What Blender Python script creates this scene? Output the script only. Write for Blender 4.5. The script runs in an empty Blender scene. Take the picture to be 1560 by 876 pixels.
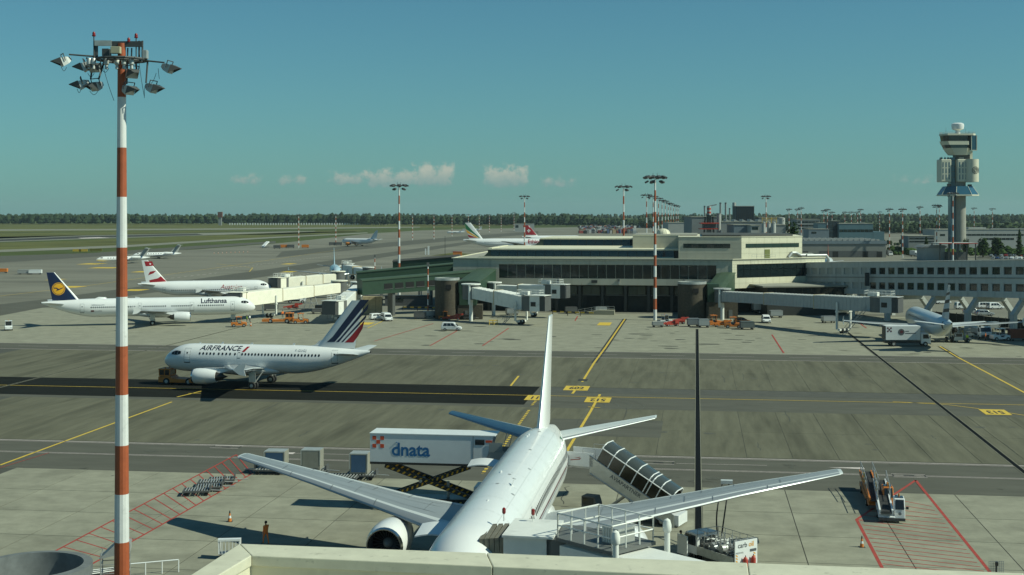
import bpy, bmesh, math, random
from math import sin, cos, pi, radians as R, sqrt, atan2
from mathutils import Vector, Matrix
random.seed(7)
C = bpy.context.scene.collection
S = bpy.context.scene
# ---------------------------------------------------------------- camera, world, sun, exposure
F, H, HY = 2000.0, 25.4, 324.0            # focal length (px of a 1560 px wide frame), eye height, horizon row
cam = bpy.data.cameras.new('camera'); co = bpy.data.objects.new('camera', cam); C.objects.link(co)
cam.sensor_width = 36; cam.lens = 36*F/1560; cam.shift_y = -(438-HY)/1560
cam.clip_start = 0.5; cam.clip_end = 60000
co.location = (0, 0, H); co.rotation_euler = (R(90), 0, 0); S.camera = co
S.view_settings.view_transform = 'Standard'; S.view_settings.look = 'None'
S.view_settings.exposure = EXPO = -0.1; S.view_settings.gamma = 1
SUN_AZ = atan2(.97, -.24); SUN_EL = R(42)
world = bpy.data.worlds.new('World'); S.world = world; world.use_nodes = True
def make_world():
    nt = world.node_tree; N = nt.nodes; L = nt.links
    for n in list(N): N.remove(n)
    out = N.new('ShaderNodeOutputWorld'); bg = N.new('ShaderNodeBackground'); bg.inputs[1].default_value = 0.080
    L.new(bg.outputs[0], out.inputs[0])
    sky = N.new('ShaderNodeTexSky'); sky.sky_type = 'NISHITA'; sky.sun_disc = False
    sky.sun_elevation = SUN_EL; sky.sun_rotation = SUN_AZ; sky.altitude = 200
    sky.air_density = 1.0; sky.dust_density = 0.25; sky.ozone_density = 2.0
    tint = N.new('ShaderNodeMix'); tint.data_type = 'RGBA'; tint.blend_type = 'MULTIPLY'; tint.inputs[0].default_value = 1
    L.new(sky.outputs[0], tint.inputs[6]); tint.inputs[7].default_value = (.42, .86, .88, 1)
    # a low bank of small cumulus far off near the horizon
    tc = N.new('ShaderNodeTexCoord'); sp = N.new('ShaderNodeSeparateXYZ'); L.new(tc.outputs['Generated'], sp.inputs[0])
    def m(op, a, b=None, c=None, clamp=False):
        n = N.new('ShaderNodeMath'); n.operation = op; n.use_clamp = clamp
        for i, v in enumerate((a, b, c)):
            if v is None: continue
            if isinstance(v, (int, float)): n.inputs[i].default_value = v
            else: L.new(v, n.inputs[i])
        return n.outputs[0]
    az = m('ARCTAN2', sp.outputs[0], sp.outputs[1]); el = m('ARCSINE', sp.outputs[2])
    hz = N.new('ShaderNodeMix'); hz.data_type = 'RGBA'; hz.inputs[7].default_value = (1.62, 3.65, 4.15, 1); L.new(tint.outputs[2], hz.inputs[6])
    L.new(m('MULTIPLY', m('POWER', 2.718, m('MULTIPLY', m('MAXIMUM', el, 0), -11.0)), .62), hz.inputs[0])
    cv = N.new('ShaderNodeCombineXYZ'); L.new(az, cv.inputs[0]); L.new(el, cv.inputs[1])
    no = N.new('ShaderNodeTexNoise'); no.inputs['Scale'].default_value = 130; no.inputs['Detail'].default_value = 6; no.inputs['Roughness'].default_value = .62
    L.new(cv.outputs[0], no.inputs['Vector'])
    tot = None
    # heaps of cloud: azimuth, base elevation, half width, height, density
    for a, e, w, h, d in ((-.093,.0215,.022,.0125,.95),(-.060,.0225,.018,.016,1.05),(-.005,.0220,.019,.0155,1.05),(-.125,.0225,.016,.009,.8),(.035,.0205,.016,.008,.6),(-.20,.022,.014,.008,.55),(-.166,.0215,.013,.008,.55),(.30,.0215,.02,.006,.4),(-.42,.022,.05,.01,.5),(.62,.024,.06,.012,.5),(1.2,.03,.1,.02,.6),(-1.3,.03,.1,.02,.6),(2.6,.03,.15,.02,.6),(-2.4,.03,.12,.02,.6)):
        da = m('DIVIDE', m('SUBTRACT', az, a), w); g = m('SUBTRACT', 1, m('MULTIPLY', da, da))
        up = m('DIVIDE', m('SUBTRACT', el, e), h)
        env = m('MINIMUM', m('MULTIPLY', g, 1.3), m('SUBTRACT', 1.15, up))
        bot = m('MULTIPLY_ADD', up, 2.6, .75, True)
        k = m('MULTIPLY', m('MULTIPLY', m('MAXIMUM', m('MINIMUM', env, 1), 0), bot), d)
        tot = k if tot is None else m('MAXIMUM', tot, k)
    nz = m('MULTIPLY_ADD', no.outputs[0], 3.0, -1.58)
    fac = m('MULTIPLY', m('MULTIPLY_ADD', tot, 1.25, m('SUBTRACT', nz, .10), False), m('MINIMUM', m('MULTIPLY', tot, 3), 1))
    fac = m('MULTIPLY', m('MAXIMUM', m('MINIMUM', m('MULTIPLY', fac, 1.5), 1), 0), .86)
    # cloud tops catch the sun, their bases stay grey
    cr = N.new('ShaderNodeMix'); cr.data_type = 'RGBA'; cr.inputs[6].default_value = (2.8, 4.5, 4.4, 1); cr.inputs[7].default_value = (6.2, 6.6, 5.6, 1)
    L.new(m('MULTIPLY_ADD', m('SUBTRACT', el, .020), 75, m('MULTIPLY', nz, .35), True), cr.inputs[0])
    mx = N.new('ShaderNodeMix'); mx.data_type = 'RGBA'; L.new(fac, mx.inputs[0]); L.new(hz.outputs[2], mx.inputs[6]); L.new(cr.outputs[2], mx.inputs[7])
    L.new(mx.outputs[2], bg.inputs[0])
make_world()
sl = bpy.data.lights.new('sun', 'SUN'); sl.energy = 5.0; sl.angle = R(.53); sl.color = (.93, 1.0, .80)
so = bpy.data.objects.new('sun', sl); C.objects.link(so)
sv = Vector((sin(SUN_AZ)*cos(SUN_EL), cos(SUN_AZ)*cos(SUN_EL), sin(SUN_EL)))
so.rotation_euler = sv.to_track_quat('Z', 'Y').to_euler(); so.location = (60, -20, 80)

# ---------------------------------------------------------------- helpers
def G(px, py, z=0.0):                      # the point of the plane at height z that a photo pixel looks at
    Y = F*(H-z)/(py-HY); return Vector(((px-780)*Y/F, Y, z))
def at(px, py, Y): return Vector(((px-780)*Y/F, Y, H-(py-HY)*Y/F))
D1 = Vector((.139, .990, 0)); D2 = Vector((.990, -.139, 0))   # the apron's own axes
RZ = -R(8)                                   # rotation of the apron frame (x along D2, y along D1)
def UV(u, v, z=0.0): return Vector((u*.990+v*.139, -u*.139+v*.990, z))
class MB:
    def __init__(s): s.v = []; s.f = []; s.m = []
    def add(s, vs, fs, mi=0):
        o = len(s.v); s.v += [tuple(p) for p in vs]; s.f += [tuple(i+o for i in f) for f in fs]
        s.m += [mi]*len(fs) if isinstance(mi, int) else list(mi); return s
    def box(s, c, d, rz=0, mi=0, ry=0, rx=0):
        M = Matrix.Rotation(rz, 3, 'Z') @ Matrix.Rotation(ry, 3, 'Y') @ Matrix.Rotation(rx, 3, 'X'); c = Vector(c)
        vs = [c + M @ Vector((x*d[0]/2, y*d[1]/2, z*d[2]/2)) for x in (-1,1) for y in (-1,1) for z in (-1,1)]
        return s.add(vs, [(0,1,3,2),(4,6,7,5),(0,4,5,1),(2,3,7,6),(0,2,6,4),(1,5,7,3)], mi)
    def bz(s, x0, x1, y0, y1, z0, z1, mi=0): return s.box(((x0+x1)/2,(y0+y1)/2,(z0+z1)/2),(x1-x0,y1-y0,z1-z0),0,mi)
    def tube(s, p0, p1, r0, r1=None, n=8, mi=0, caps=True):
        r1 = r0 if r1 is None else r1; p0 = Vector(p0); p1 = Vector(p1); d = (p1-p0)
        q = d.to_track_quat('Z', 'Y') if d.length > 1e-9 else Matrix.Identity(3).to_quaternion()
        rings = [[p + q @ Vector((r*cos(2*pi*i/n), r*sin(2*pi*i/n), 0)) for i in range(n)] for p, r in ((p0,r0),(p1,r1))]
        return s.loft(rings, mi, caps)
    def path(s, pts, r, n=6, mi=0):
        for a, b in zip(pts, pts[1:]): s.tube(a, b, r, r, n, mi)
        return s
    def loft(s, rings, mi=0, caps=True, closed=True):
        n = len(rings[0]); vs = [p for r in rings for p in r]; fs = []; ms = []
        for k in range(len(rings)-1):
            for i in range(n if closed else n-1):
                j = (i+1) % n; fs.append((k*n+i, k*n+j, (k+1)*n+j, (k+1)*n+i))
                ms.append(mi(k, i) if callable(mi) else mi)
        if caps:
            fs.append(tuple(range(n-1,-1,-1))); ms.append(mi(0,0) if callable(mi) else mi)
            fs.append(tuple((len(rings)-1)*n+i for i in range(n))); ms.append(mi(len(rings)-2,0) if callable(mi) else mi)
        return s.add(vs, fs, ms)
    def lathe(s, prof, n=20, M=None, mi=0, caps=False):     # profile (r, t) about local +x when M is given as a Matrix
        M = M or Matrix.Identity(4)
        rings = [[M @ Vector((t, r*cos(2*pi*i/n), r*sin(2*pi*i/n))) for i in range(n)] for r, t in prof]
        return s.loft(rings, mi, caps)
    def prism(s, poly, z0, z1, mi=0):                        # plan polygon raised from z0 to z1
        return s.loft([[Vector((x,y,z)) for x, y in [(p[0],p[1]) for p in poly]] for z in (z0,z1)], mi)
    def side(s, poly, y0, y1, mi=0):                         # (x,z) outline given thickness in y
        return s.loft([[Vector((x,y,z)) for x, z in poly] for y in (y1,y0)], mi)
    def disc(s, c, r, ax='x', n=12, mi=0):
        c = Vector(c); f = {'x':lambda a: Vector((0,cos(a),sin(a))),'y':lambda a: Vector((cos(a),0,sin(a))),'z':lambda a: Vector((cos(a),sin(a),0))}[ax]
        return s.add([c+r*f(2*pi*i/n) for i in range(n)], [tuple(range(n))], mi)
    def xf(s, M):
        s.v = [tuple(M @ Vector(p)) for p in s.v]; return s
    def build(s, name, mats, parent=None, smooth=None, bevel=0, label=None, kind=None):
        me = bpy.data.meshes.new(name); me.from_pydata(s.v, [], s.f)
        for m in (mats if isinstance(mats, (list, tuple)) else [mats]): me.materials.append(m)
        if any(s.m): me.polygons.foreach_set('material_index', s.m)
        if smooth:
            me.polygons.foreach_set('use_smooth', [True]*len(me.polygons)); me.set_sharp_from_angle(angle=R(smooth))
        me.update()
        o = bpy.data.objects.new(name, me); C.objects.link(o)
        if parent: o.parent = parent
        if bevel:
            b = o.modifiers.new('edge', 'BEVEL'); b.width = bevel; b.segments = 2; b.limit_method = 'ANGLE'; b.angle_limit = R(40)
        if label: o['label'] = label
        if kind: o['kind'] = kind
        return o
def thing(name, label, cat, loc=(0,0,0), rz=0, group=None):
    o = bpy.data.objects.new(name, None); C.objects.link(o); o.empty_display_size = .5
    o.location = loc; o.rotation_euler = (0, 0, rz); o['label'] = label; o['category'] = cat
    if group: o['group'] = group
    return o
def tag(o, label, cat, group=None):
    o['label'] = label; o['category'] = cat
    if group: o['group'] = group
    return o
KIDS = {}
def copy_tree(o, parent=None):
    c = o.copy(); C.objects.link(c)
    if parent: c.parent = parent
    for ch in (o.children if o.name not in KIDS else KIDS[o.name]): copy_tree(ch, c)
    return c
def dup(o, loc, rz, label, group=None):
    c = copy_tree(o); c.location = loc; c.rotation_euler = (0, 0, rz); c['label'] = label
    if group: c['group'] = group
    return c
# ---------------------------------------------------------------- materials
def mat(name, col, rough=.6, metal=0, var=.0, scale=1.0, spec=.5, bump=0, rnd=0, stain=None, coat=0, stretch=None, trans=0, world=False):
    m = bpy.data.materials.new(name); m.use_nodes = True; nt = m.node_tree; N = nt.nodes; L = nt.links; b = N['Principled BSDF']
    b.inputs['Roughness'].default_value = rough; b.inputs['Metallic'].default_value = metal; b.inputs['Specular IOR Level'].default_value = spec
    b.inputs['Coat Weight'].default_value = coat
    b.inputs['Base Color'].default_value = (*col, 1); m.diffuse_color = (*col, 1)
    if trans: b.inputs['Transmission Weight'].default_value = trans
    if not (var or rnd or bump or stain): return m
    tc = N.new('ShaderNodeTexCoord'); vec = tc.outputs['Object']
    if world: vec = N.new('ShaderNodeNewGeometry').outputs['Position']
    if stretch:
        mp = N.new('ShaderNodeMapping'); mp.vector_type = 'TEXTURE'; L.new(vec, mp.inputs[0]); mp.inputs['Scale'].default_value = [1/q for q in stretch[:3]]
        if len(stretch) > 3: mp.inputs['Rotation'].default_value = (0, 0, -stretch[3])
        vec = mp.outputs[0]
    no = N.new('ShaderNodeTexNoise'); no.inputs['Scale'].default_value = scale; no.inputs['Detail'].default_value = 8; no.inputs['Roughness'].default_value = .65
    L.new(vec, no.inputs['Vector'])
    mr = N.new('ShaderNodeMapRange'); L.new(no.outputs[0], mr.inputs[0]); mr.inputs[1].default_value = .3; mr.inputs[2].default_value = .7
    mr.inputs[3].default_value = 1-var; mr.inputs[4].default_value = 1+var
    fac = mr.outputs[0]
    def mul(a, bb):
        n = N.new('ShaderNodeMath'); n.operation = 'MULTIPLY'; L.new(a, n.inputs[0])
        if isinstance(bb, float): n.inputs[1].default_value = bb
        else: L.new(bb, n.inputs[1])
        return n.outputs[0]
    if rnd:
        oi = N.new('ShaderNodeObjectInfo'); r2 = N.new('ShaderNodeMapRange'); L.new(oi.outputs['Random'], r2.inputs[0])
        r2.inputs[3].default_value = 1-rnd; r2.inputs[4].default_value = 1+rnd; fac = mul(fac, r2.outputs[0])
    if stain:                                # (scale, threshold, darkening)
        n2 = N.new('ShaderNodeTexNoise'); n2.inputs['Scale'].default_value = stain[0]; n2.inputs['Detail'].default_value = 5; L.new(vec, n2.inputs['Vector'])
        r3 = N.new('ShaderNodeMapRange'); L.new(n2.outputs[0], r3.inputs[0]); r3.inputs[1].default_value = stain[1]; r3.inputs[2].default_value = stain[1]+.12
        r3.inputs[3].default_value = 1; r3.inputs[4].default_value = stain[2]; fac = mul(fac, r3.outputs[0])
    sc = N.new('ShaderNodeMix'); sc.data_type = 'RGBA'; sc.blend_type = 'MULTIPLY'; sc.inputs[0].default_value = 1; sc.inputs[6].default_value = (*col, 1)
    L.new(fac, sc.inputs[7]); L.new(sc.outputs[2], b.inputs['Base Color'])
    if bump:
        bp = N.new('ShaderNodeBump'); bp.inputs['Strength'].default_value = bump; bp.inputs['Distance'].default_value = .02; L.new(no.outputs[0], bp.inputs['Height']); L.new(bp.outputs[0], b.inputs['Normal'])
    return m
CON = mat('concrete_light', (.258,.25,.192), .9, var=.16, scale=.35, stain=(.16,.60,.80), spec=.2, bump=.3)
CONS = mat('concrete_slab', (.258,.25,.192), .9, var=.19, scale=.45, stain=(.12,.55,.80), rnd=.055, spec=.2, bump=.3, world=True)
STRIP = mat('concrete_worn', (.124,.119,.083), .9, var=.2, scale=.9, stain=(.30,.54,.74), rnd=.05, spec=.2, stretch=(1,.10,1,R(8)), bump=.3, world=True)
JOINT = mat('joint', (.062,.062,.05), .95, var=.1, scale=1)
ASPH = mat('asphalt_grey', (.098,.096,.078), .9, var=.16, scale=.5, stain=(.3,.6,.8), spec=.2, stretch=(.25,1,1,R(8)), bump=.3)
ASPHD = mat('asphalt_new', (.016,.017,.015), .9, var=.2, scale=.6, spec=.05, stretch=(.2,1,1,R(8)), bump=.3)
APRF = mat('apron_far', (.175,.168,.135), .9, var=.22, scale=.02, stain=(.05,.56,.72), spec=.2, stretch=(.35,1,1,R(8)))
GRASS = mat('grass', (.112,.115,.040), .95, var=.35, scale=.03, stain=(.012,.52,.7), spec=.1, stretch=(.4,1,1))
RUNW = mat('runway_asphalt', (.05,.05,.045), .9, var=.15, scale=.02, spec=.2)
EARTH = mat('earth', (.07,.088,.03), .95, var=.3, scale=.01, spec=.1)
YEL = mat('yellow_paint', (.62,.42,.05), .7, var=.22, scale=3, stain=(5,.58,.6))
WHL = mat('white_line_paint', (.58,.50,.47), .7, var=.22, scale=2)
REDL = mat('red_paint', (.34,.045,.03), .75, var=.25, scale=2)
BLK = mat('black_paint', (.03,.03,.028), .8, var=.1)
WHITE = mat('white_paint', (.74,.74,.725), .35, var=.03, scale=.4)
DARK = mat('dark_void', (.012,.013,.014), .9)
RUB = mat('rubber', (.022,.022,.022), .85)
STEEL = mat('galvanised_steel', (.42,.43,.42), .5, metal=.6, var=.12, scale=2)
GREY = mat('grey_paint', (.30,.31,.30), .55, var=.08)
DGREY = mat('dark_grey_paint', (.085,.088,.088), .6, var=.12)
ORANGE = mat('orange_paint', (.55,.17,.025), .5, var=.15, scale=2)
REDP = mat('red_vehicle_paint', (.42,.05,.03), .5, var=.12)
GLASS = mat('dark_glass', (.012,.018,.022), .06, spec=.8)
CABG = mat('vehicle_glass', (.018,.024,.028), .08, spec=.6)
YELV = mat('yellow_vehicle', (.6,.4,.05), .5, var=.1)
HIVIS = mat('hi_vis_yellow', (.45,.62,.06), .8)
HIVO = mat('hi_vis_orange', (.90,.22,.04), .8)
SKIN = mat('skin', (.42,.25,.17), .6)
NAVY = mat('navy_cloth', (.02,.025,.045), .9)
HAIR = mat('dark_hair', (.02,.015,.012), .8)
BLUEC = mat('blue_container', (.05,.11,.20), .6, var=.15)
ALU = mat('aluminium', (.50,.51,.48), .45, metal=.5, var=.15, scale=1.5)
RUST = mat('rusty_beige', (.48,.40,.26), .7, var=.15)
# ---------------------------------------------------------------- the ground
def sheet(name, pts, z, m, thick=0, kind='structure', parent=None, label=None):
    b = MB(); n = len(pts)
    if thick: b.prism(pts, z-thick, z)
    else: b.add([(p[0],p[1],z) for p in pts], [tuple(range(n))])
    o = b.build(name, m, parent, kind=kind)
    if b and not thick and o.data.polygons[0].normal.z < 0: o.data.flip_normals()
    return o
def uvrect(u0, u1, v0, v1): return [UV(u0,v0), UV(u1,v0), UV(u1,v1), UV(u0,v1)]
terrain = sheet('terrain', [(-8000,-600),(8000,-600),(8000,9500),(-8000,9500)], -.06, EARTH)
apron = sheet('apron', [(-420,-60),(420,-60),(620,900)]+[tuple(G(*q)[:2]) for q in ((1300,352),(1050,346.5),(880,346),(760,348),(640,351),(560,356),(430,370),(300,380),(120,388),(0,391))]+[(-520,560)], 0, APRF)
for o in (apron,): pass
# light concrete round the terminal building
near = sheet('terminal_apron', uvrect(-190,190,240,330), .004, CON)
sub = sheet('slab_bed', uvrect(-100,100,60,122.6), .004, JOINT)
# near stand: separate cast slabs, 7.5 m by 8 m, dark joints between
rs = random.Random(3); cache = {}
def slab(w, l, name, m, parent, u, v, top, th=.02):
    k = (round(w,2), round(l,2), name)
    if k not in cache:
        cache[k] = MB().bz(-w/2, w/2, -l/2, l/2, -th, 0).build(name, m, parent); o = cache[k]
    else:
        o = cache[k].copy(); C.objects.link(o)
    o.location = UV(u, v, top + rs.uniform(-.0012, .0012)); o.rotation_euler = (0, 0, RZ)
    return o
ve = [81.2, 89.2, 97.2, 105.2, 113.2, 122.6]
for i in range(-9, 9):
    for a, b in zip(ve, ve[1:]):
        slab(7.42, b-a-.08, 'concrete_slab', CONS, sub, .5+7.5*i+3.75, (a+b)/2, .026)
# long worn paving lanes either side of the taxiway
lane1 = sheet('paving_bed', uvrect(-110,100,138.2,170), .004, JOINT)
lane2 = sheet('paving_bed', uvrect(-160,130,190.4,230), .004, JOINT)
for i in range(-20, 17):
    for a, b in ((138.2,154.1),(154.1,170)):
        slab(4.64, b-a-.04, 'paving_lane', STRIP, lane1, .5+4.7*i+2.35, (a+b)/2, .022)
for i in range(-24, 21):
    for a, b in ((190.4,210.2),(210.2,230)):
        slab(5.15, b-a-.04, 'paving_lane', STRIP, lane2, .5+5.2*i+2.6, (a+b)/2, .022)
sheet('service_road', uvrect(-160,150,122.7,138), .010, ASPH)
sheet('service_road', uvrect(-210,210,230.1,239.9), .010, ASPH)
sheet('taxiway', uvrect(-220,220,170.1,190.3), .010, ASPH)
sheet('taxiway_patch', uvrect(-150,-22.6,172.2,190.2), .016, ASPHD)
sheet('taxiway_patch', uvrect(-17.5,-4,149,161), .0262, ASPH)
sheet('taxiway_patch', uvrect(-22.4,160,184.6,190.2), .0165, mat('asphalt_worn', (.072,.071,.058), .9, var=.2, scale=.5))
# slot drains
dr = mat('drain_grating', (.010,.012,.014), .9, var=.2, scale=3, spec=.03)
for u, w, v0, v1 in ((.16,.60,95,289),(31.75,.55,95,292),(-100.2,.34,150,292)):
    b = MB(); b.bz(-w/2, w/2, 0, v1-v0, 0, .012)
    for s in (-1, 1): b.bz(s*w/2-.03, s*w/2+.03, 0, v1-v0, 0, .016, 1)
    o = b.build('slot_drain', [dr, CON], kind='structure'); o.location = UV(u, v0, .026); o.rotation_euler = (0, 0, RZ)
# ---- painted markings
ZM = .034
def line(name, pts, w, m, z=ZM, parent=None, edge=None):
    b = MB()
    def seg(pts, w, z, mi):
        for p, q in zip(pts, pts[1:]):
            p = Vector((p[0],p[1],0)); q = Vector((q[0],q[1],0)); d = (q-p).normalized(); n = Vector((-d.y, d.x, 0))*w/2
            b.add([p-n+Vector((0,0,z)), q-n+Vector((0,0,z)), q+n+Vector((0,0,z)), p+n+Vector((0,0,z))], [(0,1,2,3)], mi)
    if edge: seg(pts, w*3.0, z-.003, 1)
    seg(pts, w, z, 0)
    return b.build(name, [m, BLK] if edge else m, parent, kind='structure')
def dashes(name, p, q, w, m, on, off, z=ZM):
    b = MB(); p = Vector((p[0],p[1],z)); q = Vector((q[0],q[1],z)); d = (q-p).normalized(); n = Vector((-d.y,d.x,0))*w/2; t = 0; Lg = (q-p).length
    while t < Lg:
        a = p+d*t; c = p+d*min(t+on, Lg); b.add([a-n, c-n, c+n, a+n], [(0,1,2,3)]); t += on+off
    return b.build(name, m, kind='structure')
for v, w in ((137.5,.20),(136.95,.10),(130.9,.11),(130.5,.09)): line('road_edge_line', [UV(-150,v), UV(140,v)], w, WHL)
for v, w in ((229.6,.2),(239.4,.16)): line('road_edge_line', [UV(-200,v), UV(200,v)], w, WHL)
dashes('road_centre_line', UV(-200,234.8), UV(200,234.8), .12, WHL, 6, 6)
for u in (-44,-2,46): line('road_arrow', [UV(u,133.9), UV(u+9,134.1)], .09, WHL); 
for u in (-36.5,22,72):
    b = MB(); b.add([UV(u-9,133.9,ZM+.001), UV(u-5.5,133.4,ZM+.001), UV(u-5.5,134.4,ZM+.001)], [(0,1,2)]); b.build('road_arrow', WHL, kind='structure')
line('taxi_centre_line', [UV(-190,181), UV(190,181)], .22, YEL)
line('stand_lead_in_line', [G(952,486), G(922,530), G(905,553)], .35, YEL, edge=True)
line('stand_lead_in_line', [G(905,553), G(887,582)], .35, YEL)
line('stand_lead_in_line', [G(881,588), G(872,600)], .35, YEL)
line('stand_lead_in_line', [G(914,601), G(899,628), G(862,690), G(790,812)], .34, YEL)
line('stand_lead_in_line', [G(0,709), G(130,661), G(262,612.5)], .3, YEL)
line('stand_lead_in_line', [G(270,605), G(287,601), G(307,596)], .3, YEL)
line('stand_lead_in_line', [G(287,599.5), G(306,599.3)], .25, YEL)
line('stand_lead_in_line', [G(1432,528), G(1460,545)], .3, YEL, edge=True)
line('stand_lead_in_line', [G(1460,545), G(1500,566), G(1575,606)], .34, YEL)
line('stand_lead_in_line', [G(1360,612), G(1445,617), G(1492,623)], .22, YEL)
line('stand_lead_in_line', [G(1535,629), G(1580,636)], .22, YEL)
line('stop_bar', [G(896,620), G(914,621.5)], .3, YEL); line('stop_bar', [G(802,608), G(819,609)], .2, YEL)
dashes('dashed_stand_line', G(806,625), G(764,684), .34, YEL, .75, .6)
dashes('dashed_stand_line', G(816,611), G(810,618), .34, YEL, .75, .6)
dashes('dashed_stand_line', G(764,684), G(735,722), .34, YEL, .75, .6)
line('stand_lead_in_line', [G(560,500), G(590,486)], .3, YEL); line('stand_lead_in_line', [G(470,548), G(520,522)], .28, YEL)
line('stand_lead_in_line', [G(778,588), G(790,573)], .3, YEL)
def text_mb(s, size, bold=0.0, shear=0, spacing=1.0):
    cu = bpy.data.curves.new('t', 'FONT'); cu.body = s; cu.size = size; cu.offset = bold*size; cu.shear = shear; cu.space_character = spacing; cu.align_x = 'CENTER'; cu.align_y = 'CENTER'; cu.resolution_u = 3
    o = bpy.data.objects.new('t', cu); C.objects.link(o); dg = bpy.context.evaluated_depsgraph_get(); dg.update()
    me = bpy.data.meshes.new_from_object(o.evaluated_get(dg)); b = MB()
    b.v = [tuple(v.co) for v in me.vertices]; b.f = [tuple(p.vertices) for p in me.polygons]; b.m = [0]*len(b.f)
    bpy.data.objects.remove(o); bpy.data.curves.remove(cu); bpy.data.meshes.remove(me)
    return b
def plate(u, v, w, l, s, rot, name='stand_number_marking'):
    c = UV(u, v, ZM); b = MB().bz(-w/2, w/2, -l/2, l/2, 0, .005)
    o = b.build(name, YEL, kind='structure'); o.location = c; o.rotation_euler = (0, 0, RZ)
    if s:
        t = text_mb(s, 1.5, .035); t.xf(Matrix.Translation((0,0,.009)) @ Matrix.Rotation(rot, 4, 'Z') @ Matrix.Diagonal((.95,2.3,1,1)))
        t.build('stand_number', BLK, o)
def puv(px, py):
    p = G(px, py); return (p.x*.990-p.y*.139, p.x*.139+p.y*.990)
plate(*puv(878.5,591.5), 3.5, 4.8, '602', 0)
plate(*puv(911,609.3), 3.4, 4.8, '512', pi)
plate(*puv(819,606), 3.2, 4.8, '511', pi)
plate(*puv(1516,628), 3.2, 4.6, '513', pi)
plate(*puv(921,493.5), 2.9, 8, '', 0); plate(*puv(557,493), 3, 6, '', 0)
def quad(name, pts, m, z=ZM): return sheet(name, [G(*p) for p in pts], z, m)
quad('stand_marking', [(882,577.5),(896,578),(894,581),(880,580.5)], BLK, ZM+.002)
# red hatched equipment areas
def lerp(a, b, t): return a+(b-a)*t
A0, A1, B0, B1 = G(88,838), G(360,693), G(200,826), G(384,722)
A0b = A0 + (A0-A1)*.25; B0b = B0 + (B0-B1)*.5
line('equipment_area_line', [A0b, A1], .19, REDL); line('equipment_area_line', [B0b, B1], .19, REDL)
n = 24
for i in range(n):
    t = i/(n-1); p = lerp(A0b, A1, t); q = lerp(B0b, B1, t)
    line('equipment_area_hatch', [p, q], .13, REDL, ZM-.002)
Ax = G(1395,732)
line('equipment_area_line', [Ax, G(1505,868), G(1530,900)], .26, REDL); line('equipment_area_line', [Ax, G(1305,792), G(1345,868), G(1360,900)], .26, REDL)
pl = [G(1305,792), G(1345,868), G(1360,900)]; 
for i in range(24):
    t = i/23; py = 742+i*6.6
    xr = 1395+(py-732)*110/136.; xl = 1395-(py-732)*1.5 if py < 792 else 1305+(py-792)*40/76.
    if i > 2: line('equipment_area_hatch', [G(max(xl,1306),py-8 if py>800 else py-3), G(xr,py+10)], .15, REDL, ZM-.002)
for pts in ([(570,520),(660,493)],[(735,527),(775,500)],[(876,489),(880,482)],[(1176,510),(1194,538)],[(655,527),(700,502)],[(1306,490),(1320,500)]): line('stand_red_line', [G(*p) for p in pts], .28, REDL)
line('equipment_area_line', [G(0,713), G(75,690)], .12, REDL)
# tyre marks and long skid arcs
ty = mat('tyre_rubber_mark', (.095,.097,.08), .9)
for r_ in (13, 17, 21, 25): 
    c = puv(838,612); line('tyre_mark', [UV(c[0]+r_*.42*cos(a)+2.2, c[1]-3+r_*.36*sin(a)*1.0) for a in [R(-40+8*k) for k in range(14)]], .10, ty, ZM-.006)
# ---- far field, grass and runways
def gpoly(name, px, z, m): return sheet(name, [G(*p) for p in px], z, m)
gpoly('grass', [(-900,352),(-900,344),(-900,340.5),(620,340.5),(820,342),(700,346),(430,349),(150,352.5),(-100,356)], .03, GRASS)
gpoly('grass', [(-900,378),(-60,368.5),(0,366),(150,361),(310,356.5),(470,352),(560,350),(540,353),(420,357),(180,360.3),(-60,363),(-900,370)][::-1], .03, GRASS)
gpoly('grass', [(-700,375),(-60,366),(0,364.5),(130,359.5),(300,354.2),(400,351),(300,351.5),(120,354),(-60,356),(-700,362)], .03, GRASS)
gpoly('grass', [(-400,398),(-60,386),(0,383),(100,379.5),(180,376),(260,370.5),(300,368),(400,361.5),(500,356),(555,352),(470,353.5),(330,358.5),(180,364),(80,368),(-60,371.5),(-400,380)], .03, GRASS)
gpoly('runway', [(-900,371.5),(-60,369.6),(0,367.6),(130,363),(310,358),(300,356),(120,360),(0,364.8),(-60,366.2),(-900,370)], .06, RUNW)
gpoly('taxi_road', [(-300,409),(0,400),(140,391.5),(300,379),(420,370),(420,367.5),(300,374.5),(140,385.5),(0,390),(-300,398)], .04, ASPH)
gpoly('taxi_road', [(-100,493),(0,481),(80,466),(330,433),(560,396),(720,371),(720,367),(560,389),(330,421),(60,457),(-100,475)], .03, ASPH)
gpoly('taxi_road', [(420,392),(700,366),(820,356),(820,352),(690,361),(430,383)], .03, ASPH)
gpoly('grass', [(655,389.5),(690,385),(735,388),(690,389.5)], .03, GRASS)
line('taxi_centre_line', [G(-100,463), G(120,437), G(330,408), G(520,380)], .35, YEL)
for px, py, w, l in ((108,437,14,9),(205,442,12,9),(140,402,18,14),(160,408,22,11),(215,414,10,10),(40,391,14,20),(440,414,9,10),(85,426,8,9),(440,402,9,12)):
    u, v = puv(px, py); plate(u, v, w*.55, l, '', 0, 'taxiway_sign_marking')
line('taxi_centre_line', [G(330,402), G(385,408), G(380,414)], .35, YEL)
for pts in ([(330,411),(420,399),(520,388)],[(395,430),(520,408)],[(250,425),(330,416)]): dashes('apron_dashes', G(*pts[0]), G(*pts[-1]), .5, WHL, 3, 3)

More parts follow.
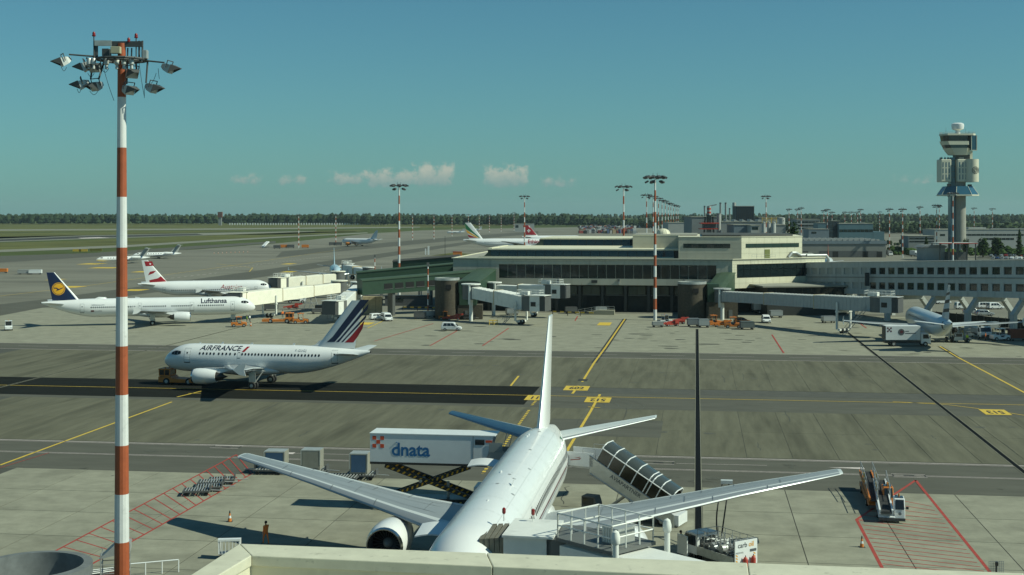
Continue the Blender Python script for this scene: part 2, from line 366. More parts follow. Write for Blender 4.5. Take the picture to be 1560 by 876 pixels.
SHO = mat('shoulder_concrete', (.19,.185,.145), .95, var=.15, scale=.01, stretch=(.2,1,1))
gpoly('taxi_shoulder', [(-900,352.6),(0,351.6),(300,350.3),(500,348.4),(640,346.6),(640,345.4),(500,346.6),(300,348.2),(0,349.4),(-900,350.4)], .05, SHO)
gpoly('runway_shoulder', [(-900,373),(0,368.9),(130,364.2),(310,358.7),(480,352.6),(480,351.7),(300,355.2),(120,359),(0,363.6),(-900,368.6)], .05, SHO)
gpoly('runway_shoulder', [(125,363.4),(170,362.4),(150,361.4),(118,362.6)], .07, WHL)
gpoly('taxi_shoulder', [(-200,388),(0,384.2),(100,380.6),(200,376.2),(300,369.8),(420,362.6),(560,355.4),(560,354),(420,360.6),(300,367),(200,373),(100,377),(0,380.6),(-200,384)], .045, SHO)
ro = random.Random(17); b = MB()
def blot(u, v, r, st):
    n = 9; b.add([UV(u+r*st*cos(2*pi*i/n)*ro.uniform(.6,1.2), v+r*sin(2*pi*i/n)*ro.uniform(.6,1.2), ZM-.008) for i in range(n)], [tuple(range(n))])
for k in range(70): blot(ro.uniform(-70,60), ro.choice((ro.uniform(139,169),ro.uniform(192,229),ro.uniform(123,137))), ro.uniform(.15,.7), ro.uniform(.6,2.2))
for k in range(40): blot(ro.uniform(-60,60), ro.uniform(92,121), ro.uniform(.08,.3), ro.uniform(.8,2))
for k in range(60): blot(ro.uniform(-90,90), ro.uniform(242,300), ro.uniform(.3,1.1), ro.uniform(1,3))
b.build('oil_stains', mat('oil_stain', (.075,.073,.055), .8, var=.3, scale=2), kind='stuff')
b = MB()
for k in range(46):
    u = ro.uniform(-90,70); v = ro.choice((ro.uniform(139,165),ro.uniform(192,224))); L_ = ro.uniform(2,9); pts = [UV(u,v,ZM-.007)]
    for q in range(5): pts.append(UV(u+ro.uniform(-.15,.15), v+L_*(q+1)/5, ZM-.007))
    w = ro.uniform(.03,.07)
    for p_, q_ in zip(pts, pts[1:]): b.add([p_-D2*w, p_+D2*w, q_+D2*w, q_-D2*w], [(0,1,2,3)])
b.build('sealed_cracks', JOINT, kind='stuff')
b = MB()
def wig(p, q, n=9, w=.035):
    pts = [lerp(p,q,i/n)+Vector((ro.uniform(-.25,.25),ro.uniform(-.25,.25),0)) for i in range(n+1)]
    for a_, c_ in zip(pts,pts[1:]):
        d = (c_-a_).normalized(); e_ = Vector((-d.y,d.x,0))*w; b.add([a_-e_+Vector((0,0,ZM+.003)), c_-e_+Vector((0,0,ZM+.003)), c_+e_+Vector((0,0,ZM+.003)), a_+e_+Vector((0,0,ZM+.003))],[(0,1,2,3)])
wig(G(864,741),G(857,768)); wig(G(970,797),G(966,827)); b.build('ground_cable', RUB, kind='structure')
for px_, py_ in ((1003,705),(345,681),(1385,725)):
    u, v = puv(px_, py_); 
    for (du,dv,w,l) in ((0,.75,3.2,.12),(0,-.75,3.2,.12),(-1.5,0,.12,1.4),(1.5,0,.12,1.4),(0,0,1.0,.4)):
        o = MB().bz(-w/2,w/2,-l/2,l/2,0,.003).build('hydrant_marking', WHL if w > 2 else BLK, kind='structure'); o.location = UV(u+du,v+dv,ZM); o.rotation_euler = (0,0,RZ)
# ---------------------------------------------------------------- the building we look out from: its parapet and roof deck
CREAM = mat('cream_cladding', (.66,.625,.47), .6, var=.07, scale=.6, stain=(.9,.60,.84), stretch=(1.6,1.6,.35))
CREAM2 = mat('cream_parapet', (.58,.555,.43), .65, var=.10, scale=2.5, stain=(7,.63,.66), bump=.15)
TILE = mat('facade_tile', (.48,.455,.36), .7, var=.08, scale=.4, rnd=.06, stain=(.6,.58,.80), stretch=(1.5,1.5,.3))
ROOFM = mat('roof_membrane', (.29,.285,.235), .85, var=.15, scale=.2)
ROOFD = mat('roof_dark', (.06,.062,.058), .85, var=.15, scale=.2)
FRAME = mat('dark_frame', (.03,.032,.03), .5)
GREEN = mat('green_cladding', (.024,.058,.033), .55, var=.12, scale=.6)
GREENL = mat('green_roof', (.046,.078,.045), .6, var=.12, scale=.5)
BROWN = mat('brown_mosaic', (.066,.056,.04), .85, var=.3, scale=2.2)
PANE = mat('window_glass', (.010,.018,.020), .07, spec=.7, rnd=.0)
PANEG = mat('green_tinted_glass', (.025,.05,.045), .1, spec=.6)
SHUT = mat('grey_shutter', (.12,.125,.12), .6, var=.1)
JB = mat('jetbridge_white', (.72,.72,.67), .5, var=.07, scale=.8, stain=(.7,.64,.8))
JBC = mat('jetbridge_cream', (.84,.80,.66), .55, var=.06, scale=.8)
JBG = mat('jetbridge_grey', (.40,.41,.395), .55, var=.08)
t = thing('observation_terrace', 'cream concrete roof parapet with capping slabs along the bottom edge', 'parapet', (0,19.6,0))
ZP = 20.4
o0, o1 = at(365,828,20.0), at(1650,876,18.2)
o0 = G(365,828,ZP); o1 = G(1560,873,ZP); i0 = G(383,846,ZP); i1 = G(1560,899,ZP); l0 = G(290,876,ZP); l1 = G(328,879,ZP)
o2 = o1+(o1-o0)*1.0; i2 = i1+(i1-i0)*1.0; l0b = l0+(l0-o0)*8; l1b = l1+(l1-i0)*8
base = Vector((0,19.6,0))
def capping(p, q, r, s_, n, name='capping_slab'):
    for k in range(n):
        a, b = lerp(p,q,(k+.0012)/n), lerp(p,q,(k+.9988)/n); c, d = lerp(s_,r,(k+.0012)/n), lerp(s_,r,(k+.9988)/n)
        MB().prism([a-base,b-base,d-base,c-base], ZP-.16, ZP).build(name, CREAM2, t, bevel=.015)
capping(o0, o2, i2, i0, 6); capping(l0b, o0, i0, l1b, 3)
b = MB(); e = .05
def inset(p, q, r, s_, k=.06): return [lerp(p,s_,k)-base, lerp(q,r,k)-base, lerp(q,r,1-k)-base, lerp(p,s_,1-k)-base]
b.prism(inset(o0,o2,i2,i0), 0, ZP-.162); b.prism(inset(l0b,o0,i0,l1b), 0, ZP-.163); b.build('parapet_wall', CREAM, t)
b = MB(); b.prism([i0-base, i2-base, Vector((i2.x,-30,0))-base, Vector((l1b.x+2,-30,0))-base, l1b-base], ZP-1.75, ZP-1.6); b.build('roof_deck', ROOFM, t)
for k in range(4):
    p = lerp(i0, i2, .11+k*.25)-base; MB().box((p.x,p.y-.02,ZP-.95),(.03,.03,1.25)).build('panel_joint', FRAME, t)
# open drum at the lower left
t = thing('roof_drum', 'big open round drum with a dark rim, cut by the lower left corner', 'drum', (0,0,0))
c = at(50, 861, 60); zc = c.z; t.location = (c.x, c.y, 0)
MB().lathe([(2.5,0),(2.5,zc-.5)], 40, Matrix.Rotation(-pi/2,4,'Y')).build('drum_wall', CREAM, t, smooth=40)
MB().lathe([(2.62,zc-.5),(2.62,zc),(2.22,zc+.02),(2.22,zc-1.6)], 48, Matrix.Rotation(-pi/2,4,'Y')).build('drum_rim', mat('drum_rim_grey', (.14,.15,.15), .7, var=.2, scale=2), t, smooth=30)
MB().disc((0,0,zc-1.55), 2.23, 'z', 40).build('drum_floor', mat('drum_blue_grey', (.30,.36,.38), .6, var=.1), t)
MB().lathe([(0,zc-.95),(.18,zc-1.0),(.2,zc-1.2),(.12,zc-1.55)], 12, Matrix.Translation((.95,-1.2,0)) @ Matrix.Rotation(-pi/2,4,'Y')).build('vent_cap', CREAM, t, smooth=40)

# ---------------------------------------------------------------- the satellite terminal
term = thing('terminal_building', 'low cream and glass terminal with stepped roofs beyond the apron', 'terminal', UV(9,334.5), RZ)
KV = 334.5
def P(px, py, yl):                         # photo pixel -> terminal coordinates on the plane yl metres behind the main front
    tt = (px-780)/F; Y = (KV+yl)/(.139*tt+.99); X = tt*Y
    return (X*.990-Y*.139-9, H-(py-HY)*Y/F)
def Pd(px, x0, y0, d):                     # where the sight line of column px meets the wall (x0,y0)+s*d, returns s and scale
    for k in range(1): pass
    tt = (px-780)/F                        # X = tt*Y ; world = UV(9+x, KV+y)
    # X = (9+x)*.99+(KV+y)*.139 ; Y = -(9+x)*.139+(KV+y)*.99
    ax = (9+x0)*.99+(KV+y0)*.139; ay = -(9+x0)*.139+(KV+y0)*.99
    bx = d[0]*.99+d[1]*.139; by = -d[0]*.139+d[1]*.99
    return (tt*ay-ax)/(bx-tt*by)
ZR = 13.6
FD = Vector((24.5,18.6,0)).normalized(); FN = Vector((FD.y,-FD.x,0)); FL = 30.8; fang = atan2(FD.y, FD.x)
# body
b = MB()
body = [(-70.8,.4),(-.3,.4),(24.2,19.0),(24.2,60),(-71.2,60)]
b.prism(body, 6.9, ZR-.25); b.build('building_core', TILE, term)
ins = [(-70.8,3.5),(-1.8,3.5),(21,21.5),(21,60),(-71.2,60)]
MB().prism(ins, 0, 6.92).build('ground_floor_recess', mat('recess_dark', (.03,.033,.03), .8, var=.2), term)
MB().prism([(-71.4,0),(0,0),(24.5,18.6),(24.5,60),(-71.8,60)], ZR-.25, ZR-.02).build('main_roof', ROOFM, term)
def wall_tiles(name, o, d, length, z0, nz, hz, w, mtl, th=.10, gap=.035, parent=term, stuff=True, nrm=None):
    d = Vector(d).normalized(); ang = atan2(d.y, d.x); n = nrm or Vector((d.y,-d.x,0)); k = max(1, round(length/w)); w = length/k
    if stuff:
        b = MB()
        for i in range(k):
            for j in range(nz):
                c = Vector(o)+d*(w*(i+.5))+n*(th/2)+Vector((0,0,z0+hz*(j+.5))); b.box(c, (w-gap, th, hz-gap), ang)
        b.build(name, mtl, parent, kind='stuff')
    else:
        src = None
        for i in range(k):
            for j in range(nz):
                c = Vector(o)+d*(w*(i+.5))+n*(th/2)+Vector((0,0,z0+hz*(j+.5)))
                if src is None: src = MB().box((0,0,0), (w-gap, th, hz-gap)).build(name, mtl, parent); q = src
                else: q = src.copy(); C.objects.link(q)
                q.location = c; q.rotation_euler = (0,0,ang)
X0 = (1,0,0)
wall_tiles('fascia_tiles', (-71.4,.3,0), X0, 71.4, 12.15, 2, .72, 1.19, TILE)
wall_tiles('fascia_tiles', (-71.4,.3,0), X0, 12, 6.95, 7, .743, 1.2, TILE)
wall_tiles('fascia_panel', (-59.4,.3,0), X0, 59.4, 6.95, 1, 1.6, 2.37, TILE, stuff=False)
wall_tiles('fascia_tiles', (-4,.3,0), X0, 4, 8.55, 5, .72, 1.0, TILE)
f0 = Vector((0,0,0))-FN*-.0
wall_tiles('fascia_tiles', Vector((0,0,0))-FN*.2, FD, FL, 12.35, 2, .62, 1.18, CREAM)
wall_tiles('fascia_tiles', Vector((0,0,0))-FN*.2, FD, 1.5, 8.95, 5, .68, .75, CREAM)
wall_tiles('fascia_tiles', Vector((0,0,0))-FN*.2+FD*30.1, FD, .7, 8.95, 5, .68, .7, CREAM)
wall_tiles('fascia_panel', Vector((0,0,0))-FN*.2, FD, FL, 6.3, 2, 1.32, 2.2, CREAM, stuff=False)
MB().bz(-71.5,0,-.05,.42,ZR-.02,ZR+.16).box(FD*(FL/2)-FN*.12+Vector((0,0,ZR+.085)),(FL+.1,.5,.17),fang).bz(-71.9,-71.4,.42,60,ZR-.02,ZR+.14).build('roof_coping', CREAM, term)
PJ = random.Random(4)
def panes(o, d, n, w, z0, h, gap=.10, inset=.12, tilt=0, m=PANE, frame=True, parent=term, name='window_pane', back=.12):
    d = Vector(d).normalized(); ang = atan2(d.y, d.x); nr = Vector((d.y,-d.x,0)); src = None
    if frame: MB().box(Vector(o)+d*(n*w/2)-nr*(inset+back)+Vector((0,0,z0+h/2)), (n*w, back, h), ang, rx=0).build('window_frame', FRAME, parent)
    for i in range(n):
        c = Vector(o)+d*(w*(i+.5))-nr*(inset-.03)+Vector((0,0,z0+h/2))
        if src is None: src = MB().box((0,0,0), (w-gap, .05, h-gap)).build(name, m, parent); q = src
        else: q = src.copy(); C.objects.link(q)
        q.location = c; q.rotation_euler = (tilt+PJ.uniform(-.007,.007), 0, ang+PJ.uniform(-.006,.006)); q.rotation_mode = 'XYZ'
panes((-59.4,.30,0), X0, 24, 55.4/24, 8.56, 3.56)
panes(FD*1.6-FN*.2, FD, 13, 28.4/13, 8.95, 2.0); panes(FD*1.6-FN*.2, FD, 13, 28.4/13, 10.97, 1.35)
# ground floor: columns and glazing
for i in range(12):
    x = -68+i*5.87
    MB().bz(x-.35,x+.35,1.2,1.9,0,6.93).build('column', FRAME, term)
for i in range(11):
    x = -68+i*5.87
    if i < 1: continue
    panes((x+.7,2.9,0), X0, 2, 2.2, 4.3, 2.3, m=PANEG, frame=False, name='ground_floor_pane', inset=0)
    MB().bz(x+.6,x+5.3,2.95,3.3,4.1,4.3).build('transom', SHUT, term)
for x in (-37,-31.2,-19.4): MB().bz(x,x+4.8,3.2,3.45,0,4.05).build('rolling_door', DARK, term)
for px, py in ((968,435),(1030.5,0)): pass
# clerestory strips and upper storeys
def strip(yl, pxa, pxb, pya, pyb, n, slope_end):
    xa, z0 = P(pxa, pya, yl); xb, _ = P(pxb, pya, yl); _, z1 = P((pxa+pxb)/2, pyb, yl); w = (xb-xa-slope_end)/n
    z0 = max(z0, ZR)
    MB().prism([(xa+slope_end*.6,yl+.5),(xb+1,yl+.5),(xb+1,yl+14),(xa+slope_end,yl+14)], z0, z1).build('clerestory_body', FRAME, term)
    panes((xa+slope_end,yl,0), X0, n, w, z0+.1, z1-z0-.1, gap=.12, inset=0, tilt=-.10)
    # the raked end pane
    b = MB(); b.add([(xa,yl,z0),(xa+slope_end,yl,z0),(xa+slope_end,yl,z1),(xa,yl+4,z0),(xa+slope_end,yl+4,z1)],[(0,1,2),(0,2,4,3)]); b.build('raked_end_pane', PANEG, term)
    MB().bz(xa+slope_end*.7,xb+1.2,yl-.15,yl+34,z1,z1+.35).build('upper_roof', CREAM, term)
    MB().bz(xa-1,xb,yl-.9,yl-.3,z0,z0+.22).build('sill_ledge', CREAM, term)
    return xa, xb, z0, z1
s1 = strip(10, 736, 1027, 391.5, 381, 20, 2.0)
s2 = strip(44, 812, 960, 375, 364.6, 10, 3.0)
xa, z = P(800,371,44)
MB().bz(s1[0]+1.2,s1[0]+2.4,10,40,s1[3]+.1,s1[3]+.5).build('roof_edge', CREAM, term)
def block(name, xa, xb, y0, y1, z0, z1, m, roof=ROOFD):
    MB().bz(xa,xb,y0,y1,z0,z1).build(name, m, term); MB().bz(xa-.1,xb+.1,y0-.1,y1,z1,z1+.25).build('roof_coping', CREAM, term)
xa, z1 = P(964,358,20); xb, _ = P(1034,358,20)
block('upper_block', xa, xb, 20, 52, ZR, z1-.25, TILE)
wall_tiles('cladding_panel', (xa,20,0), X0, xb-xa, ZR+.1, 3, (z1-ZR-.4)/3, 2.4, TILE, stuff=False, th=.06)
MB().bz(xa,xb+5,20.6,52,z1+.01,z1+.1).build('upper_roof_deck', ROOFM, term)
xa, z1 = P(1033.6,361,6); xb, _ = P(1129.5,361,6)
sR = Pd(1222, xb, 6, FD); e2 = Vector((xb,6,0))+FD*sR
MB().prism([(xa,6.06),(xb-.03,6.06),(e2.x-.05,e2.y+.03),(e2.x-.05,e2.y+24),(xa,50)], ZR-.01, z1-.05).build('penthouse', TILE, term)
MB().prism([(xa-.1,5.9),(xb+.04,5.9),(e2.x+.1,e2.y-.1),(e2.x+.1,e2.y+24),(xa-.1,50)], z1-.05, z1+.1).build('penthouse_coping', CREAM, term)
MB().prism([(xa+6,8),(xb,8),(e2.x-2.4,e2.y+.3),(e2.x-2.4,e2.y+22),(xa+6,48)], z1+.1, z1+.55).build('penthouse_roof', ROOFD, term)
hz = (z1-.1-ZR)/4
_, zs1 = P(1080,371.2,6); _, zs0 = P(1080,378,6); xs0, _ = P(1041,371,6); xs1, _ = P(1112.5,371,6)
wall_tiles('cladding_panel', (xa,6.06,0), X0, xb-xa, ZR, 4, hz, 2.35, TILE, stuff=False, th=.06)
wall_tiles('cladding_panel', Vector((xb,6,0))-FN*.06, FD, sR, ZR, 4, hz, 2.45, CREAM, stuff=False, th=.07)
panes((xs0,5.96,0), X0, 6, (xs1-xs0)/6, zs0, zs1-zs0, inset=0, back=.06)
a = Pd(1136,xb,6,FD); c = Pd(1217,xb,6,FD)
panes(Vector((xb,6,0))+FD*a+FN*.05, FD, 6, (c-a)/6, zs0+.1, zs1-zs0-.1, inset=0, m=PANEG, back=.06)
a = Pd(1165,xb,6,FD); MB().box(Vector((xb,6,0))+FD*(a+.8)+FN*.06+Vector((0,0,ZR+1.15)),(1.7,.1,2.3),fang).build('roof_door', mat('olive_door', (.16,.18,.05), .6), term)
# dome, duct, rails on the roof
xd, zd = P(1010.5,357.5,34); b = MB()
for k in range(12):
    a0, a1 = 2*pi*k/12, 2*pi*(k+.93)/12
    b.loft([[Vector((xd+r*cos(a), 34+r*sin(a), zd+hh)) for a in (a0,(a0+a1)/2,a1)] for r, hh in ((2.0,0),(1.85,.7),(1.45,1.25),(.8,1.62),(.15,1.75))], closed=False, caps=False)
b.build('skylight_dome', CREAM, term, smooth=30)
MB().lathe([(2.05,zd-1.2),(2.05,zd+.05),(1.85,zd+.05)],24,Matrix.Translation((xd,34,0)) @ Matrix.Rotation(-pi/2,4,'Y')).build('dome_kerb', CREAM, term)
dp = Vector((14.8,15,ZR)); b = MB()
b.path([dp+Vector((0,0,.1)),dp+Vector((.9,.7,1.3)),dp+Vector((2,1.5,1.3)),dp+Vector((3.2,2.4,.6)),dp+Vector((6.5,5.2,.6))], .42, 10); b.build('roof_duct', STEEL, term, smooth=40)
e3 = FD*FL; b = MB(); b.path([e3+Vector((-5,-2.5,ZR+.6)),e3+Vector((.3,.4,ZR+.6)),e3+Vector((.9,.5,ZR-.4)),e3+Vector((.9,.5,8))], .38, 10); b.build('roof_duct', STEEL, term, smooth=40)
def rail(name, pts, h, parent, m, r=.025, step=1.5, mid=True):
    b = MB(); pts = [Vector(p) for p in pts]
    for p, q in zip(pts, pts[1:]):
        n = max(1, round((q-p).length/step))
        for i in range(n+1): a = lerp(p,q,i/n); b.tube(a, a+Vector((0,0,h)), r, r, 5)
        b.tube(p+Vector((0,0,h)), q+Vector((0,0,h)), r, r, 5)
        if mid: b.tube(p+Vector((0,0,h*.5)), q+Vector((0,0,h*.5)), r, r, 5)
    return b.build(name, m, parent)
rail('roof_railing', [Vector((5,5,ZR)), FD*14+Vector((0,1.5,ZR))], 1.1, term, STEEL)
for px, py in ((1012,0),): pass
for x, z in ((-44,7.9),(-28.5,7.9),(-12,7.9)): MB().bz(x-.2,x+.2,-.05,.25,z-.6,z+.7).bz(x-.25,x+.25,-.25,-.05,z+.1,z+.6,1).build('flood_fitting', [STEEL,SHUT], term)
MB().bz(-35.5,-34,-.0,.18,7.5,8.2).build('gate_sign', FRAME, term)
# canopy block low on the right
t = thing('ground_level_link', 'low flat roofed glazed link building under the right hand facet of the terminal', 'building', (66,324,0), R(8))
MB().bz(-3,17.5,.3,14,0,7.0).build('glazed_wall', FRAME, t); MB().bz(-4.5,18.5,-.8,14,7.0,7.35).build('flat_roof', ROOFM, t)
panes((-3,.3,0), X0, 9, 20.5/9, 3.6, 3.2, m=PANE, frame=False, parent=t, inset=0)
# ---------------------------------------------------------------- pier on portal frames to the right
pA = Vector((88-.4*22,325+22,0)); pd = Vector((18,-45,0)).normalized(); pang = atan2(pd.y,pd.x); LNG = 135
pier = thing('pier_walkway', 'long grey two storey pier raised on slanted portal legs at the right', 'walkway', pA, pang)
PIER = mat('pier_grey', (.44,.45,.42), .7, var=.10, scale=.5, stain=(.6,.58,.80), stretch=(1.5,1.5,.3))
sl_ = .042; zt = lambda x: 12.2+sl_*x
def sband(x0, x1, y0, y1, a, c, m, name='wall_band', mb=None):
    b = mb or MB(); b.loft([[Vector((x,y0,zt(x)-c)),Vector((x,y1,zt(x)-c)),Vector((x,y1,zt(x)-a)),Vector((x,y0,zt(x)-a))] for x in (x0,x1)])
    return b if mb else b.build(name, m, pier)
# y<0 faces the camera side: pier local y points to the right of travel -> use -y side
W0, W1 = -4.2, 4.2
sband(0,LNG,W0-.15,W1,0,1.36,PIER,'parapet_band'); sband(0,LNG,W0-.1,W1,2.97,4.9,PIER,'floor_band'); sband(0,LNG,W0-.15,W1,6.5,7.8,PIER,'base_band')
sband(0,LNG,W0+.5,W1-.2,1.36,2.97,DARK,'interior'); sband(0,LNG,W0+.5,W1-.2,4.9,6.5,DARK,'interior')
sband(0,LNG,W0-.25,W0-.15,3.6,3.75,SHUT,'drip_line'); sband(0,LNG,W0-.30,W1+.1,-.12,0,PIER,'roof_coping')
pit = 3.46; nwin = int(LNG/pit)
prot = pier
blindm = mat('blind_panel', (.36,.37,.34), .7, var=.1)
for i in range(nwin):
    x = 2+i*pit
    for a, c in ((1.36,2.97),(4.9,6.5)):
        sband(x-.55,x+.55,W0-.02,W0+.5,a,c,PIER,'wall_pier')
        bl = i < 8
        b = MB(); sband(x+.56,x+pit-.56,W0+.18,W0+.26,a,c,None,mb=b); wo = b.build('blind_panel' if bl else 'window', blindm if bl else PANE, pier)
        if not bl and i < 30:
            b = MB(); sband(x+.58,x+pit-.58,W0+.05,W0+.17,c-.10,c-.02,None,mb=b); sband(x+.58,x+pit-.58,W0+.05,W0+.17,a+.02,a+.10,None,mb=b); b.build('window_frame', SHUT, wo)
for i in range(9):
    x = 12+i*13.6; zb = zt(x)-7.8; b = MB()
    b.side([(-1,0),(1,0),(1,.02),(-1,.02)],0,.001) if False else None
    b.box((x,0,zb-.55),(1.3,8.0,1.1))
    for s in (-1,1):
        b.loft([[Vector((x+dx,s*(yy)+dy,zz)) for dx,dy in ((-.55,-.6),(.55,-.6),(.55,.6),(-.55,.6))] for yy, zz in ((3.4,zb-.3),(6.0,zb-3.4))])
        b.bz(x-.55,x+.55,s*6.0-.5,s*6.0+.5,0,zb-3.35)
    b.build('portal_frame', PIER, pier)

fm = mat('fence_shade_dark', (.022,.026,.024), .8, var=.2)  # fence added to darken the pier foot, its black partly painted shade
fa, fb = G(1398,487), G(1640,512); t = thing('darkening_fence', 'dark fence along the foot of the pier, also standing in for its shade', 'fence', fa.to_tuple(), atan2((fb-fa).y,(fb-fa).x)); n = 22; Lf = (fb-fa).length
for i in range(n): MB().bz(Lf*i/n+.05,Lf*(i+1)/n-.05,-.05,.05,.15,2.3).build('fence_panel', fm, t); MB().bz(Lf*i/n-.06,Lf*i/n+.04,-.09,.09,0,2.5).build('post', SHUT, t)
for px_,py_,w_ in ((1321,425.5,.9),):
    p = at(px_,py_,316); o = MB().bz(-.5,.5,-.3,.3,-1.6,1.6).build('wall_lamp_frame', FRAME); o.location = p; tag(o, 'dark signal frame fixed to the pier wall between the window rows', 'signal')
BELL = mat('bellows_canvas', (.16,.15,.115), .85, var=.2, scale=2)
# ---------------------------------------------------------------- green fixed walkways and brown drums in front of the terminal
def duct(name, label, a, b_, w, h0, h1, roofm=GREENL, wallm=GREEN, nwin=0, legs=2, win0=.15, win1=.9, ridge=.5):
    """closed walkway from a to b_ (points at the floor), with wall heights h0/h1"""
    a = Vector(a); b_ = Vector(b_); d = (b_-a); L_ = Vector((d.x,d.y,0)).length; ang = atan2(d.y,d.x)
    t = thing(name, label, 'walkway', (a.x,a.y,0), ang); dz = d.z
    def ring(x, z, h): return [Vector((x,-w/2,z)),Vector((x,w/2,z)),Vector((x,w/2,z+h)),Vector((x,-w/2,z+h))]
    MB().loft([ring(0,a.z,h0), ring(L_,a.z+dz,h1)]).build('wall', wallm, t)
    def rr(x, z): return [Vector((x,-w/2-.15,z)),Vector((x,w/2+.15,z)),Vector((x,w/2+.15,z+.2)),Vector((x,w*.25,z+.2+ridge)),Vector((x,-w*.25,z+.2+ridge)),Vector((x,-w/2-.15,z+.2))]
    MB().loft([rr(-.1,a.z+h0+.005), rr(L_+.1,a.z+dz+h1+.005)]).build('roof', roofm, t)
    for i in range(nwin):
        f = win0+(win1-win0)*(i+.5)/nwin; ww = (win1-win0)*L_/nwin; z = a.z+dz*f; h = h0+(h1-h0)*f
        o = MB().bz(-ww*.38,ww*.38,-.04,.04,-.65,.65).build('window', DARK, t); o.location = (L_*f,-w/2-.02,z+h*.52); o.rotation_euler = (0,-atan2(dz+ (h1-h0)*.5,L_),0)
        MB().bz(-ww*.40,ww*.40,-.09,.04,-.78,-.66).build('sill', SHUT, o)
    for k in range(legs):
        f = (k+.5)/legs if legs > 1 else .4; z = a.z+dz*f
        MB().bz(L_*f-.35,L_*f+.35,-w/2+.3,w/2-.3,0,z+.02).build('support_leg', SHUT, t)
    return t
duct('green_walkway', 'long green walkway with a row of dark square windows left of the terminal', at(548,449,322), at(735,436,336), 4.2, 3.35, 3.9, nwin=9, win0=.16, win1=.93, ridge=.3)
duct('green_walkway', 'dark green windowless walkway running behind the one with square windows', at(543,432,360), at(694,418,364), 4.2, 2.9, 2.9, nwin=0, legs=2, ridge=.25)
duct('green_walkway', 'short dark walkway at the far left corner of the terminal, behind the others', at(600,410,400), at(700,403,398), 3.5, 2.2, 2.4, roofm=ROOFD, wallm=GREEN, legs=1)
c3 = P(735,0,0)[0]
duct('green_connector', 'green sloping connector from the terminal front to the brown drum at its left', at(714,447,312), at(741,437,337), 5.0, 2.6, 4.4, legs=0, ridge=.2)
duct('green_connector', 'green sloping connector from the terminal corner to the brown drum at its right', at(1090,457,315), at(1107,441,331), 4.2, 2.7, 4.1, legs=0, ridge=.25)
def drum(label, px0, px1, pyt, pyb, label2, boxes):
    Y = F*H/(pyb-HY); cx = (px0+px1)/2; r = (px1-px0)/2*Y/F; top = H-(pyt-HY)*Y/F
    t = thing('stair_drum', label, 'drum', ((cx-780)*Y/F, Y+r, 0))
    M = Matrix.Rotation(-pi/2,4,'Y')
    MB().lathe([(r,0),(r,top-.55)], 28, M).build('mosaic_wall', BROWN, t, smooth=30)
    MB().lathe([(r+.06,top-.55),(r+.06,top),(r-.25,top),(r-.25,top-.9)], 28, M).build('rim', ALU, t, smooth=30)
    MB().disc((0,0,top-.85), r-.2, 'z', 28).build('drum_roof', ROOFM, t)
    w = MB().bz(-.2,1.1,-r-.08,-r+.3,top-2.6,top-1.5); w.build('window', DARK, t)
    return t, Y, r
t, Y, r = drum('brown mosaic stair drum at the left end of the terminal front', 661.5, 699, 424, 487, '', 0)
MB().bz(r-.3,r+5.6,-r+.8,r,0,3.4).build('base_block', BROWN, t); MB().bz(r+.1,r+4.2,-r+.6,r+.5,3.4,8.6).build('link_box', GREEN, t)
MB().bz(r+1.4,r+2.1,-r+.7,-r+.8,0,2.1).build('service_door', SHUT, t)
t, Y, r = drum('brown mosaic stair drum below the terminal right hand corner', 1035.5, 1079, 430, 486, '', 0)
MB().bz(r-.3,r+7.2,-r+.8,r,0,4.0).build('base_block', BROWN, t); MB().bz(r-.1,r+2.6,-r+.5,r+.5,4.0,8.3).build('link_box', GREEN, t)
MB().bz(r+5,r+5.9,-r+.7,-r+.8,0,2.1).build('service_door', SHUT, t)
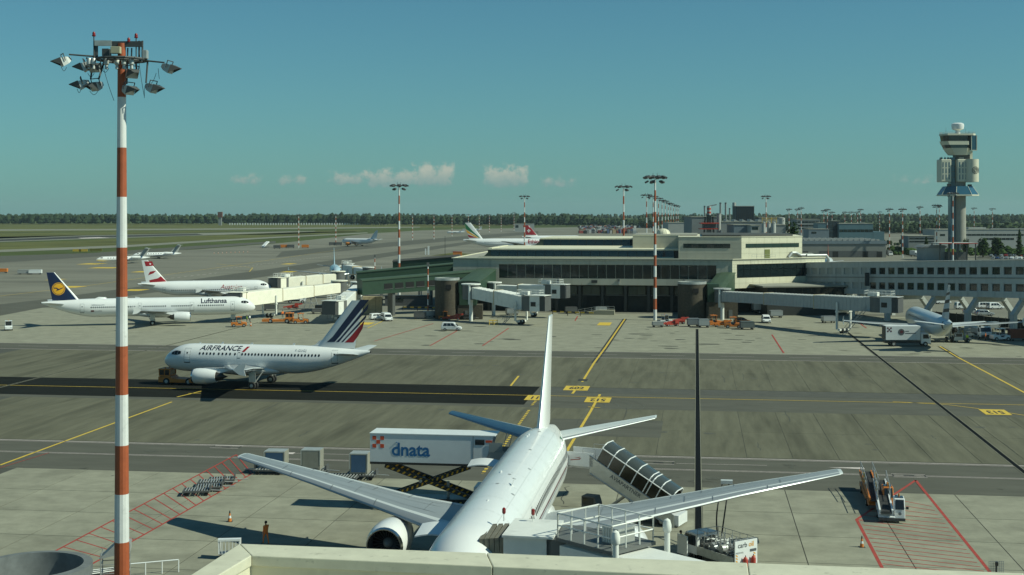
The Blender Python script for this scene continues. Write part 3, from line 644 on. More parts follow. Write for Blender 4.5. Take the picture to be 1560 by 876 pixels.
# ---------------------------------------------------------------- passenger boarding bridges
def jetbridge(label, p0, p1, h, w, m, nsec=2, cabdir=None, leg=.8, stair=True, top_rail=True, cab=True, rot=True, curt=SHUT, ribs=0, grow=.22, short=False):
    p0 = Vector(p0); p1 = Vector(p1); d = p1-p0; ln = Vector((d.x,d.y,0)).length; ang = atan2(d.y,d.x); dz = d.z
    t = thing('boarding_bridge', label, 'jet bridge', (p0.x,p0.y,0), ang)
    zf = lambda x: p0.z+dz*x/ln
    def ring(x, hw, z0, z1): return [Vector((x,-hw,z0)),Vector((x,hw,z0)),Vector((x,hw,z1-.12)),Vector((x,hw-.25,z1)),Vector((x,-hw+.25,z1)),Vector((x,-hw,z1-.12))]
    for k in range(nsec):
        a, c = ln*k/nsec-(.0 if k == 0 else .8), ln*(k+1)/nsec; hw = w/2*(.84+grow*k/ max(1,nsec-1)) ; e = grow*.5*h*k/max(1,nsec-1)
        b = MB(); b.loft([ring(a,hw,zf(a)-e*.6,zf(a)+h*.86+e), ring(c,hw,zf(c)-e*.6,zf(c)+h*.86+e)])
        o = b.build('tunnel', m, t)
        b = MB()
        for x in (a+.06, c-.06):
            b.loft([ring(x-.1,hw+.07,zf(x)-e*.6-.08,zf(x)+h*.86+e+.06), ring(x+.1,hw+.07,zf(x)-e*.6-.08,zf(x)+h*.86+e+.06)])
        b.build('collar', m if k == 0 else RUST, o)
        if ribs:
            b = MB(); n = int((c-a)/ribs)
            for i in range(1,n): b.bz(a+i*ribs-.03,a+i*ribs+.03,-hw-.05,hw+.05,zf(a+i*ribs)-e*.6,zf(a+i*ribs)+h*.86+e+.03)
            b.build('rib', m, o)
    if rot:
        M = Matrix.Translation((-.9,0,0)) @ Matrix.Rotation(-pi/2,4,'Y')
        MB().lathe([(w*.6,p0.z-.3),(w*.6,p0.z+h)], 18, M, caps=True).build('rotunda', curt, t, smooth=30)
        MB().lathe([(w*.68,p0.z+h),(w*.68,p0.z+h+.25)], 18, M, caps=True).build('rotunda_roof', m, t)
        MB().tube((-.9,0,0),(-.9,0,p0.z-.28),.45,.45,14).build('rotunda_column', JB, t, smooth=40)
        MB().bz(-.1,.3,-w/2-.25,-w/2+.1,p0.z-1.4,p0.z+h+.1).build('frame_post', JB, t)
    if cab:
        ca = 0 if cabdir is None else cabdir
        hc = h*(1+grow*.4)
        M = Matrix.Translation((ln,0,0)) @ Matrix.Rotation(ca,4,'Z')
        z0 = zf(ln)-.25
        MB().lathe([(w*.58,z0),(w*.58,z0+hc)], 18, Matrix.Translation((ln,0,0)) @ Matrix.Rotation(-pi/2,4,'Y'), caps=True).build('cab_rotunda', curt, t, smooth=30)
        o = MB().bz(.9,3.3,-w*.56,w*.56,z0,z0+hc+.1).xf(M).build('cab', m, t)
        MB().bz(1.2,2.4,-w*.575,-w*.55,z0+1.1,z0+2.1).xf(M).build('cab_window', CABG, o)
        b = MB()
        for i in range(5):
            x = 3.3+i*.28; b.bz(x,x+.2,-w*.53,w*.53,z0+.05,z0+hc+.02-.03*i) if not short else b.box((x+.1,0,z0+hc*.5),(.25,w*1.06,hc*(1.0-.015*i)),.02*i,ry=.03*i)
        b.xf(M).build('bellows', BELL if short else DGREY, t)
        MB().bz(.5,3.35 if short else 4.6,-w*.62,w*.62,z0+hc+.1,z0+hc+.22).xf(M).build('cab_roof', m, t)
        if top_rail:
            b = MB(); zr = z0+hc+.2
            pts = [(-2.5,-w*.4),(-2.5,w*.4),(3,w*.4),(3,-w*.4),(-2.5,-w*.4)]
            for (x,y),(x2,y2) in zip(pts,pts[1:]):
                for q in (0,.33,.66): b.tube((lerp(x,x2,q),lerp(y,y2,q),zr),(lerp(x,x2,q),lerp(y,y2,q),zr+1.1),.035,.035,5)
                for hh in (.55,1.1): b.tube((x,y,zr+hh),(x2,y2,zr+hh),.035,.035,5)
            b.bz(-2,0,-.7,.7,zr,zr+.8); b.xf(M).build('roof_railing', JB, t)
    if leg:
        x = ln*leg; z = zf(x)
        g = MB()
        for s in (-1,1): g.bz(x-.18,x+.18,s*w*.62-.18,s*w*.62+.18,.9,z+h*.5)
        g.bz(x-.25,x+.25,-w*.7,w*.7,z-.75,z-.35); g.bz(x-.3,x+.3,-w*.45,w*.45,.55,1.0)
        lg = g.build('drive_column', JB, t)
        for s in (-1,1):
            for dx in (0,):
                MB().tube((x,s*.55-.22,.55),(x,s*.55+.22,.55),.55,.55,16).build('wheel', RUB, lg, smooth=40)
    if stair:
        x = ln-1.5; z = zf(x); b = MB(); y = -w*.75; n = 12
        for i in range(n): f = i/(n-1); b.bz(x-f*z*1.1-.15,x-f*z*1.1+.15,y-.45,y+.45,z*(1-f)-.03,z*(1-f)+.03)
        for s in (-.45,.45):
            b.tube((x,y+s,z),(x-z*1.1,y+s,.05),.06,.06,5); b.tube((x,y+s,z+1),(x-z*1.1,y+s,1.05),.04,.04,5)
            for i in range(0,n,3): f = i/(n-1); b.tube((x-f*z*1.1,y+s,z*(1-f)),(x-f*z*1.1,y+s,z*(1-f)+1),.03,.03,5)
        b.bz(x,x+1.2,y-.5,y+.5,z-.05,z+.02); b.build('service_stair', STEEL, t)
    return t
jetbridge('grey boarding bridge docked at the blue grey airliner by the pier', at(1104,459,311), at(1338,473.5,268), 2.8, 3.1, JBG, 3, cabdir=.45, leg=.80, ribs=1.1)
jetbridge('empty pale grey boarding bridge slanting down in front of the left brown drum', at(722,454,307), at(806,471.5,297), 3.1, 3.4, JB, 2, cabdir=.25, leg=.86, ribs=1.2)
jetbridge('white boarding bridge with roof railings, half hidden behind the sloping grey one', at(757,449,324), at(838,452,318), 2.9, 3.0, JB, 2, cabdir=0, leg=.7, stair=False)
jetbridge('cream boarding bridge reaching the nose of the airliner with the dark blue tail', at(514,445.5,342), at(366,464.5,308), 2.9, 3.2, JBC, 3, cabdir=.35, leg=.72, stair=False, grow=.3)
jetbridge('cream boarding bridge reaching the nose of the airliner with the red and white tail', at(511,429,392), at(432,438,382), 2.9, 3.3, JBC, 3, cabdir=.4, leg=.7, stair=False, grow=.2)
jetbridge('short empty boarding bridge with a dark cab front behind the striped tail fin', at(546,448,333), at(516,476,303), 2.9, 3.3, JB, 2, cabdir=-.35, leg=.9, grow=.1)
jetbridge('white boarding bridge of the small blue airliner, behind the cream ones', at(560,420,420), at(528,414,455), 2.6, 3, JB, 2, cabdir=-.4, leg=.7, stair=False)
# ---------------------------------------------------------------- lattice of background buildings
BL = mat('hall_grey', (.22,.235,.235), .8, var=.08, scale=.3); BL2 = mat('hall_pale', (.36,.37,.35), .8, var=.06, scale=.3)
TEAL = mat('teal_panel', (.085,.16,.19), .6, var=.08, scale=.3); NAVYP = mat('navy_louvre', (.018,.03,.045), .6, var=.15, scale=.5)
BLUEG = mat('blue_grey_panel', (.16,.20,.23), .7, var=.08)
def bld(name, label, px0, px1, pyt, Y, depth, m, cat='building', roof=ROOFM, bands=(), zb=0, rz=0, nwin=0):
    x0, x1 = (px0-780)*Y/F, (px1-780)*Y/F; z1 = H-(pyt-HY)*Y/F; w = x1-x0
    t = thing(name, label, cat, ((x0+x1)/2, Y, 0), rz)
    MB().bz(-w/2,w/2,0,depth,zb,z1).build('wall', m, t); MB().bz(-w/2-.2,w/2+.2,-.2,depth+.2,z1,z1+.35).build('roof', roof, t)
    for (a, c, l, r) in bands:                    # window bands as pixel rows, with their own panes
        za, zc = H-(a-HY)*Y/F, H-(c-HY)*Y/F; xa, xb = (l-780)*Y/F-(x0+x1)/2, (r-780)*Y/F-(x0+x1)/2
        n = max(1, round((xb-xa)/3.0)); b = MB()
        for i in range(n): b.bz(xa+(xb-xa)*i/n+.12,xa+(xb-xa)*(i+1)/n-.12,-.06,.02,zc,za)
        b.build('window_band', PANE, t)
    return t
t = bld('plant_hall', 'pale grey windowless plant hall left of the red and white chimney', 1054, 1096, 331, 640, 30, BL)
t = bld('plant_hall', 'long grey plant hall with a row of sloping rooflights', 1094, 1161, 338.5, 655, 40, BL)
for i in range(10):
    x = -19+i*4.0; MB().side([(x,0),(x+2.6,0),(x+.4,1.1)],1,10).xf(Matrix.Translation((0,0,H-(338.5-HY)*655/F+.36))).build('rooflight', BL2, t)
t = bld('plant_annexe', 'low blue grey plant annexe in front of the long hall', 1118, 1143, 343, 610, 20, BLUEG)
t = bld('plant_annexe', 'white plant annexe with a dark louvre opening', 1144, 1157, 344, 600, 16, BL2, bands=((346,350,1145,1155.5),))
t = bld('cooling_block', 'tall almost black louvred block standing above the plant roofs', 1121, 1149, 314.5, 760, 12, NAVYP, roof=BL2)
for i in range(9): MB().bz(-4.6+i*1.15,-4.3+i*1.15,-.1,.02,3,28.5).build('louvre', FRAME, t)
t = bld('plant_block', 'grey plant block to the right of the silos', 1182, 1197, 343, 600, 16, BL)
t = bld('storage_block', 'pale industrial block with a white tank on its roof', 1156, 1190, 331.5, 760, 14, BL)
# chimneys
for px, pyt, w, Y, lb in ((1097.5,308.5,.7,820,'slim chimney stack nearest the red and white chimney'),(1105.5,308.5,.7,830,'slim chimney stack in the middle of the plant'),(1111.5,317,.6,840,'short slim chimney stack beside the wide one'),(1073.5,313.5,.6,800,'thin grey mast left of the red and white chimney')):
    p = at(px,pyt,Y); t = thing('chimney', lb, 'chimney', (p.x,Y,0)); MB().tube((0,0,0),(0,0,p.z-.9),w,w*.85,10).build('stack', BL, t, smooth=40); MB().tube((0,0,p.z-.88),(0,0,p.z),w*.92,w*.92,10).build('stack_cap', DGREY, t)
p = at(1118.3,308.5,780); t = thing('chimney', 'wide pale chimney touching the black louvred block', 'chimney', (p.x,780,0)); MB().tube((0,0,0),(0,0,p.z),1.0,1.0,12).build('stack', BL2, t, smooth=40); MB().tube((.9,0,0),(.9,0,p.z-.5),.35,.35,8).build('flue', BL, t)
p = at(1095,326,630); t = thing('chimney', 'stout pale chimney standing in front of the plant hall', 'chimney', (p.x,630,0)); MB().tube((0,0,0),(0,0,p.z),1.05,.95,14).build('stack', BL2, t, smooth=40); MB().tube((0,0,p.z),(0,0,p.z+.4),1.1,1.1,14).build('stack_cap', BL, t)
Y = 625; p = at(1080,314,Y); t = thing('lattice_chimney', 'red and white banded chimney above dark red framed platforms', 'chimney', (p.x,Y,0))
z0 = H-(340-HY)*Y/F
b = MB()
for k in range(5): za = lerp(H-(328-HY)*Y/F, p.z, k/5); zb = lerp(H-(328-HY)*Y/F, p.z, (k+1)/5); b.tube((0,0,za),(0,0,zb),1.0,1.0,12,k%2,caps=(k in (0,4)))
b.build('banded_stack', [BL2, REDP], t); MB().tube((0,0,0),(0,0,H-(328-HY)*Y/F),1.3,1.1,12).build('stack', BL, t); MB().box((1.6,0,p.z+.3),(4.2,.5,.5),0,0,-.2).build('stack_flag', BL, t)
b = MB()
for s in (-3.2,3.2):
    for y in (-2,2): b.tube((s,y,0),(s*.55,y*.6,H-(330-HY)*Y/F),.22,.2,6)
for k in range(6):
    z = z0+k*.75; b.bz(-3,3,-2,2,z,z+.12)
b.build('lattice_frame', FRAME, t); MB().bz(-4.4,4.4,-3.4,3,z0-.3,z0+.3).bz(-4.6,3.9,-3.2,3,z0-2.9,z0-2.4).build('red_platform', REDP, t); MB().bz(-3,3,-2.4,2,z0-2.4,z0-.3).build('plant_room', DGREY, t)
for i,(px,w) in enumerate(((1163.5,5.2),(1178.5,6.2),(1171,5.2))):
    Y = 598 if i < 2 else 606; p = at(px,338.5,Y); r = w*Y/F/2*1.15; t = thing('silo', ['white silo on the left of the plant pair','white silo on the right of the plant pair','white silo half hidden behind the other two'][i], 'silo', (p.x,Y,0))
    MB().lathe([(r,0),(r,p.z-.8),(r*.7,p.z),(0.05,p.z+.2)],16,Matrix.Rotation(-pi/2,4,'Y')).build('shell', BL2, t, smooth=35)
    b = MB()
    for s in (-1,1): b.tube((s*r,-r,p.z-.4),(s*r,-r,p.z+2.2),.1,.1,5)
    b.bz(-r*1.1,r*1.1,-r*1.1,-r*.9,p.z+.9,p.z+1.1).bz(-r*1.1,r*1.1,-r,-r*.8,p.z+1.7,p.z+1.9); b.build('gantry', YELV, t)
p = at(1191,331.5,700); t = thing('roof_tank', 'squat white round tank above the plant block', 'tank', (p.x,700,0)); MB().lathe([(1.7,0),(1.7,p.z-.2),(1.2,p.z),(0,p.z+.1)],16,Matrix.Rotation(-pi/2,4,'Y')).build('shell', BL2, t, smooth=35); MB().disc((.6,-1.72,p.z-1.7),.25,'y',10).build('hatch', DARK, t)
# halls and offices further right
t = bld('cargo_hall', 'long low grey cargo hall with many rooflights behind the pier', 1222, 1350, 368, 745, 60, mat('cargo_wall', (.20,.205,.19), .85, var=.08, scale=.2), roof=ROOFD)
z1 = H-(368-HY)*745/F; MB().bz(-24,24.2,-.4,.2,z1-1.3,z1+.4).build('eaves_band', BLUEG, t)
b = MB()
for j in range(5):
    for i in range(14): b.box((-21+i*3.2+j*.7,6+j*11,z1+.75),(1.6,2.2,.9))
b.build('rooflight', BL2, t, kind='stuff')
for x in (-22,-5,12,20): MB().bz(x-1.6,x+1.6,-.12,.05,0,3.4).build('dock_door', DARK, t)
MB().bz(-14,19,-.10,.05,.2,3.7).build('dock_recess', DGREY, t)
t = bld('office_block', 'teal two storey office block with one dark window band', 1278, 1330, 341, 880, 26, TEAL, bands=((349.5,353.5,1278.5,1330),)); MB().bz(11.6,19,0,20,0,H-(353-HY)*880/F).build('side_wing', TEAL, t); MB().bz(4,7,4,8,H-(341-HY)*880/F,H-(339-HY)*880/F).build('roof_plant', BL, t)
t = bld('lift_shaft', 'black shaft tower standing against the teal office block', 1268.5, 1278, 337, 884, 14, NAVYP)
b = MB()
for k in range(9): b.bz(-6.5,-2,-1,1,2+k*2.4,2.2+k*2.4)
for s in (-6.4,-4.2,-2.2): b.tube((s,-1,0),(s,-1,23),.12,.12,5)
b.build('stair_frame', FRAME, t)
t = bld('office_block', 'pale office block with grey window bands behind the round tree', 1214, 1249, 334.5, 1010, 22, BL, bands=((337,339.5,1215,1248),(342.5,345,1215,1248),(347,349,1215,1248)))
t = bld('service_shed', 'low blue grey shed in front of the pale banded offices', 1232, 1263, 349.5, 850, 16, BLUEG, bands=((353,356,1236,1244),))
t = bld('service_shed', 'blue shed beside the dark shaft tower', 1246, 1262, 340, 930, 14, TEAL)
t = bld('tower_base_building', 'long white building with dark window bands at the foot of the control tower', 1424, 1600, 350, 880, 26, BL2, bands=((356.5,359,1467,1560),(362.5,365.5,1500,1545),(356.5,359.5,1432,1440)))
MB().bz(-14,-2,6,14,H-(350-HY)*880/F,H-(346.5-HY)*880/F).build('roof_plant', BL2, t); MB().bz(2,26,8,12,H-(350-HY)*880/F,H-(348-HY)*880/F).build('roof_duct', BL, t)
t = bld('low_office', 'low pale office with two window bands left of the tower building', 1384, 1424, 360, 820, 16, BL, bands=((362.5,364.5,1385,1423),(367,369,1385,1423)))
t = bld('hangar_shed', 'light grey shed with a shallow roof beside the red roofed canopy', 1409, 1440, 378, 700, 14, BL2, roof=BL)
MB().side([(-7,0),(7,0),(5,1.2),(-5,1.2)],-.5,14).xf(Matrix.Translation((0,0,H-(378-HY)*700/F+.36))).build('pitched_roof', BL, t)
Y = 690; p = at(1431,370,Y); q = at(1489,370,Y); t = thing('canopy', 'flat red edged canopy on dark columns in front of the tower', 'canopy', ((p.x+q.x)/2,Y,0)); w = q.x-p.x
MB().bz(-w/2,w/2,0,16,p.z-.45,p.z).build('canopy_roof', BL2, t); MB().bz(-w/2-.1,w/2+.1,-.2,0,p.z-.5,p.z-.1).build('red_edge', REDP, t)
for i in range(5):
    for y in (1,14): MB().bz(-w/2+.6+i*(w-1.2)/4-.25,-w/2+.6+i*(w-1.2)/4+.25,y-.25,y+.25,0,p.z-.45).build('column', FRAME, t)
MB().bz(-4,6,5,12,0,4.5).build('kiosk', DGREY, t)
t = bld('fire_station', 'small white building with dark doors far across the apron', 784, 814, 341, 1750, 18, BL2, bands=((343,347,785,790),(343,347,800,806)))
t = bld('freight_shed', 'low white open freight shed beside the long row of masts', 1018, 1044, 339.5, 880, 30, BL2)
t = bld('gate_house', 'red and white runway cabin on posts at the edge of the wood', 331.5, 338, 323, 2600, 8, mat('cabin_rust', (.13,.055,.04), .8), zb=16)
MB().bz(-3,3,1,6,0,16).build('stilt_base', BL, t)
# ---------------------------------------------------------------- control tower
YT = 800;  tx = lambda px: (px-1459)*YT/F; tz = lambda py: H-(py-HY)*YT/F
TC = mat('tower_concrete', (.30,.29,.25), .8, var=.1, scale=.3); TCR = mat('tower_cream', (.60,.58,.45), .6, var=.05, scale=.3); TBL = mat('tower_blue_glass', (.03,.10,.15), .12, spec=.7)
tw = thing('control_tower', 'tall control tower with a flared glass cab and white radar dome on top', 'tower', ((1459-780)*YT/F, YT, 0))
V = Matrix.Rotation(-pi/2,4,'Y')
MB().lathe([(tx(1469)*.95,0),(tx(1469)*.85,tz(240))],24,Matrix.Translation((tx(1462),0,0)) @ V).build('round_shaft', TC, tw, smooth=40)
MB().bz(tx(1446.3),tx(1453),-2.5,2.5,0,tz(240)).build('lift_shaft', TBL, tw)
b = MB()
for k in range(16): z = 6+k*3.4; b.bz(tx(1446.2),tx(1453.1),-2.6,-2.5,z,z+.25)
b.build('shaft_mullion', FRAME, tw)
def ngon(r, z, n=8, a0=pi/8, cx=0, cy=0, sx=1): return [Vector((cx+sx*r*cos(a0+2*pi*i/n), cy+r*sin(a0+2*pi*i/n), z)) for i in range(n)]
hs = lambda px: (px-1458.5)*YT/F/cos(pi/8)
MB().loft([ngon(hs(1487)-.2,tz(297)),ngon(hs(1478)+.3,tz(284))]).build('skirt_glass', TBL, tw)
MB().loft([ngon(hs(1487),tz(298.5)),ngon(hs(1487),tz(296.6))]).build('skirt_rim', TCR, tw); MB().loft([ngon(hs(1479.5),tz(286)),ngon(hs(1477),tz(284))]).build('skirt_top', TCR, tw)
b = MB(); 
for i in range(8):
    a = ngon(hs(1487)-.15,tz(297))[i]; c = ngon(hs(1478)+.33,tz(284.5))[i]; b.tube(a,c,.18,.18,5)
b.build('skirt_mullion', TCR, tw)
MB().lathe([(3.6,tz(284)),(3.6,tz(278))],20,V).build('neck', TC, tw)
MB().bz(tx(1440),tx(1445),-5,-3,tz(284),tz(280)).build('roof_plant', FRAME, tw); MB().bz(tx(1474),tx(1478),-3,0,tz(284),tz(281)).build('roof_plant', FRAME, tw)
def office(name, px0, px1, y0, y1, m=TCR):
    o = MB().bz(tx(px0),tx(px1),y0,y1,tz(277.5),tz(243)).build(name, m, tw, bevel=.5); return o
o = office('office_drum', 1430, 1446, -4.2, 4.2)
for i in range(3):
    for j in range(3): MB().bz(tx(1432.5+i*4.6),tx(1434.1+i*4.6),-4.26,-4.1,tz(255+j*9.3),tz(247.5+j*9.3)).build('window', TBL, o)
o = office('office_drum', 1454, 1485.5, -5.6, 5.5)
for i in range(3):
    for j in range(3): MB().bz(tx(1456.5+i*4.8),tx(1458.1+i*4.8),-5.66,-5.5,tz(255+j*9.3),tz(247.5+j*9.3)).build('window', TBL, o)
# ring logo on the curved right bay
bay = MB().lathe([(4.2,tz(277.5)),(4.2,tz(243))],24,Matrix.Translation((tx(1476.5),-4.0,0)) @ V, caps=True).build('round_bay', TCR, tw, smooth=40)
cl = Vector((tx(1479.5),-4,tz(260))); b = MB()
for r0, r1 in ((.45,.8),(1.15,1.5),(1.9,2.25)):
    n = 28; vs = []
    for i in range(n):
        a = 2*pi*i/n
        for rr_ in (r0,r1):
            x = rr_*cos(a); z = rr_*sin(a); th = -pi/2+.25+x/4.25; vs.append((tx(1476.5)+4.26*cos(th),-4+4.26*sin(th),cl.z+z))
    b.add(vs,[(2*i,2*i+1,(2*i+3)%(2*n),(2*i+2)%(2*n)) for i in range(n)])
for k in range(3):
    vs = []
    for z in (-1.6,1.6):
        for x in (2.7+k*.55,3.0+k*.55): th = -pi/2+.25+x/4.25; vs.append((tx(1476.5)+4.27*cos(th),-4+4.27*sin(th),cl.z+z))
    b.add(vs,[(0,1,3,2)])
b.build('ring_logo', FRAME, bay)
b = MB()
for i in range(7): a = 2*pi*i/7; b.tube((tx(1438)+2.4*cos(a),2.4*sin(a),tz(243)),(tx(1438)+2.4*cos(a)+.3,2.4*sin(a),tz(239.5)),.35,.2,6)
b.build('roof_antennas', FRAME, tw)
MB().bz(tx(1454),tx(1475),-3,3,tz(243),tz(236)).build('cab_neck', FRAME, tw); MB().bz(tx(1472),tx(1480),-2,2,tz(243),tz(230)).build('cab_post', TCR, tw)
def cabring(pl, pr, py, k=1): return [Vector((tx(pl),-2.5*k,tz(py))),Vector((tx(pl)+2.4,-5.6*k,tz(py))),Vector((tx(pr)-2.4,-5.6*k,tz(py))),Vector((tx(pr),-2.5*k,tz(py))),Vector((tx(pr),3*k,tz(py))),Vector((tx(pr)-2.4,5.6*k,tz(py))),Vector((tx(pl)+2.4,5.6*k,tz(py))),Vector((tx(pl),3*k,tz(py)))]
for nm, a, c, m in (('cab_base',(1446,1474,236.5,.8),(1438.5,1475.5,226),TCR),('lower_glazing',(1438.9,1475,226,.98),(1436.5,1475.4,221,.98),PANE),('cab_band',(1436,1476,221.2),(1433.5,1476,215.5),TCR),('upper_glazing',(1435.5,1475.3,215.5,.96),(1434.2,1475.5,206.8,.98),PANE),('cab_roof',(1433,1484,206.8),(1433,1484,204),TCR)):
    MB().loft([cabring(*a), cabring(*c)]).build(nm, m, tw)
b = MB()
for i in range(9): x = tx(1437+i*4.6); b.tube((x,-5.62,tz(215.5)),(x-.1,-5.66,tz(207)),.1,.1,4)
b.build('cab_mullion', FRAME, tw)
MB().bz(tx(1475.5),tx(1483.3),-5.2,4,tz(229),tz(206.9)).build('lift_glass', TBL, tw); b = MB()
for x in (1475.4,1483.4): b.bz(tx(x)-.18,tx(x)+.18,-5.4,-5.1,tz(229.5),tz(206.8))
b.bz(tx(1475.4),tx(1483.4),-5.4,-5.1,tz(230),tz(229)); b.build('lift_frame', TCR, tw)
rail('roof_railing', [cabring(1433.5,1483.5,204)[i] for i in (0,1,2,3,4,5,6,7,0)], 1.0, tw, STEEL, r=.05, step=2)
MB().lathe([(1.6,tz(204)),(1.3,tz(199)),(3.4,tz(197)),(3.75,tz(192)),(3.6,tz(189)),(2.4,tz(187.3)),(.05,tz(187))],24,V).build('radar_dome', WHITE, tw, smooth=50)
for px, py in ((1441,194),(1471,196),(1476,199)): MB().tube((tx(px),0,tz(204)),(tx(px),0,tz(py)),.08,.05,5).build('antenna', FRAME, tw)
# ---------------------------------------------------------------- floodlight masts
MR = mat('mast_red', (.36,.085,.030), .55, var=.14, scale=1.5, stain=(2.5,.62,.78)); MW = mat('mast_white', (.68,.68,.66), .5, var=.07, scale=1.5, stain=(2.5,.62,.84))
LAMPG = mat('lamp_glass', (.55,.57,.55), .15, metal=.3); BEAC = mat('beacon_red', (.22,.015,.015), .3)
GALV = mat('mast_steel_dark', (.075,.08,.08), .6, metal=.3, var=.15)
def floodlight(parent, c, az, tilt=.5, s=1.0, detail=True, name='floodlight'):
    M = Matrix.Translation(c) @ Matrix.Rotation(az,4,'Z') @ Matrix.Rotation(tilt,4,'Y')
    b = MB(); b.loft([[Vector((x,y*w,z*h)) for y,z in ((-1,-1),(1,-1),(1,1),(-1,1))] for x,w,h in ((-.42*s,.14*s,.10*s),(-.15*s,.30*s,.22*s),(.22*s,.36*s,.27*s))]); o = b.xf(M).build(name, ALU if detail else GALV, parent)
    if detail:
        MB().box((.235*s,0,0),(.02*s,.62*s,.44*s)).xf(M).build('lamp_glass', LAMPG, o)
        b = MB(); b.loft([[Vector((x,y*w,.29*s+dz)) for y,dz in ((-1,-.02*s),(1,-.02*s),(1,.02*s),(-1,.02*s))] for x,w in ((.2*s,.38*s),(.75*s,.16*s))]); b.add([Vector((.2*s,sg*.38*s,.29*s)) for sg in (-1,)]+[Vector((.75*s,-.16*s,.29*s)),Vector((.22*s,-.38*s,-.2*s))],[(0,1,2)]); b.add([Vector((.2*s,.38*s,.29*s)),Vector((.75*s,.16*s,.29*s)),Vector((.22*s,.38*s,-.2*s))],[(0,1,2)]); b.xf(M).build('visor', DGREY, o)
        b = MB(); b.path([Vector((0,-.4*s,0)),Vector((-.05*s,-.42*s,.45*s)),Vector((-.05*s,.42*s,.45*s)),Vector((0,.4*s,0))],.03*s,5); b.xf(M).build('bracket', GALV, o)
    return o
# nearest mast, left of frame
Ym = 67.6; pm = at(185.5,70,Ym); mz = lambda py: H-(py-HY)*Ym/F
t = thing('floodlight_mast', 'tall red and white banded floodlight mast, the nearest one on the left', 'light mast', (pm.x,Ym,0))
edges = [66,148,225,300,377,452,527,601,678,752,825,900,975,1050,1080]
rr_ = lambda z: .20+(mz(66)-z)*.0066
for k,(a,c) in enumerate(zip(edges,edges[1:])):
    MB().lathe([(rr_(mz(c)),max(0,mz(c))),(rr_(mz(a)),mz(a))],14,V,caps=True).build('pole_band', MR if k%2 == 0 else MW, t)
sx = Ym/F; hx = lambda px: (px-185.5)*sx
# head frame (pixels of the photograph turned into metres at the mast)
b = MB()
ring = [Vector((.95*cos(2*pi*i/16), .95*sin(2*pi*i/16), mz(93))) for i in range(17)]; b.path(ring, .055, 6)
ring = [Vector((1.25*cos(2*pi*i/16), 1.25*sin(2*pi*i/16), mz(91))) for i in range(17)]; b.path(ring, .07, 6)
for i in range(8): a = 2*pi*i/8; b.tube((.15*cos(a),.15*sin(a),mz(91)),(1.25*cos(a),1.25*sin(a),mz(91)),.04,.04,5)
b.box((0,0,mz(91)),(.9,.9,.22)); b.build('ring_frame', GALV, t)
MB().bz(hx(145),hx(171),-.12,.02,mz(70),mz(62)).build('top_beam', ALU, t); MB().bz(hx(171),hx(218),-.1,.04,mz(71.5),mz(63)).build('top_beam', GALV, t)
b = MB(); 
for px in (145,148,217,212): b.tube((hx(px),0,mz(92)),(hx(px),0,mz(62)),.05,.05,5)
for px, py in ((194,73),(200,73)): b.tube((hx(px),0,mz(91)),(hx(px)+.02,0,mz(py)),.04,.04,5)
b.bz(hx(158),hx(168),-.3,.2,mz(86),mz(75)); b.build('head_frame', GALV, t)
MB().bz(hx(172.5),hx(187),-.5,-.2,mz(83),mz(72.5)).build('control_box', mat('box_beige', (.42,.40,.27), .6), t, bevel=.02); MB().bz(hx(219),hx(226),-.3,.05,mz(90),mz(77)).build('junction_box', ALU, t, bevel=.02)
for px, py, bt in ((143.5,48.5,88),(207.8,51,88),(196.5,57.5,63)):
    o = MB().tube((hx(px),-.05,mz(bt)),(hx(px),-.05,mz(py+6)),.03,.03,6).build('beacon_stem', GALV, t)
    MB().lathe([(.09,mz(py+7)),(.10,mz(py+5.5)),(.075,mz(py+5)),(.08,mz(py+2)),(.04,mz(py)),(.005,mz(py))],10,Matrix.Translation((hx(px),-.05,0)) @ V).build('beacon', BEAC, o, smooth=40)
for px in (142.5,149,168.5,184.5,195,206.5):
    MB().lathe([(.10,mz(91)),(.13,mz(92.5)),(.13,mz(100)),(.07,mz(102)),(.09,mz(107)),(.03,mz(108))],10,Matrix.Translation((hx(px),-.7,0)) @ V).build('ballast_canister', ALU, t, smooth=40)
arms = MB()
for a, c in (((145,86,0),(108,84,-.3)),((143,86,0),(140,121,-.2)),((160,90,0),(154,122,-.4)),((218,92,0),(252,96,-.2)),((225,92,0),(225,127,-.3)),((194,95,0),(190.5,127,.3)),((132,88,0),(134,100,.5)),((207,95,0),(205,108,.4))):
    MB().tube((hx(a[0]),a[2],mz(a[1])),(hx(c[0]),c[2],mz(c[1])),.05,.045,6).build('floodlight_arm', GALV, t)
for px, py, az in ((100,94,pi+.5),(128,129,pi+.35),(149,131.5,pi+.9),(133,102,pi+.2),(148,103,pi+1.2),(258,104.5,-.15),(233,134.5,-.25),(197,137,-.5),(202,112,-.9)):
    floodlight(t, Vector((hx(px),-.2,mz(py))), az, .42, .84)
b = MB(); rc = random.Random(5)
for (x0,y0,x1,y1) in ((96,103,104,103),(120,136,126,136),(139,139,152,139),(136,112,146,112),(157,105,168,105),(158,97,176,154),(214,97,222,148),(222,134,222,150),(243,105,245,121),(240,112,232,128)):
    pts = [Vector((hx(lerp(x0,x1,q/6)),-.25,mz(lerp(y0,y1,q/6)+ (6 if abs(y1-y0) < 5 else 3)*sin(pi*q/6)))) for q in range(7)]; b.path(pts,.012,4)
b.build('cable', RUB, t)
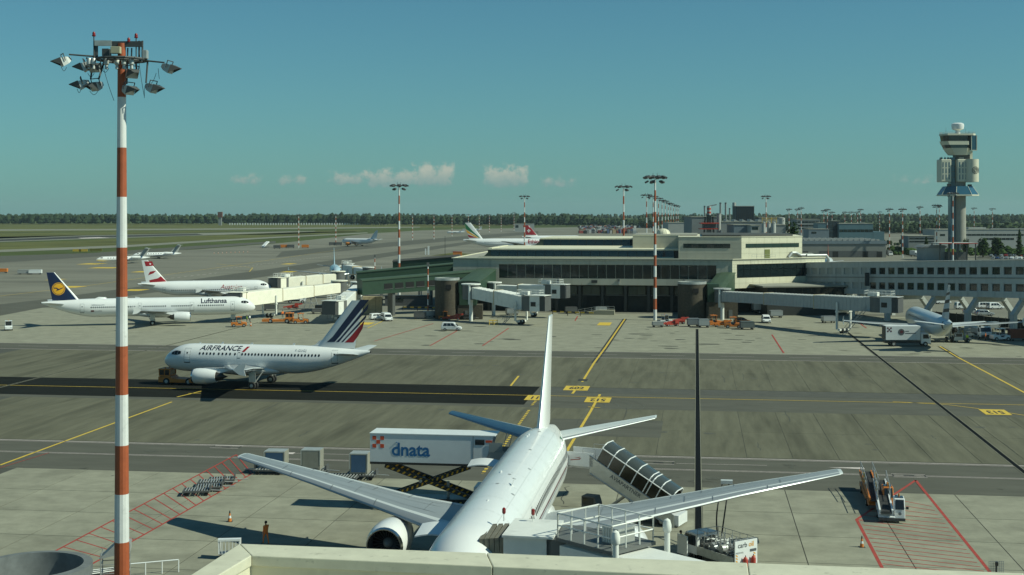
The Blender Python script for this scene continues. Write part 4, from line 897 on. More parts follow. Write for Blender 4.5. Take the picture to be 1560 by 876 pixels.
def mast(px, pyt, Y, htop, group, label, heads=8, arm=1.6, r0=.42, r1=.2, wid=1.0, ped=False):
    z = H-(pyt-HY)*Y/F; t = thing('floodlight_mast', label, 'light mast', ((px-780)*Y/F, Y, 0), 0, group)
    n = 13; b = MB()
    for k in range(n):
        f0, f1 = k/n, (k+1)/n; b.tube((0,0,(z-1.2)*f0),(0,0,(z-1.2)*f1),lerp(r0,r1,f0),lerp(r0,r1,f1),8,(k+1)%2 if n%2 else k%2,caps=False)
    b.build('banded_pole', [MR, MW], t)
    b = MB(); b.path([Vector((arm*.7*cos(2*pi*i/10),arm*.7*sin(2*pi*i/10),z-.8)) for i in range(11)],.09*wid,5)
    for i in range(heads): a = 2*pi*i/heads; b.tube((0,0,z-.8),(arm*1.1*cos(a),arm*1.1*sin(a),z-.6),.06*wid,.06*wid,4)
    b.bz(-.7,.7,-.3,.3,z-1.0,z-.5).tube((-.5,0,z-.6),(-.5,0,z+.3),.05*wid,.05*wid,4).tube((.5,0,z-.6),(.5,0,z+.3),.05*wid,.05*wid,4); b.build('head_frame', GALV, t, kind='stuff')
    b = MB()
    for i in range(heads):
        a = 2*pi*i/heads; c = Vector((arm*1.25*cos(a),arm*1.25*sin(a),z-.7)); b.box(c,(1.0,.75,.45),a,0,.45)
        if i%2: b.box(c*1+Vector((-.4*cos(a),-.4*sin(a),-1.1)),(.9,.7,.42),a,0,.45)
    b.build('floodlights', GALV, t, kind='stuff')
    return t
GM = 'floodlight masts over the apron'
mast(998,265.5,309.8,0,None,'red and white floodlight mast standing in front of the terminal glass',10,1.9)
mast(608,279,396,0,None,'red and white floodlight mast rising behind the green walkways',8,1.9)
mast(799,297,674,0,None,'red and white floodlight mast over the tail of the red finned airliner',8,1.9)
mast(950,281,423,0,None,'red and white floodlight mast over the terminal roof, left of the dome',6,1.9)
mast(1167,297,674,0,None,'red and white floodlight mast between the silos',6,1.7)
mast(1451.6,292,551,0,None,'red and white floodlight mast right in front of the control tower',6,1.7)
mast(1427,311,800,0,None,'red and white floodlight mast just left of the control tower',8,2.0)
for px, py, Y, k in ((985,295,628,0),(995,297.5,700,1),(1003,300.5,770,2),(1008.5,303.5,850,3),(1013.5,305,920,4),(1018,308,1010,5),(1022,309,1080,6),(1026,311,1160,7),(1030,312,1240,8),(1033,313,1320,9)):
    mast(px,py,Y,0,GM,'one of a receding row of thin masts' if False else ['nearest','second','third','fourth','fifth','sixth','seventh','eighth','ninth','farthest'][k]+' mast in the receding row behind the terminal roof',6,1.9,wid=1.6)
for px, py, Y, lb in ((455,326,940,'thin striped mast beyond the red and white tail'),(511.5,326,1037,'thin striped mast left of the grey tail with orange engine'),(628.5,327,1220,'thin striped mast right of the tall mast behind the walkways'),(661,326,1250,'thin striped mast left of the green and yellow tail, by the small jet'),(688.5,327,1420,'thin striped mast by small parked aircraft at the wood edge'),(713.5,326,1500,'thin striped mast above the tip of the green and yellow tail'),(730,326,1650,'thin striped mast over the fuselage with green and yellow tail'),(745.5,326,1700,'thin striped mast in the gap left of the small white building'),(763.5,326,1760,'thin striped mast at the left end of the small white building'),(783,323,1850,'thin striped mast behind the middle of the small white building'),
    (1202,317.5,1000,'thin mast left of the pair above the round tree'),(1215,317.5,1050,'left mast of the pair above the round tree'),(1220.5,315.5,950,'right mast of the pair above the round tree'),(1255,319.5,1000,'left mast above the blue sheds'),(1260.5,318,930,'middle mast above the blue sheds'),(1267.5,322,980,'right mast above the blue sheds, by the black shaft'),(1287,322,1080,'mast behind the left part of the teal office block'),(1297,322,1100,'mast behind the middle of the teal office block'),(1306.5,322,1150,'shorter mast behind the right half of the teal office block'),(1311,318,1000,'taller mast behind the right half of the teal office block'),(1355,317,800,'mast at the right end of the teal office wing'),(1375,317,740,'plain tall mast at the right end of the cargo hall'),(1401.5,314,900,'mast above the low pale office'),(1340,322,1500,'far mast over the wood right of the teal office'),(1484,316,1200,'mast just right of the control tower'),(1512,317,1100,'mast over the right end of the tower building'),(1431,313,1150,'far mast partly behind the control tower lamp mast')):
    mast(px,py,Y,0,None,lb,5,1.5 if Y < 1100 else 1.8,r0=.36,r1=.22,wid=1.7)
for px, py, Y, lb in ((652,400,318,'short red and white pole with box in front of the green walkway'),(571,388,440,'short striped pole behind the white bridge cabs')):
    p = at(px,py,Y); t = thing('marker_pole', lb, 'pole', (p.x,Y,0)); b = MB(); n = 9
    for k in range(n): b.tube((0,0,p.z*k/n),(0,0,p.z*(k+1)/n),.16,.14,8,k%2,caps=False)
    b.build('banded_pole', [MW,MR], t); MB().bz(-.3,.3,-.2,.2,p.z-.9,p.z).build('pole_box', SHUT, t)
# ---------------------------------------------------------------- the wood along the horizon
def clump(b, rng, c, r, hs=1.0, n=7, seg=5):
    """a rough leafy ball: three rings of jittered points"""
    vs = []; fs = []
    rings = 4
    for j in range(1, rings):
        ph = pi*j/rings
        for i in range(n):
            a = 2*pi*(i+.5*(j%2))/n; q = r*rng.uniform(.72,1.22); vs.append((c[0]+q*sin(ph)*cos(a), c[1]+q*sin(ph)*sin(a), c[2]+q*hs*cos(ph)))
    vs += [(c[0],c[1],c[2]+r*hs*rng.uniform(.8,1.2)), (c[0],c[1],c[2]-r*hs*.8)]; T = len(vs)-2
    for j in range(rings-2):
        for i in range(n):
            k = (i+1)%n; fs += [(j*n+i,(j+1)*n+i,j*n+k),(j*n+k,(j+1)*n+i,(j+1)*n+k)]
    for i in range(n): fs += [(T,i,(i+1)%n),(T+1,(rings-2)*n+(i+1)%n,(rings-2)*n+i)]
    b.add(vs, fs)
def leafmat(name, a, c, sc):
    m = bpy.data.materials.new(name); m.use_nodes = True; nt = m.node_tree; N = nt.nodes; L = nt.links; p = N['Principled BSDF']; p.inputs['Roughness'].default_value = .9; p.inputs['Specular IOR Level'].default_value = .15
    tc = N.new('ShaderNodeTexCoord'); no = N.new('ShaderNodeTexNoise'); no.inputs['Scale'].default_value = sc; no.inputs['Detail'].default_value = 6; L.new(tc.outputs['Object'], no.inputs['Vector'])
    cr = N.new('ShaderNodeValToRGB'); L.new(no.outputs[0], cr.inputs[0]); e = cr.color_ramp.elements; e[0].position = .36; e[0].color = (*a,1); e[1].position = .66; e[1].color = (*c,1); L.new(cr.outputs[0], p.inputs['Base Color']); return m
LEAFF = leafmat('wood_foliage', (.018,.034,.018), (.045,.066,.028), .05); LEAFN = leafmat('tree_foliage', (.020,.045,.012), (.06,.10,.022), 1.2)
def wood(name, label, pts, rows, gap, hmin, hmax, seed):
    rng = random.Random(seed); b = MB()
    for (x0,y0),(x1,y1) in zip(pts, pts[1:]):
        L_ = sqrt((x1-x0)**2+(y1-y0)**2); n = int(L_/gap)
        for r in range(rows):
            for i in range(n):
                f = (i+rng.random())/n; x = lerp(x0,x1,f)+rng.uniform(-gap,gap); y = lerp(y0,y1,f)+r*gap*1.7+rng.uniform(-gap,gap)
                h = rng.uniform(hmin,hmax)*(1+.06*sin(x*.011)+.05*sin(x*.037+2))*(1.18 if rng.random() < .025 else 1); w = rng.uniform(.24,.36)*h
                clump(b, rng, (x,y,h*.62), w*1.0, h*.38/w/1.0, 6)
                if r == 0 or rng.random() < .35: clump(b, rng, (x+rng.uniform(-5,5),y-rng.uniform(0,5),h*.30), w*.9, .9, 6)
    o = b.build(name, LEAFF, kind='stuff'); return o
wood('wood', '', [(-2700,2900),(-600,2850),(150,2450)], 6, 7.5, 18, 21, 1)
wood('wood', '', [(150,2450),(330,1800),(560,1480),(1000,1300),(1500,1250)], 10, 8, 10, 14.5, 2)
wood('far_wood', '', [(-3600,4500),(3800,4500)], 3, 24, 19, 23, 3)
wood('far_wood', '', [(300,3000),(2300,2700)], 5, 13, 18, 22, 4)
wood('scrub', '', [(265,1010),(560,930)], 4, 6, 2.5, 5, 6)
def tree(label, px, pyt, pyb, wpx, kind='round', seed=1, Y=None):
    Y = Y or F*H/(pyb-HY); s = Y/F; h = (pyb-pyt)*s if Y == F*H/(pyb-HY) else H-(pyt-HY)*s; r = wpx*s/2
    rng = random.Random(seed); t = thing('tree', label, 'tree', ((px-780)*s, Y, 0))
    tr = MB(); tr.tube((0,0,0),(0,0,h*.45),h*.035,h*.022,7)
    for k in range(6): a = rng.uniform(0,2*pi); tr.tube((0,0,h*(.25+.05*k)),(r*.6*cos(a),r*.6*sin(a),h*(.5+.05*k)),h*.014,h*.006,5)
    tr.build('trunk', mat_bark, t)
    b = MB(); n = 1300
    for k in range(n):
        if kind == 'round':
            a = rng.uniform(0,2*pi); u = rng.uniform(-1,1); q = (rng.random()**.35)*(.82+.25*sin(3*a+seed)*cos(2*u*2)); w = sqrt(1-u*u)*q
            c = Vector((r*w*cos(a), r*w*sin(a), h*.52+h*.47*u*q)); 
        else:
            u = rng.random(); a = rng.uniform(0,2*pi); q = r*(1-u)**.8*rng.uniform(.35,1)*(.8+.25*sin(u*38)); c = Vector((q*cos(a), q*sin(a), h*(.10+.90*u)))
        s_ = r*rng.uniform(.09,.19); M = Matrix.Translation(c) @ Matrix.Rotation(rng.uniform(0,6.3),4,'Z') @ Matrix.Rotation(rng.uniform(-1.1,1.1),4,'X')
        b.add([M @ Vector(p) for p in ((-s_,-s_*.6,0),(s_*.2,-s_,.25*s_),(s_,0,0),(.2*s_,s_*.8,.3*s_),(-.7*s_,s_*.5,0))],[(0,1,2,3,4)])
    b.build('crown', LEAFN, t)
    return t
mat_bark = mat('bark', (.06,.045,.03), .95, var=.2)
tree('big round dark green tree behind the terminal upper storey', 1208, 334.5, 371, 25, seed=1, Y=600)
tree('round tree in front of the tower building, left of the pair', 1497.5, 361, 388, 19, seed=2, Y=745)
tree('round tree in front of the tower building, right of the pair', 1519, 360.5, 388, 21, seed=3, Y=750)
tree('dark conifer at the right edge beside the tower building', 1553, 350, 390, 15, 'cone', seed=4, Y=735)
tree('dark pointed tree left of the tower foot', 1411, 361, 382, 13, 'cone', seed=5, Y=800)
tree('small round tree at the foot of the control tower', 1471, 362, 385, 13, seed=6, Y=760)

rs_ = random.Random(31); b = MB()
for k in range(150):
    px_ = rs_.choice((rs_.uniform(1440,1600), rs_.uniform(1490,1600), rs_.uniform(1355,1440))); Y = rs_.uniform(775,860); x = (px_-780)*Y/F; h = rs_.uniform(1.5,4.2)
    clump(b, rs_, (x,Y,h*.45), h*.75, .75, 7)
b.build('shrubs', LEAFN, kind='stuff')
# ---------------------------------------------------------------- aircraft
AW = mat('aircraft_white', (.74,.745,.735), .28, var=.025, scale=.25, coat=.25)
AWB = mat('aircraft_white_near', (.73,.735,.725), .27, var=.02, scale=.6, coat=.3, stain=(.5,.68,.94))
AB = mat('aircraft_pale_blue', (.42,.55,.62), .28, coat=.2); ASIL = mat('aircraft_silver', (.50,.57,.60), .3, coat=.2)
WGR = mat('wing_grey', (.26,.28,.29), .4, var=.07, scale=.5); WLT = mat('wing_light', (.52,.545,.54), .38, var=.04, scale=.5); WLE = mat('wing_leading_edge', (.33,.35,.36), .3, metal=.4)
WSH = mat('wing_root_panel', (.40,.42,.42), .4, var=.06)
MET = mat('polished_metal', (.62,.62,.60), .18, metal=1.0); HOT = mat('hot_metal', (.07,.062,.055), .45, metal=.5); FAN = mat('fan_blade', (.13,.135,.14), .35, metal=.6)
SEAM = mat('panel_seam', (.25,.27,.28), .6); WIN = mat('cabin_window', (.02,.026,.03), .12); COCK = mat('cockpit_glass', (.010,.012,.014), .05)
NVY = mat('livery_navy', (.010,.020,.065), .3, coat=.2); NVY2 = mat('livery_blue_black', (.012,.018,.04), .3); RED = mat('livery_red', (.32,.014,.022), .35); YL = mat('livery_yellow', (.80,.40,.02), .4); GRN = mat('livery_green', (.02,.16,.06), .4); LIME = mat('livery_lime', (.42,.62,.10), .4); GRYT = mat('livery_grey_text', (.22,.24,.26), .5); ORE = mat('livery_orange', (.75,.24,.02), .4); MAR = mat('livery_maroon', (.10,.02,.03), .4); BLKT = mat('livery_black', (.012,.012,.016), .4)
AF_U = [(0,0),(.012,.32),(.05,.60),(.12,.83),(.18,.93),(.35,1.0),(.6,.80),(.85,.35),(1,.02)]
def airfoil(y, aLE, ch, z, t, xg, tw=0):
    up = [Vector((xg-(aLE+f*ch), y, z+h*t*ch*.62-tw*f*ch)) for f, h in AF_U]; lo = [Vector((xg-(aLE+f*ch), y, z-h*t*ch*.40-tw*f*ch)) for f, h in AF_U[1:-1]][::-1]
    return up+lo
class Plane:
    def __init__(s, name, label, nose, th, L, Rw, Rh, z0, xg, **k):
        s.L, s.R, s.Rh, s.z0, s.xg, s.k = L, Rw, Rh, z0, xg, k; s.th = th; s.nose = Vector((nose[0], nose[1], 0))
        s.h = Vector((cos(th), sin(th), 0)); s.lv = Vector((-sin(th), cos(th), 0)); s.o = s.nose-s.h*xg
        s.ln = k.get('ln', 2.5*Rw); s.at = L-k.get('lt', 5.6*Rw); s.body = k.get('body', AW); s.det = k.get('det', 2)
        s.t = thing(name, label, 'airliner', (s.o.x, s.o.y, 0), th); s.t['category'] = k.get('cat', 'airliner')
    def prof(s, a):
        L, Rr = s.L, s.R
        if a < s.ln:
            q = max(0, a/s.ln); f = (1-(1-q)**2.1)**.60; zc = s.z0-.30*Rr*(1-q)**2
        elif a > s.at:
            q = min(1, (a-s.at)/(L-s.at)); f = 1-(q**1.55)*.92; zc = s.z0+(1-f)*Rr*s.k.get('up', .66)
        else: f = 1; zc = s.z0
        return max(.02, f), zc
    def surf(s, a, th, sg=1, off=0):
        f, zc = s.prof(a); return Vector((s.xg-a, sg*(s.R*f+off)*sin(th), zc+(s.Rh*f+off)*cos(th)))
    def thz(s, a, z):
        f, zc = s.prof(a); return math.acos(max(-1, min(1, (z-zc)/(s.Rh*f))))
    def px(s, px, py, y=0.0):                 # photo pixel -> (a, z) on the plane's own vertical sheet y
        tt = (px-780)/F; p = s.o+s.lv*y; Y = (p.x*s.h.y-p.y*s.h.x)/(tt*s.h.y-s.h.x); w = Vector((tt*Y, Y, 0))
        return s.xg-(w-p).dot(s.h), H-(py-HY)*Y/F
    def fuselage(s, n=40):
        st = [s.ln*q for q in (0,.012,.04,.09,.16,.25,.36,.5,.66,.82,1)] + [lerp(s.ln,s.at,q) for q in (.25,.5,.75,1)] + [lerp(s.at,s.L,q) for q in (.08,.17,.27,.38,.5,.62,.74,.85,.94,1)]
        b = MB(); rings = [[s.surf(a, 2*pi*i/n) for i in range(n)] for a in st]; b.loft(rings)
        s.f = b.build('fuselage', s.body, s.t, smooth=50)
        a = s.L; f, zc = s.prof(a); MB().tube((s.xg-a+.02,0,zc),(s.xg-a-.14,0,zc),s.R*f*.95,s.R*f*.8,12).build('exhaust_cap', HOT, s.t)
        return s
    def patch(s, b, a0, a1, z0, z1, sg, off=.015, na=3, nz=3, mi=0):
        vs = [s.surf(lerp(a0,a1,i/na), s.thz(lerp(a0,a1,i/na), lerp(z0,z1,j/nz)), sg, off) for i in range(na+1) for j in range(nz+1)]
        b.add(vs, [(i*(nz+1)+j,i*(nz+1)+j+1,(i+1)*(nz+1)+j+1,(i+1)*(nz+1)+j) for i in range(na) for j in range(nz)], mi)
    def windows(s, rows, z, w=.25, h=.36, sides=(1,-1)):
        b = MB()
        for sg in sides:
            for a0, a1, n in rows:
                for i in range(n):
                    a = lerp(a0,a1,i/max(1,n-1)); vs = [s.surf(a+w/2*cos(q)*1.08, s.thz(a, z+h/2*sin(q)*1.08), sg, .018) for q in [2*pi*(k+.5)/8 for k in range(8)]]; b.add(vs,[tuple(range(8))])
        b.build('cabin_windows', WIN, s.t, kind='stuff')
    def door(s, a, w, z0, z1, sides=(1,-1), name='cabin_door', th=.05):
        for sg in sides:
            b = MB(); s.patch(b, a-w/2-th, a+w/2+th, z0-th*1.5, z1+th, sg, .010, 3, 5, 1); s.patch(b, a-w/2, a+w/2, z0, z1, sg, .018, 3, 5, 0); s.patch(b, a-.1, a+.1, lerp(z0,z1,.62), lerp(z0,z1,.74), sg, .026, 1, 1, 2)
            s.patch(b, a-w/2-th, a+w/2+th, z0-th*3.2, z0-th*1.4, sg, .012, 3, 1, 2)
            b.build(name, [s.body, SEAM, WIN], s.t)
    def cockpit(s, rows):
        for a0, a1, z0, z1, z2, z3 in rows:            # outline: front bottom, back bottom, back top, front top
            for sg in (1,-1):
                b = MB(); n = 4; vs = []
                for i in range(n+1):
                    q = i/n; a = lerp(a0,a1,q); lo = lerp(z0,z1,q); hi = lerp(z3,z2,q)
                    for j in range(4): vs.append(s.surf(a, s.thz(a, lerp(lo,hi,j/3)), sg, .02))
                b.add(vs,[(i*4+j,i*4+j+1,(i+1)*4+j+1,(i+1)*4+j) for i in range(n) for j in range(3)]); b.build('cockpit_window', COCK, s.t)
    def wing(s, sec, t=.12, tip=None, mats=None, flaps=True):
        """sec: list of (y, aLE, chord, z)"""
        mats = mats or [WLE, WLT, WGR, WLT, WGR]
        mm = [0,0,0,1,2,2,2,3] + [4]*8
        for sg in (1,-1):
            rings = [airfoil(sg*y, a, c, z, t*(1 if i == 0 else .85), s.xg) for i,(y,a,c,z) in enumerate(sec)]
            y,a,c,z = sec[-1]; rings.append(airfoil(sg*(y+.12*c), a+.16*c, c*.80, z+.02, t*.55, s.xg))
            b = MB(); b.loft(rings, lambda k, i: 1 if k == len(rings)-2 else mm[i]); 
            w = b.build('wing', mats, s.t, smooth=35)
            if flaps and s.det > 1:
                for f in (.30,.52,.74):
                    k = f*(len(sec)-1); i = min(int(k), len(sec)-2); q = k-i; y,a,c,z = [lerp(sec[i][m],sec[i+1][m],q) for m in range(4)]; c_ = c*.5
                    b = MB(); b.loft([[Vector((s.xg-(a+c*.55+c_*u), sg*y+rw*cos(p), z-.12*c*.3-rz+rz*sin(p))) for p in [2*pi*m/8 for m in range(8)]] for u, rw, rz in ((0,.02,.02),(.25,.16,.2),(.6,.15,.2),(1.05,.02,.03))]); b.build('flap_fairing', WGR, w, smooth=50)
            if tip == 'fence':
                y,a,c,z = sec[-1]; yy = sg*(y+.12*c)
                b = MB(); b.loft([[Vector((s.xg-(a+x*c), yy+d, z+zz)) for x,zz in ((.05,0),(.55,.75),(1.25,.95),(1.05,0),(1.2,-.75),(.6,-.6))] for d in (-.035,.035)]); b.build('wingtip_fence', s.body, w)
            if s.det > 1:
                b = MB(); y,a,c,z = sec[0]; y2,a2,c2,z2 = sec[1]
                for f in (.35,.45,.55): b.tube(lerp(Vector((s.xg-(a+c*.2),sg*y,z+.5)),Vector((s.xg-(a2+c2*.2),sg*y2,z2+.4)),f),lerp(Vector((s.xg-(a+c*.2),sg*y,z+.6)),Vector((s.xg-(a2+c2*.2),sg*y2,z2+.5)),f),.05,.05,5)
        return s
    def fairing(s, a0, a1, w, zb, zt):
        b = MB(); rings = []
        for q in (0,.08,.2,.4,.6,.8,.92,1):
            a = lerp(a0,a1,q); e = sin(pi*(.04+.92*q))**.5; rings.append([Vector((s.xg-a, w*e*sin(p)*1.0, lerp(s.z0-s.Rh*.75, zb if cos(p) < 0 else zt, e)*1.0 if abs(cos(p)) > .99 else lerp(s.z0-s.Rh*.75, (zb+zt)/2+(zt-zb)/2*cos(p), e))) for p in [2*pi*m/20 for m in range(20)]])
        b.loft(rings); b.build('belly_fairing', s.body, s.t, smooth=60)
    def engine(s, a, y, z, r, l, col=None, hot=True, core=True, pyl=None, pw=.2):
        col = col or s.body
        for sg in (1,-1):
            M = Matrix.Translation((s.xg-a, sg*y, z)) @ Matrix.Rotation(pi,4,'Z')
            n = 28 if s.det > 1 else 14
            e = MB().lathe([(r*.88,.06*l),(r*.96,.14*l),(r,.32*l),(r*.98,.55*l),(r*.86,.82*l),(r*.74,l),(r*.66,l),(r*.6,.7*l)], n, M).build('engine', col, s.t, smooth=50)
            MB().lathe([(r*.76,.05*l),(r*.79,.0),(r*.84,.0),(r*.885,.062*l)], n, M).build('inlet_lip', MET, e, smooth=60)
            MB().lathe([(r*.765,.04*l),(r*.74,.15*l),(r*.75,.32*l)], n, M).build('inlet_duct', GREY if s.det < 2 else DGREY, e, smooth=60)
            MB().disc((.30*l,0,0), r*.76, 'x', n).xf(M).build('fan_backing', DARK, e)
            if s.det > 1:
                b = MB()
                for i in range(24):
                    q = 2*pi*i/24; vs = [Vector((.27*l+dx, rr*cos(q+dq), rr*sin(q+dq))) for rr,dq,dx in ((r*.24,0,0),(r*.74,.05,.05),(r*.74,.20,-.10),(r*.24,.22,-.06))]; b.add(vs,[(0,1,2,3)])
                b.xf(M).build('fan', FAN, e, kind='stuff')
            MB().lathe([(.001,.16*l),(r*.1,.18*l),(r*.2,.23*l),(r*.26,.29*l)], 14, M).build('spinner', GREY, e, smooth=60)
            MB().lathe([(r*.62,.85*l),(r*.56,1.02*l),(r*.44,1.22*l),(r*.40,1.24*l),(r*.30,1.2*l),(r*.16,1.35*l),(.01,1.46*l)], 18, M).build('exhaust_nozzle', HOT, e, smooth=50)
            p = pyl or (.12*l, 1.5*l, .55)
            b = MB(); top = z+r*1.0+(p[2] if len(p) == 3 else 0)
            if len(p) > 3: b.loft([[Vector((s.xg-a-x, sg*y+d, zz)) for x,zz in p] for d in (-pw,pw)])
            else: b.loft([[Vector((s.xg-a-x, sg*y+d*w, zz)) for x,zz,w in ((p[0]+.15*l,z+r*.92,.5),(p[0]+.45*l,top,.5),(p[1],top+.1,1),(p[1]+.3*l,z+r*.9,.4),(l*1.05,z+r*.35,1))] for d in (-pw,pw)]); b.build('pylon', s.body, e)
        return s
    def fin(s, pts, zr, zt, t=.10, mats=None, decals=()):
        """pts: root LE, root TE, tip LE, tip TE as distances from the nose"""
        rl, rt, tl, tt = pts; s.fp = (rl,rt,tl,tt,zr,zt,t); fr = [f for f,_ in AF_U]
        def ring(q):
            a0 = lerp(rl,tl,q); c = lerp(rt,tt,q)-a0; z = lerp(zr,zt,q); tk = t*lerp(1,.75,q)
            return [Vector((s.xg-a0-f*c, h*tk*c*.5, z)) for f,h in AF_U]+[Vector((s.xg-a0-f*c, -h*tk*c*.5, z)) for f,h in AF_U[1:-1]][::-1]
        b = MB(); b.loft([ring(q) for q in (0,.2,.4,.6,.8,.97,1)]); s.fn = b.build('fin', mats or s.body, s.t, smooth=40)
        if s.det: 
            b = MB(); rl2 = rl-.16*(rt-rl); b.loft([[Vector((s.xg-rl2-x, w, zz)) for w in (-wd,wd)] for x, zz, wd in ((0,zr-.15,.03),((rl-rl2)+.15*(rt-rl),zr+.16*(zt-zr),.05))]+[[Vector((s.xg-rl-.3*(rt-rl), w, zr)) for w in (-.12,.12)]]) if False else None
        return s
    def finy(s, a, z):
        rl,rt,tl,tt,zr,zt,t = s.fp; q = (z-zr)/(zt-zr); a0 = lerp(rl,tl,q); c = lerp(rt,tt,q)-a0; f = max(0,min(1,(a-a0)/c))
        for (f0,h0),(f1,h1) in zip(AF_U,AF_U[1:]):
            if f0 <= f <= f1: return lerp(h0,h1,(f-f0)/(f1-f0))*t*lerp(1,.75,max(0,min(1,q)))*c*.5
        return .01
    def decal(s, name, polys, m, on='fin', sides=(1,-1), off=.02, cuts=4, parent=None):
        """polys in (a,z); draped on the fin or the fuselage"""
        b = MB()
        for poly in polys:
            bm = bmesh.new(); vs = [bm.verts.new((p[0],p[1],0)) for p in poly]; bm.faces.new(vs); bmesh.ops.triangulate(bm, faces=bm.faces[:])
            if cuts: bmesh.ops.subdivide_edges(bm, edges=bm.edges[:], cuts=cuts, use_grid_fill=True)
            bmesh.ops.triangulate(bm, faces=bm.faces[:]); bm.verts.index_update()
            for sg in sides:
                P_ = []
                for v in bm.verts:
                    a, z = v.co.x, v.co.y
                    P_.append(Vector((s.xg-a, sg*(s.finy(a,z)+off), z)) if on == 'fin' else s.surf(a, s.thz(a,z), sg, off))
                b.add(P_, [tuple(v.index for v in f.verts) for f in bm.faces])
            bm.free()
        b.build(name, m, parent or (s.fn if on == 'fin' else s.t))
    def text(s, txt, ac, zc, size, m, sides=(1,), bold=.0, shear=0, name='lettering', stretch=1.0, spacing=1.0):
        t = text_mb(txt, size, bold, shear, spacing); bm = bmesh.new(); vs = [bm.verts.new(v) for v in t.v]
        for f in t.f:
            try: bm.faces.new([vs[i] for i in f])
            except ValueError: pass
        bmesh.ops.triangulate(bm, faces=bm.faces[:]); bmesh.ops.subdivide_edges(bm, edges=[e for e in bm.edges if e.calc_length() > size*.25], cuts=2); bmesh.ops.triangulate(bm, faces=[f for f in bm.faces if len(f.verts) > 3]); bm.verts.index_update()
        b = MB()
        for sg in sides:
            b.add([s.surf(ac+sg*v.co.x*stretch, s.thz(ac+sg*v.co.x*stretch, zc+v.co.y), sg, .028) for v in bm.verts], [tuple(v.index for v in f.verts) for f in bm.faces])
        bm.free(); return b.build(name, m, s.t)
    def stab(s, rl, rc, semi, tl, tc, z, dz, y0=.3, t=.10):
        for sg in (1,-1):
            MB().loft([airfoil(sg*y0, rl, rc, z, t, s.xg), airfoil(sg*semi, tl, tc, z+dz, t*.8, s.xg), airfoil(sg*(semi+.1), tl+.2*tc, tc*.75, z+dz, t*.4, s.xg)], lambda k,i: [0,0,1,1,1,1,1,1][i] if i < 8 else 1).build('tailplane', [WLE, s.k.get('stabm', WLT)], s.t, smooth=35)
        return s
    def gear(s, a, ys, r, w, bog=1, track=.5, zs=1.6, name='main_gear'):
        for y in ys:
            g = MB(); g.tube((s.xg-a,y,r*.8),(s.xg-a,y,s.z0-s.Rh*.6),.16*r/.55,.2*r/.55,10); g.tube((s.xg-a-.1,y,r*1.3),(s.xg-a-zs,y*.8,s.z0-s.Rh*.7),.08,.08,6)
            g.tube((s.xg-a,y-track,r),(s.xg-a,y+track,r),.1,.1,8)
            if bog > 1: g.bz(s.xg-a-.75,s.xg-a+.75,y-.12,y+.12,r-.12,r+.14)
            if s.det > 1: g.bz(s.xg-a-.5,s.xg-a+.5,y-.03+ (.35 if y > 0 else -.35 if y < 0 else 0),y+.03+(.35 if y > 0 else -.35 if y < 0 else 0),r+.5,s.z0-s.Rh*.75)
            o = g.build(name, ALU, s.t)
            for k in range(bog):
                dx = 0 if bog == 1 else (k-.5)*1.4
                for q in (-1,1):
                    x = s.xg-a+dx; yy = y+q*track
                    wh = MB().lathe([(r*.45,-w/2),(r*.9,-w/2),(r,-w*.3),(r,w*.3),(r*.9,w/2),(r*.45,w/2)],18,Matrix.Translation((x,yy,r)) @ Matrix.Rotation(pi/2,4,'Z')).build('wheel', RUB, o, smooth=50)
                    MB().lathe([(.01,-w*.42),(r*.3,-w*.5),(r*.47,-w*.4),(r*.47,w*.4),(r*.3,w*.5),(.01,w*.42)],12,Matrix.Translation((x,yy,r)) @ Matrix.Rotation(pi/2,4,'Z')).build('rim', ALU, wh, smooth=50)
    def antennas(s, spots):
        b = MB()
        for a, l, h in spots: f, zc = s.prof(a); z = zc+s.Rh*f; b.loft([[Vector((s.xg-a+x, d, zz)) for x,zz in ((l/2,z-.05),(-l/2,z-.05),(-l/2-.1,z+h),(-l*.1,z+h))] for d in (-.025,.025)])
        b.build('antennas', s.body, s.t, kind='stuff')
def a320(name, label, nose, th, L, xg, h, det=2, body=AW, n_win=None, z0=4.0, engcol=None, fence=True, cols=None, fin_m=None, span=17.05):
    p = Plane(name, label, nose, th, L, 1.975, 2.07, z0, xg, body=body, det=det, ln=4.7, lt=11.2, up=.72)
    p.fuselage(40 if det > 1 else 20)
    rl = xg-5.9; wz = z0-1.25
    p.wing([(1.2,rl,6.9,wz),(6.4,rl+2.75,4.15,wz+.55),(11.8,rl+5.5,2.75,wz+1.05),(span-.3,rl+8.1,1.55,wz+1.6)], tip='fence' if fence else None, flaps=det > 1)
    p.fairing(rl-1.8, rl+9.5, 2.25, z0-2.5, z0-.6)
    p.engine(xg-8.3, 5.75, z0-2.0, 1.15, 3.6, engcol, pyl=(.2,5.0,.05))
    p.fin((L-8.1,L-2.3,L-2.75,L-1.05), z0+1.75, h, mats=fin_m)
    p.stab(L-5.3, 3.7, 6.2, L-2.2, 1.45, z0+.85, .75)
    if det:
        p.gear(xg, (3.8,-3.8), .58, .42, zs=1.2); p.gear(5.1, (0,), .38, .25, track=.25, zs=-1.0, name='nose_gear')
        p.cockpit([(1.62,2.15,z0+.52,z0+.50,z0+1.05,z0+.80),(2.2,2.72,z0+.50,z0+.52,z0+1.12,z0+1.08),(2.78,3.3,z0+.55,z0+.68,z0+1.02,z0+1.12)])
    return p
HD = lambda v: atan2(v[1], v[0])
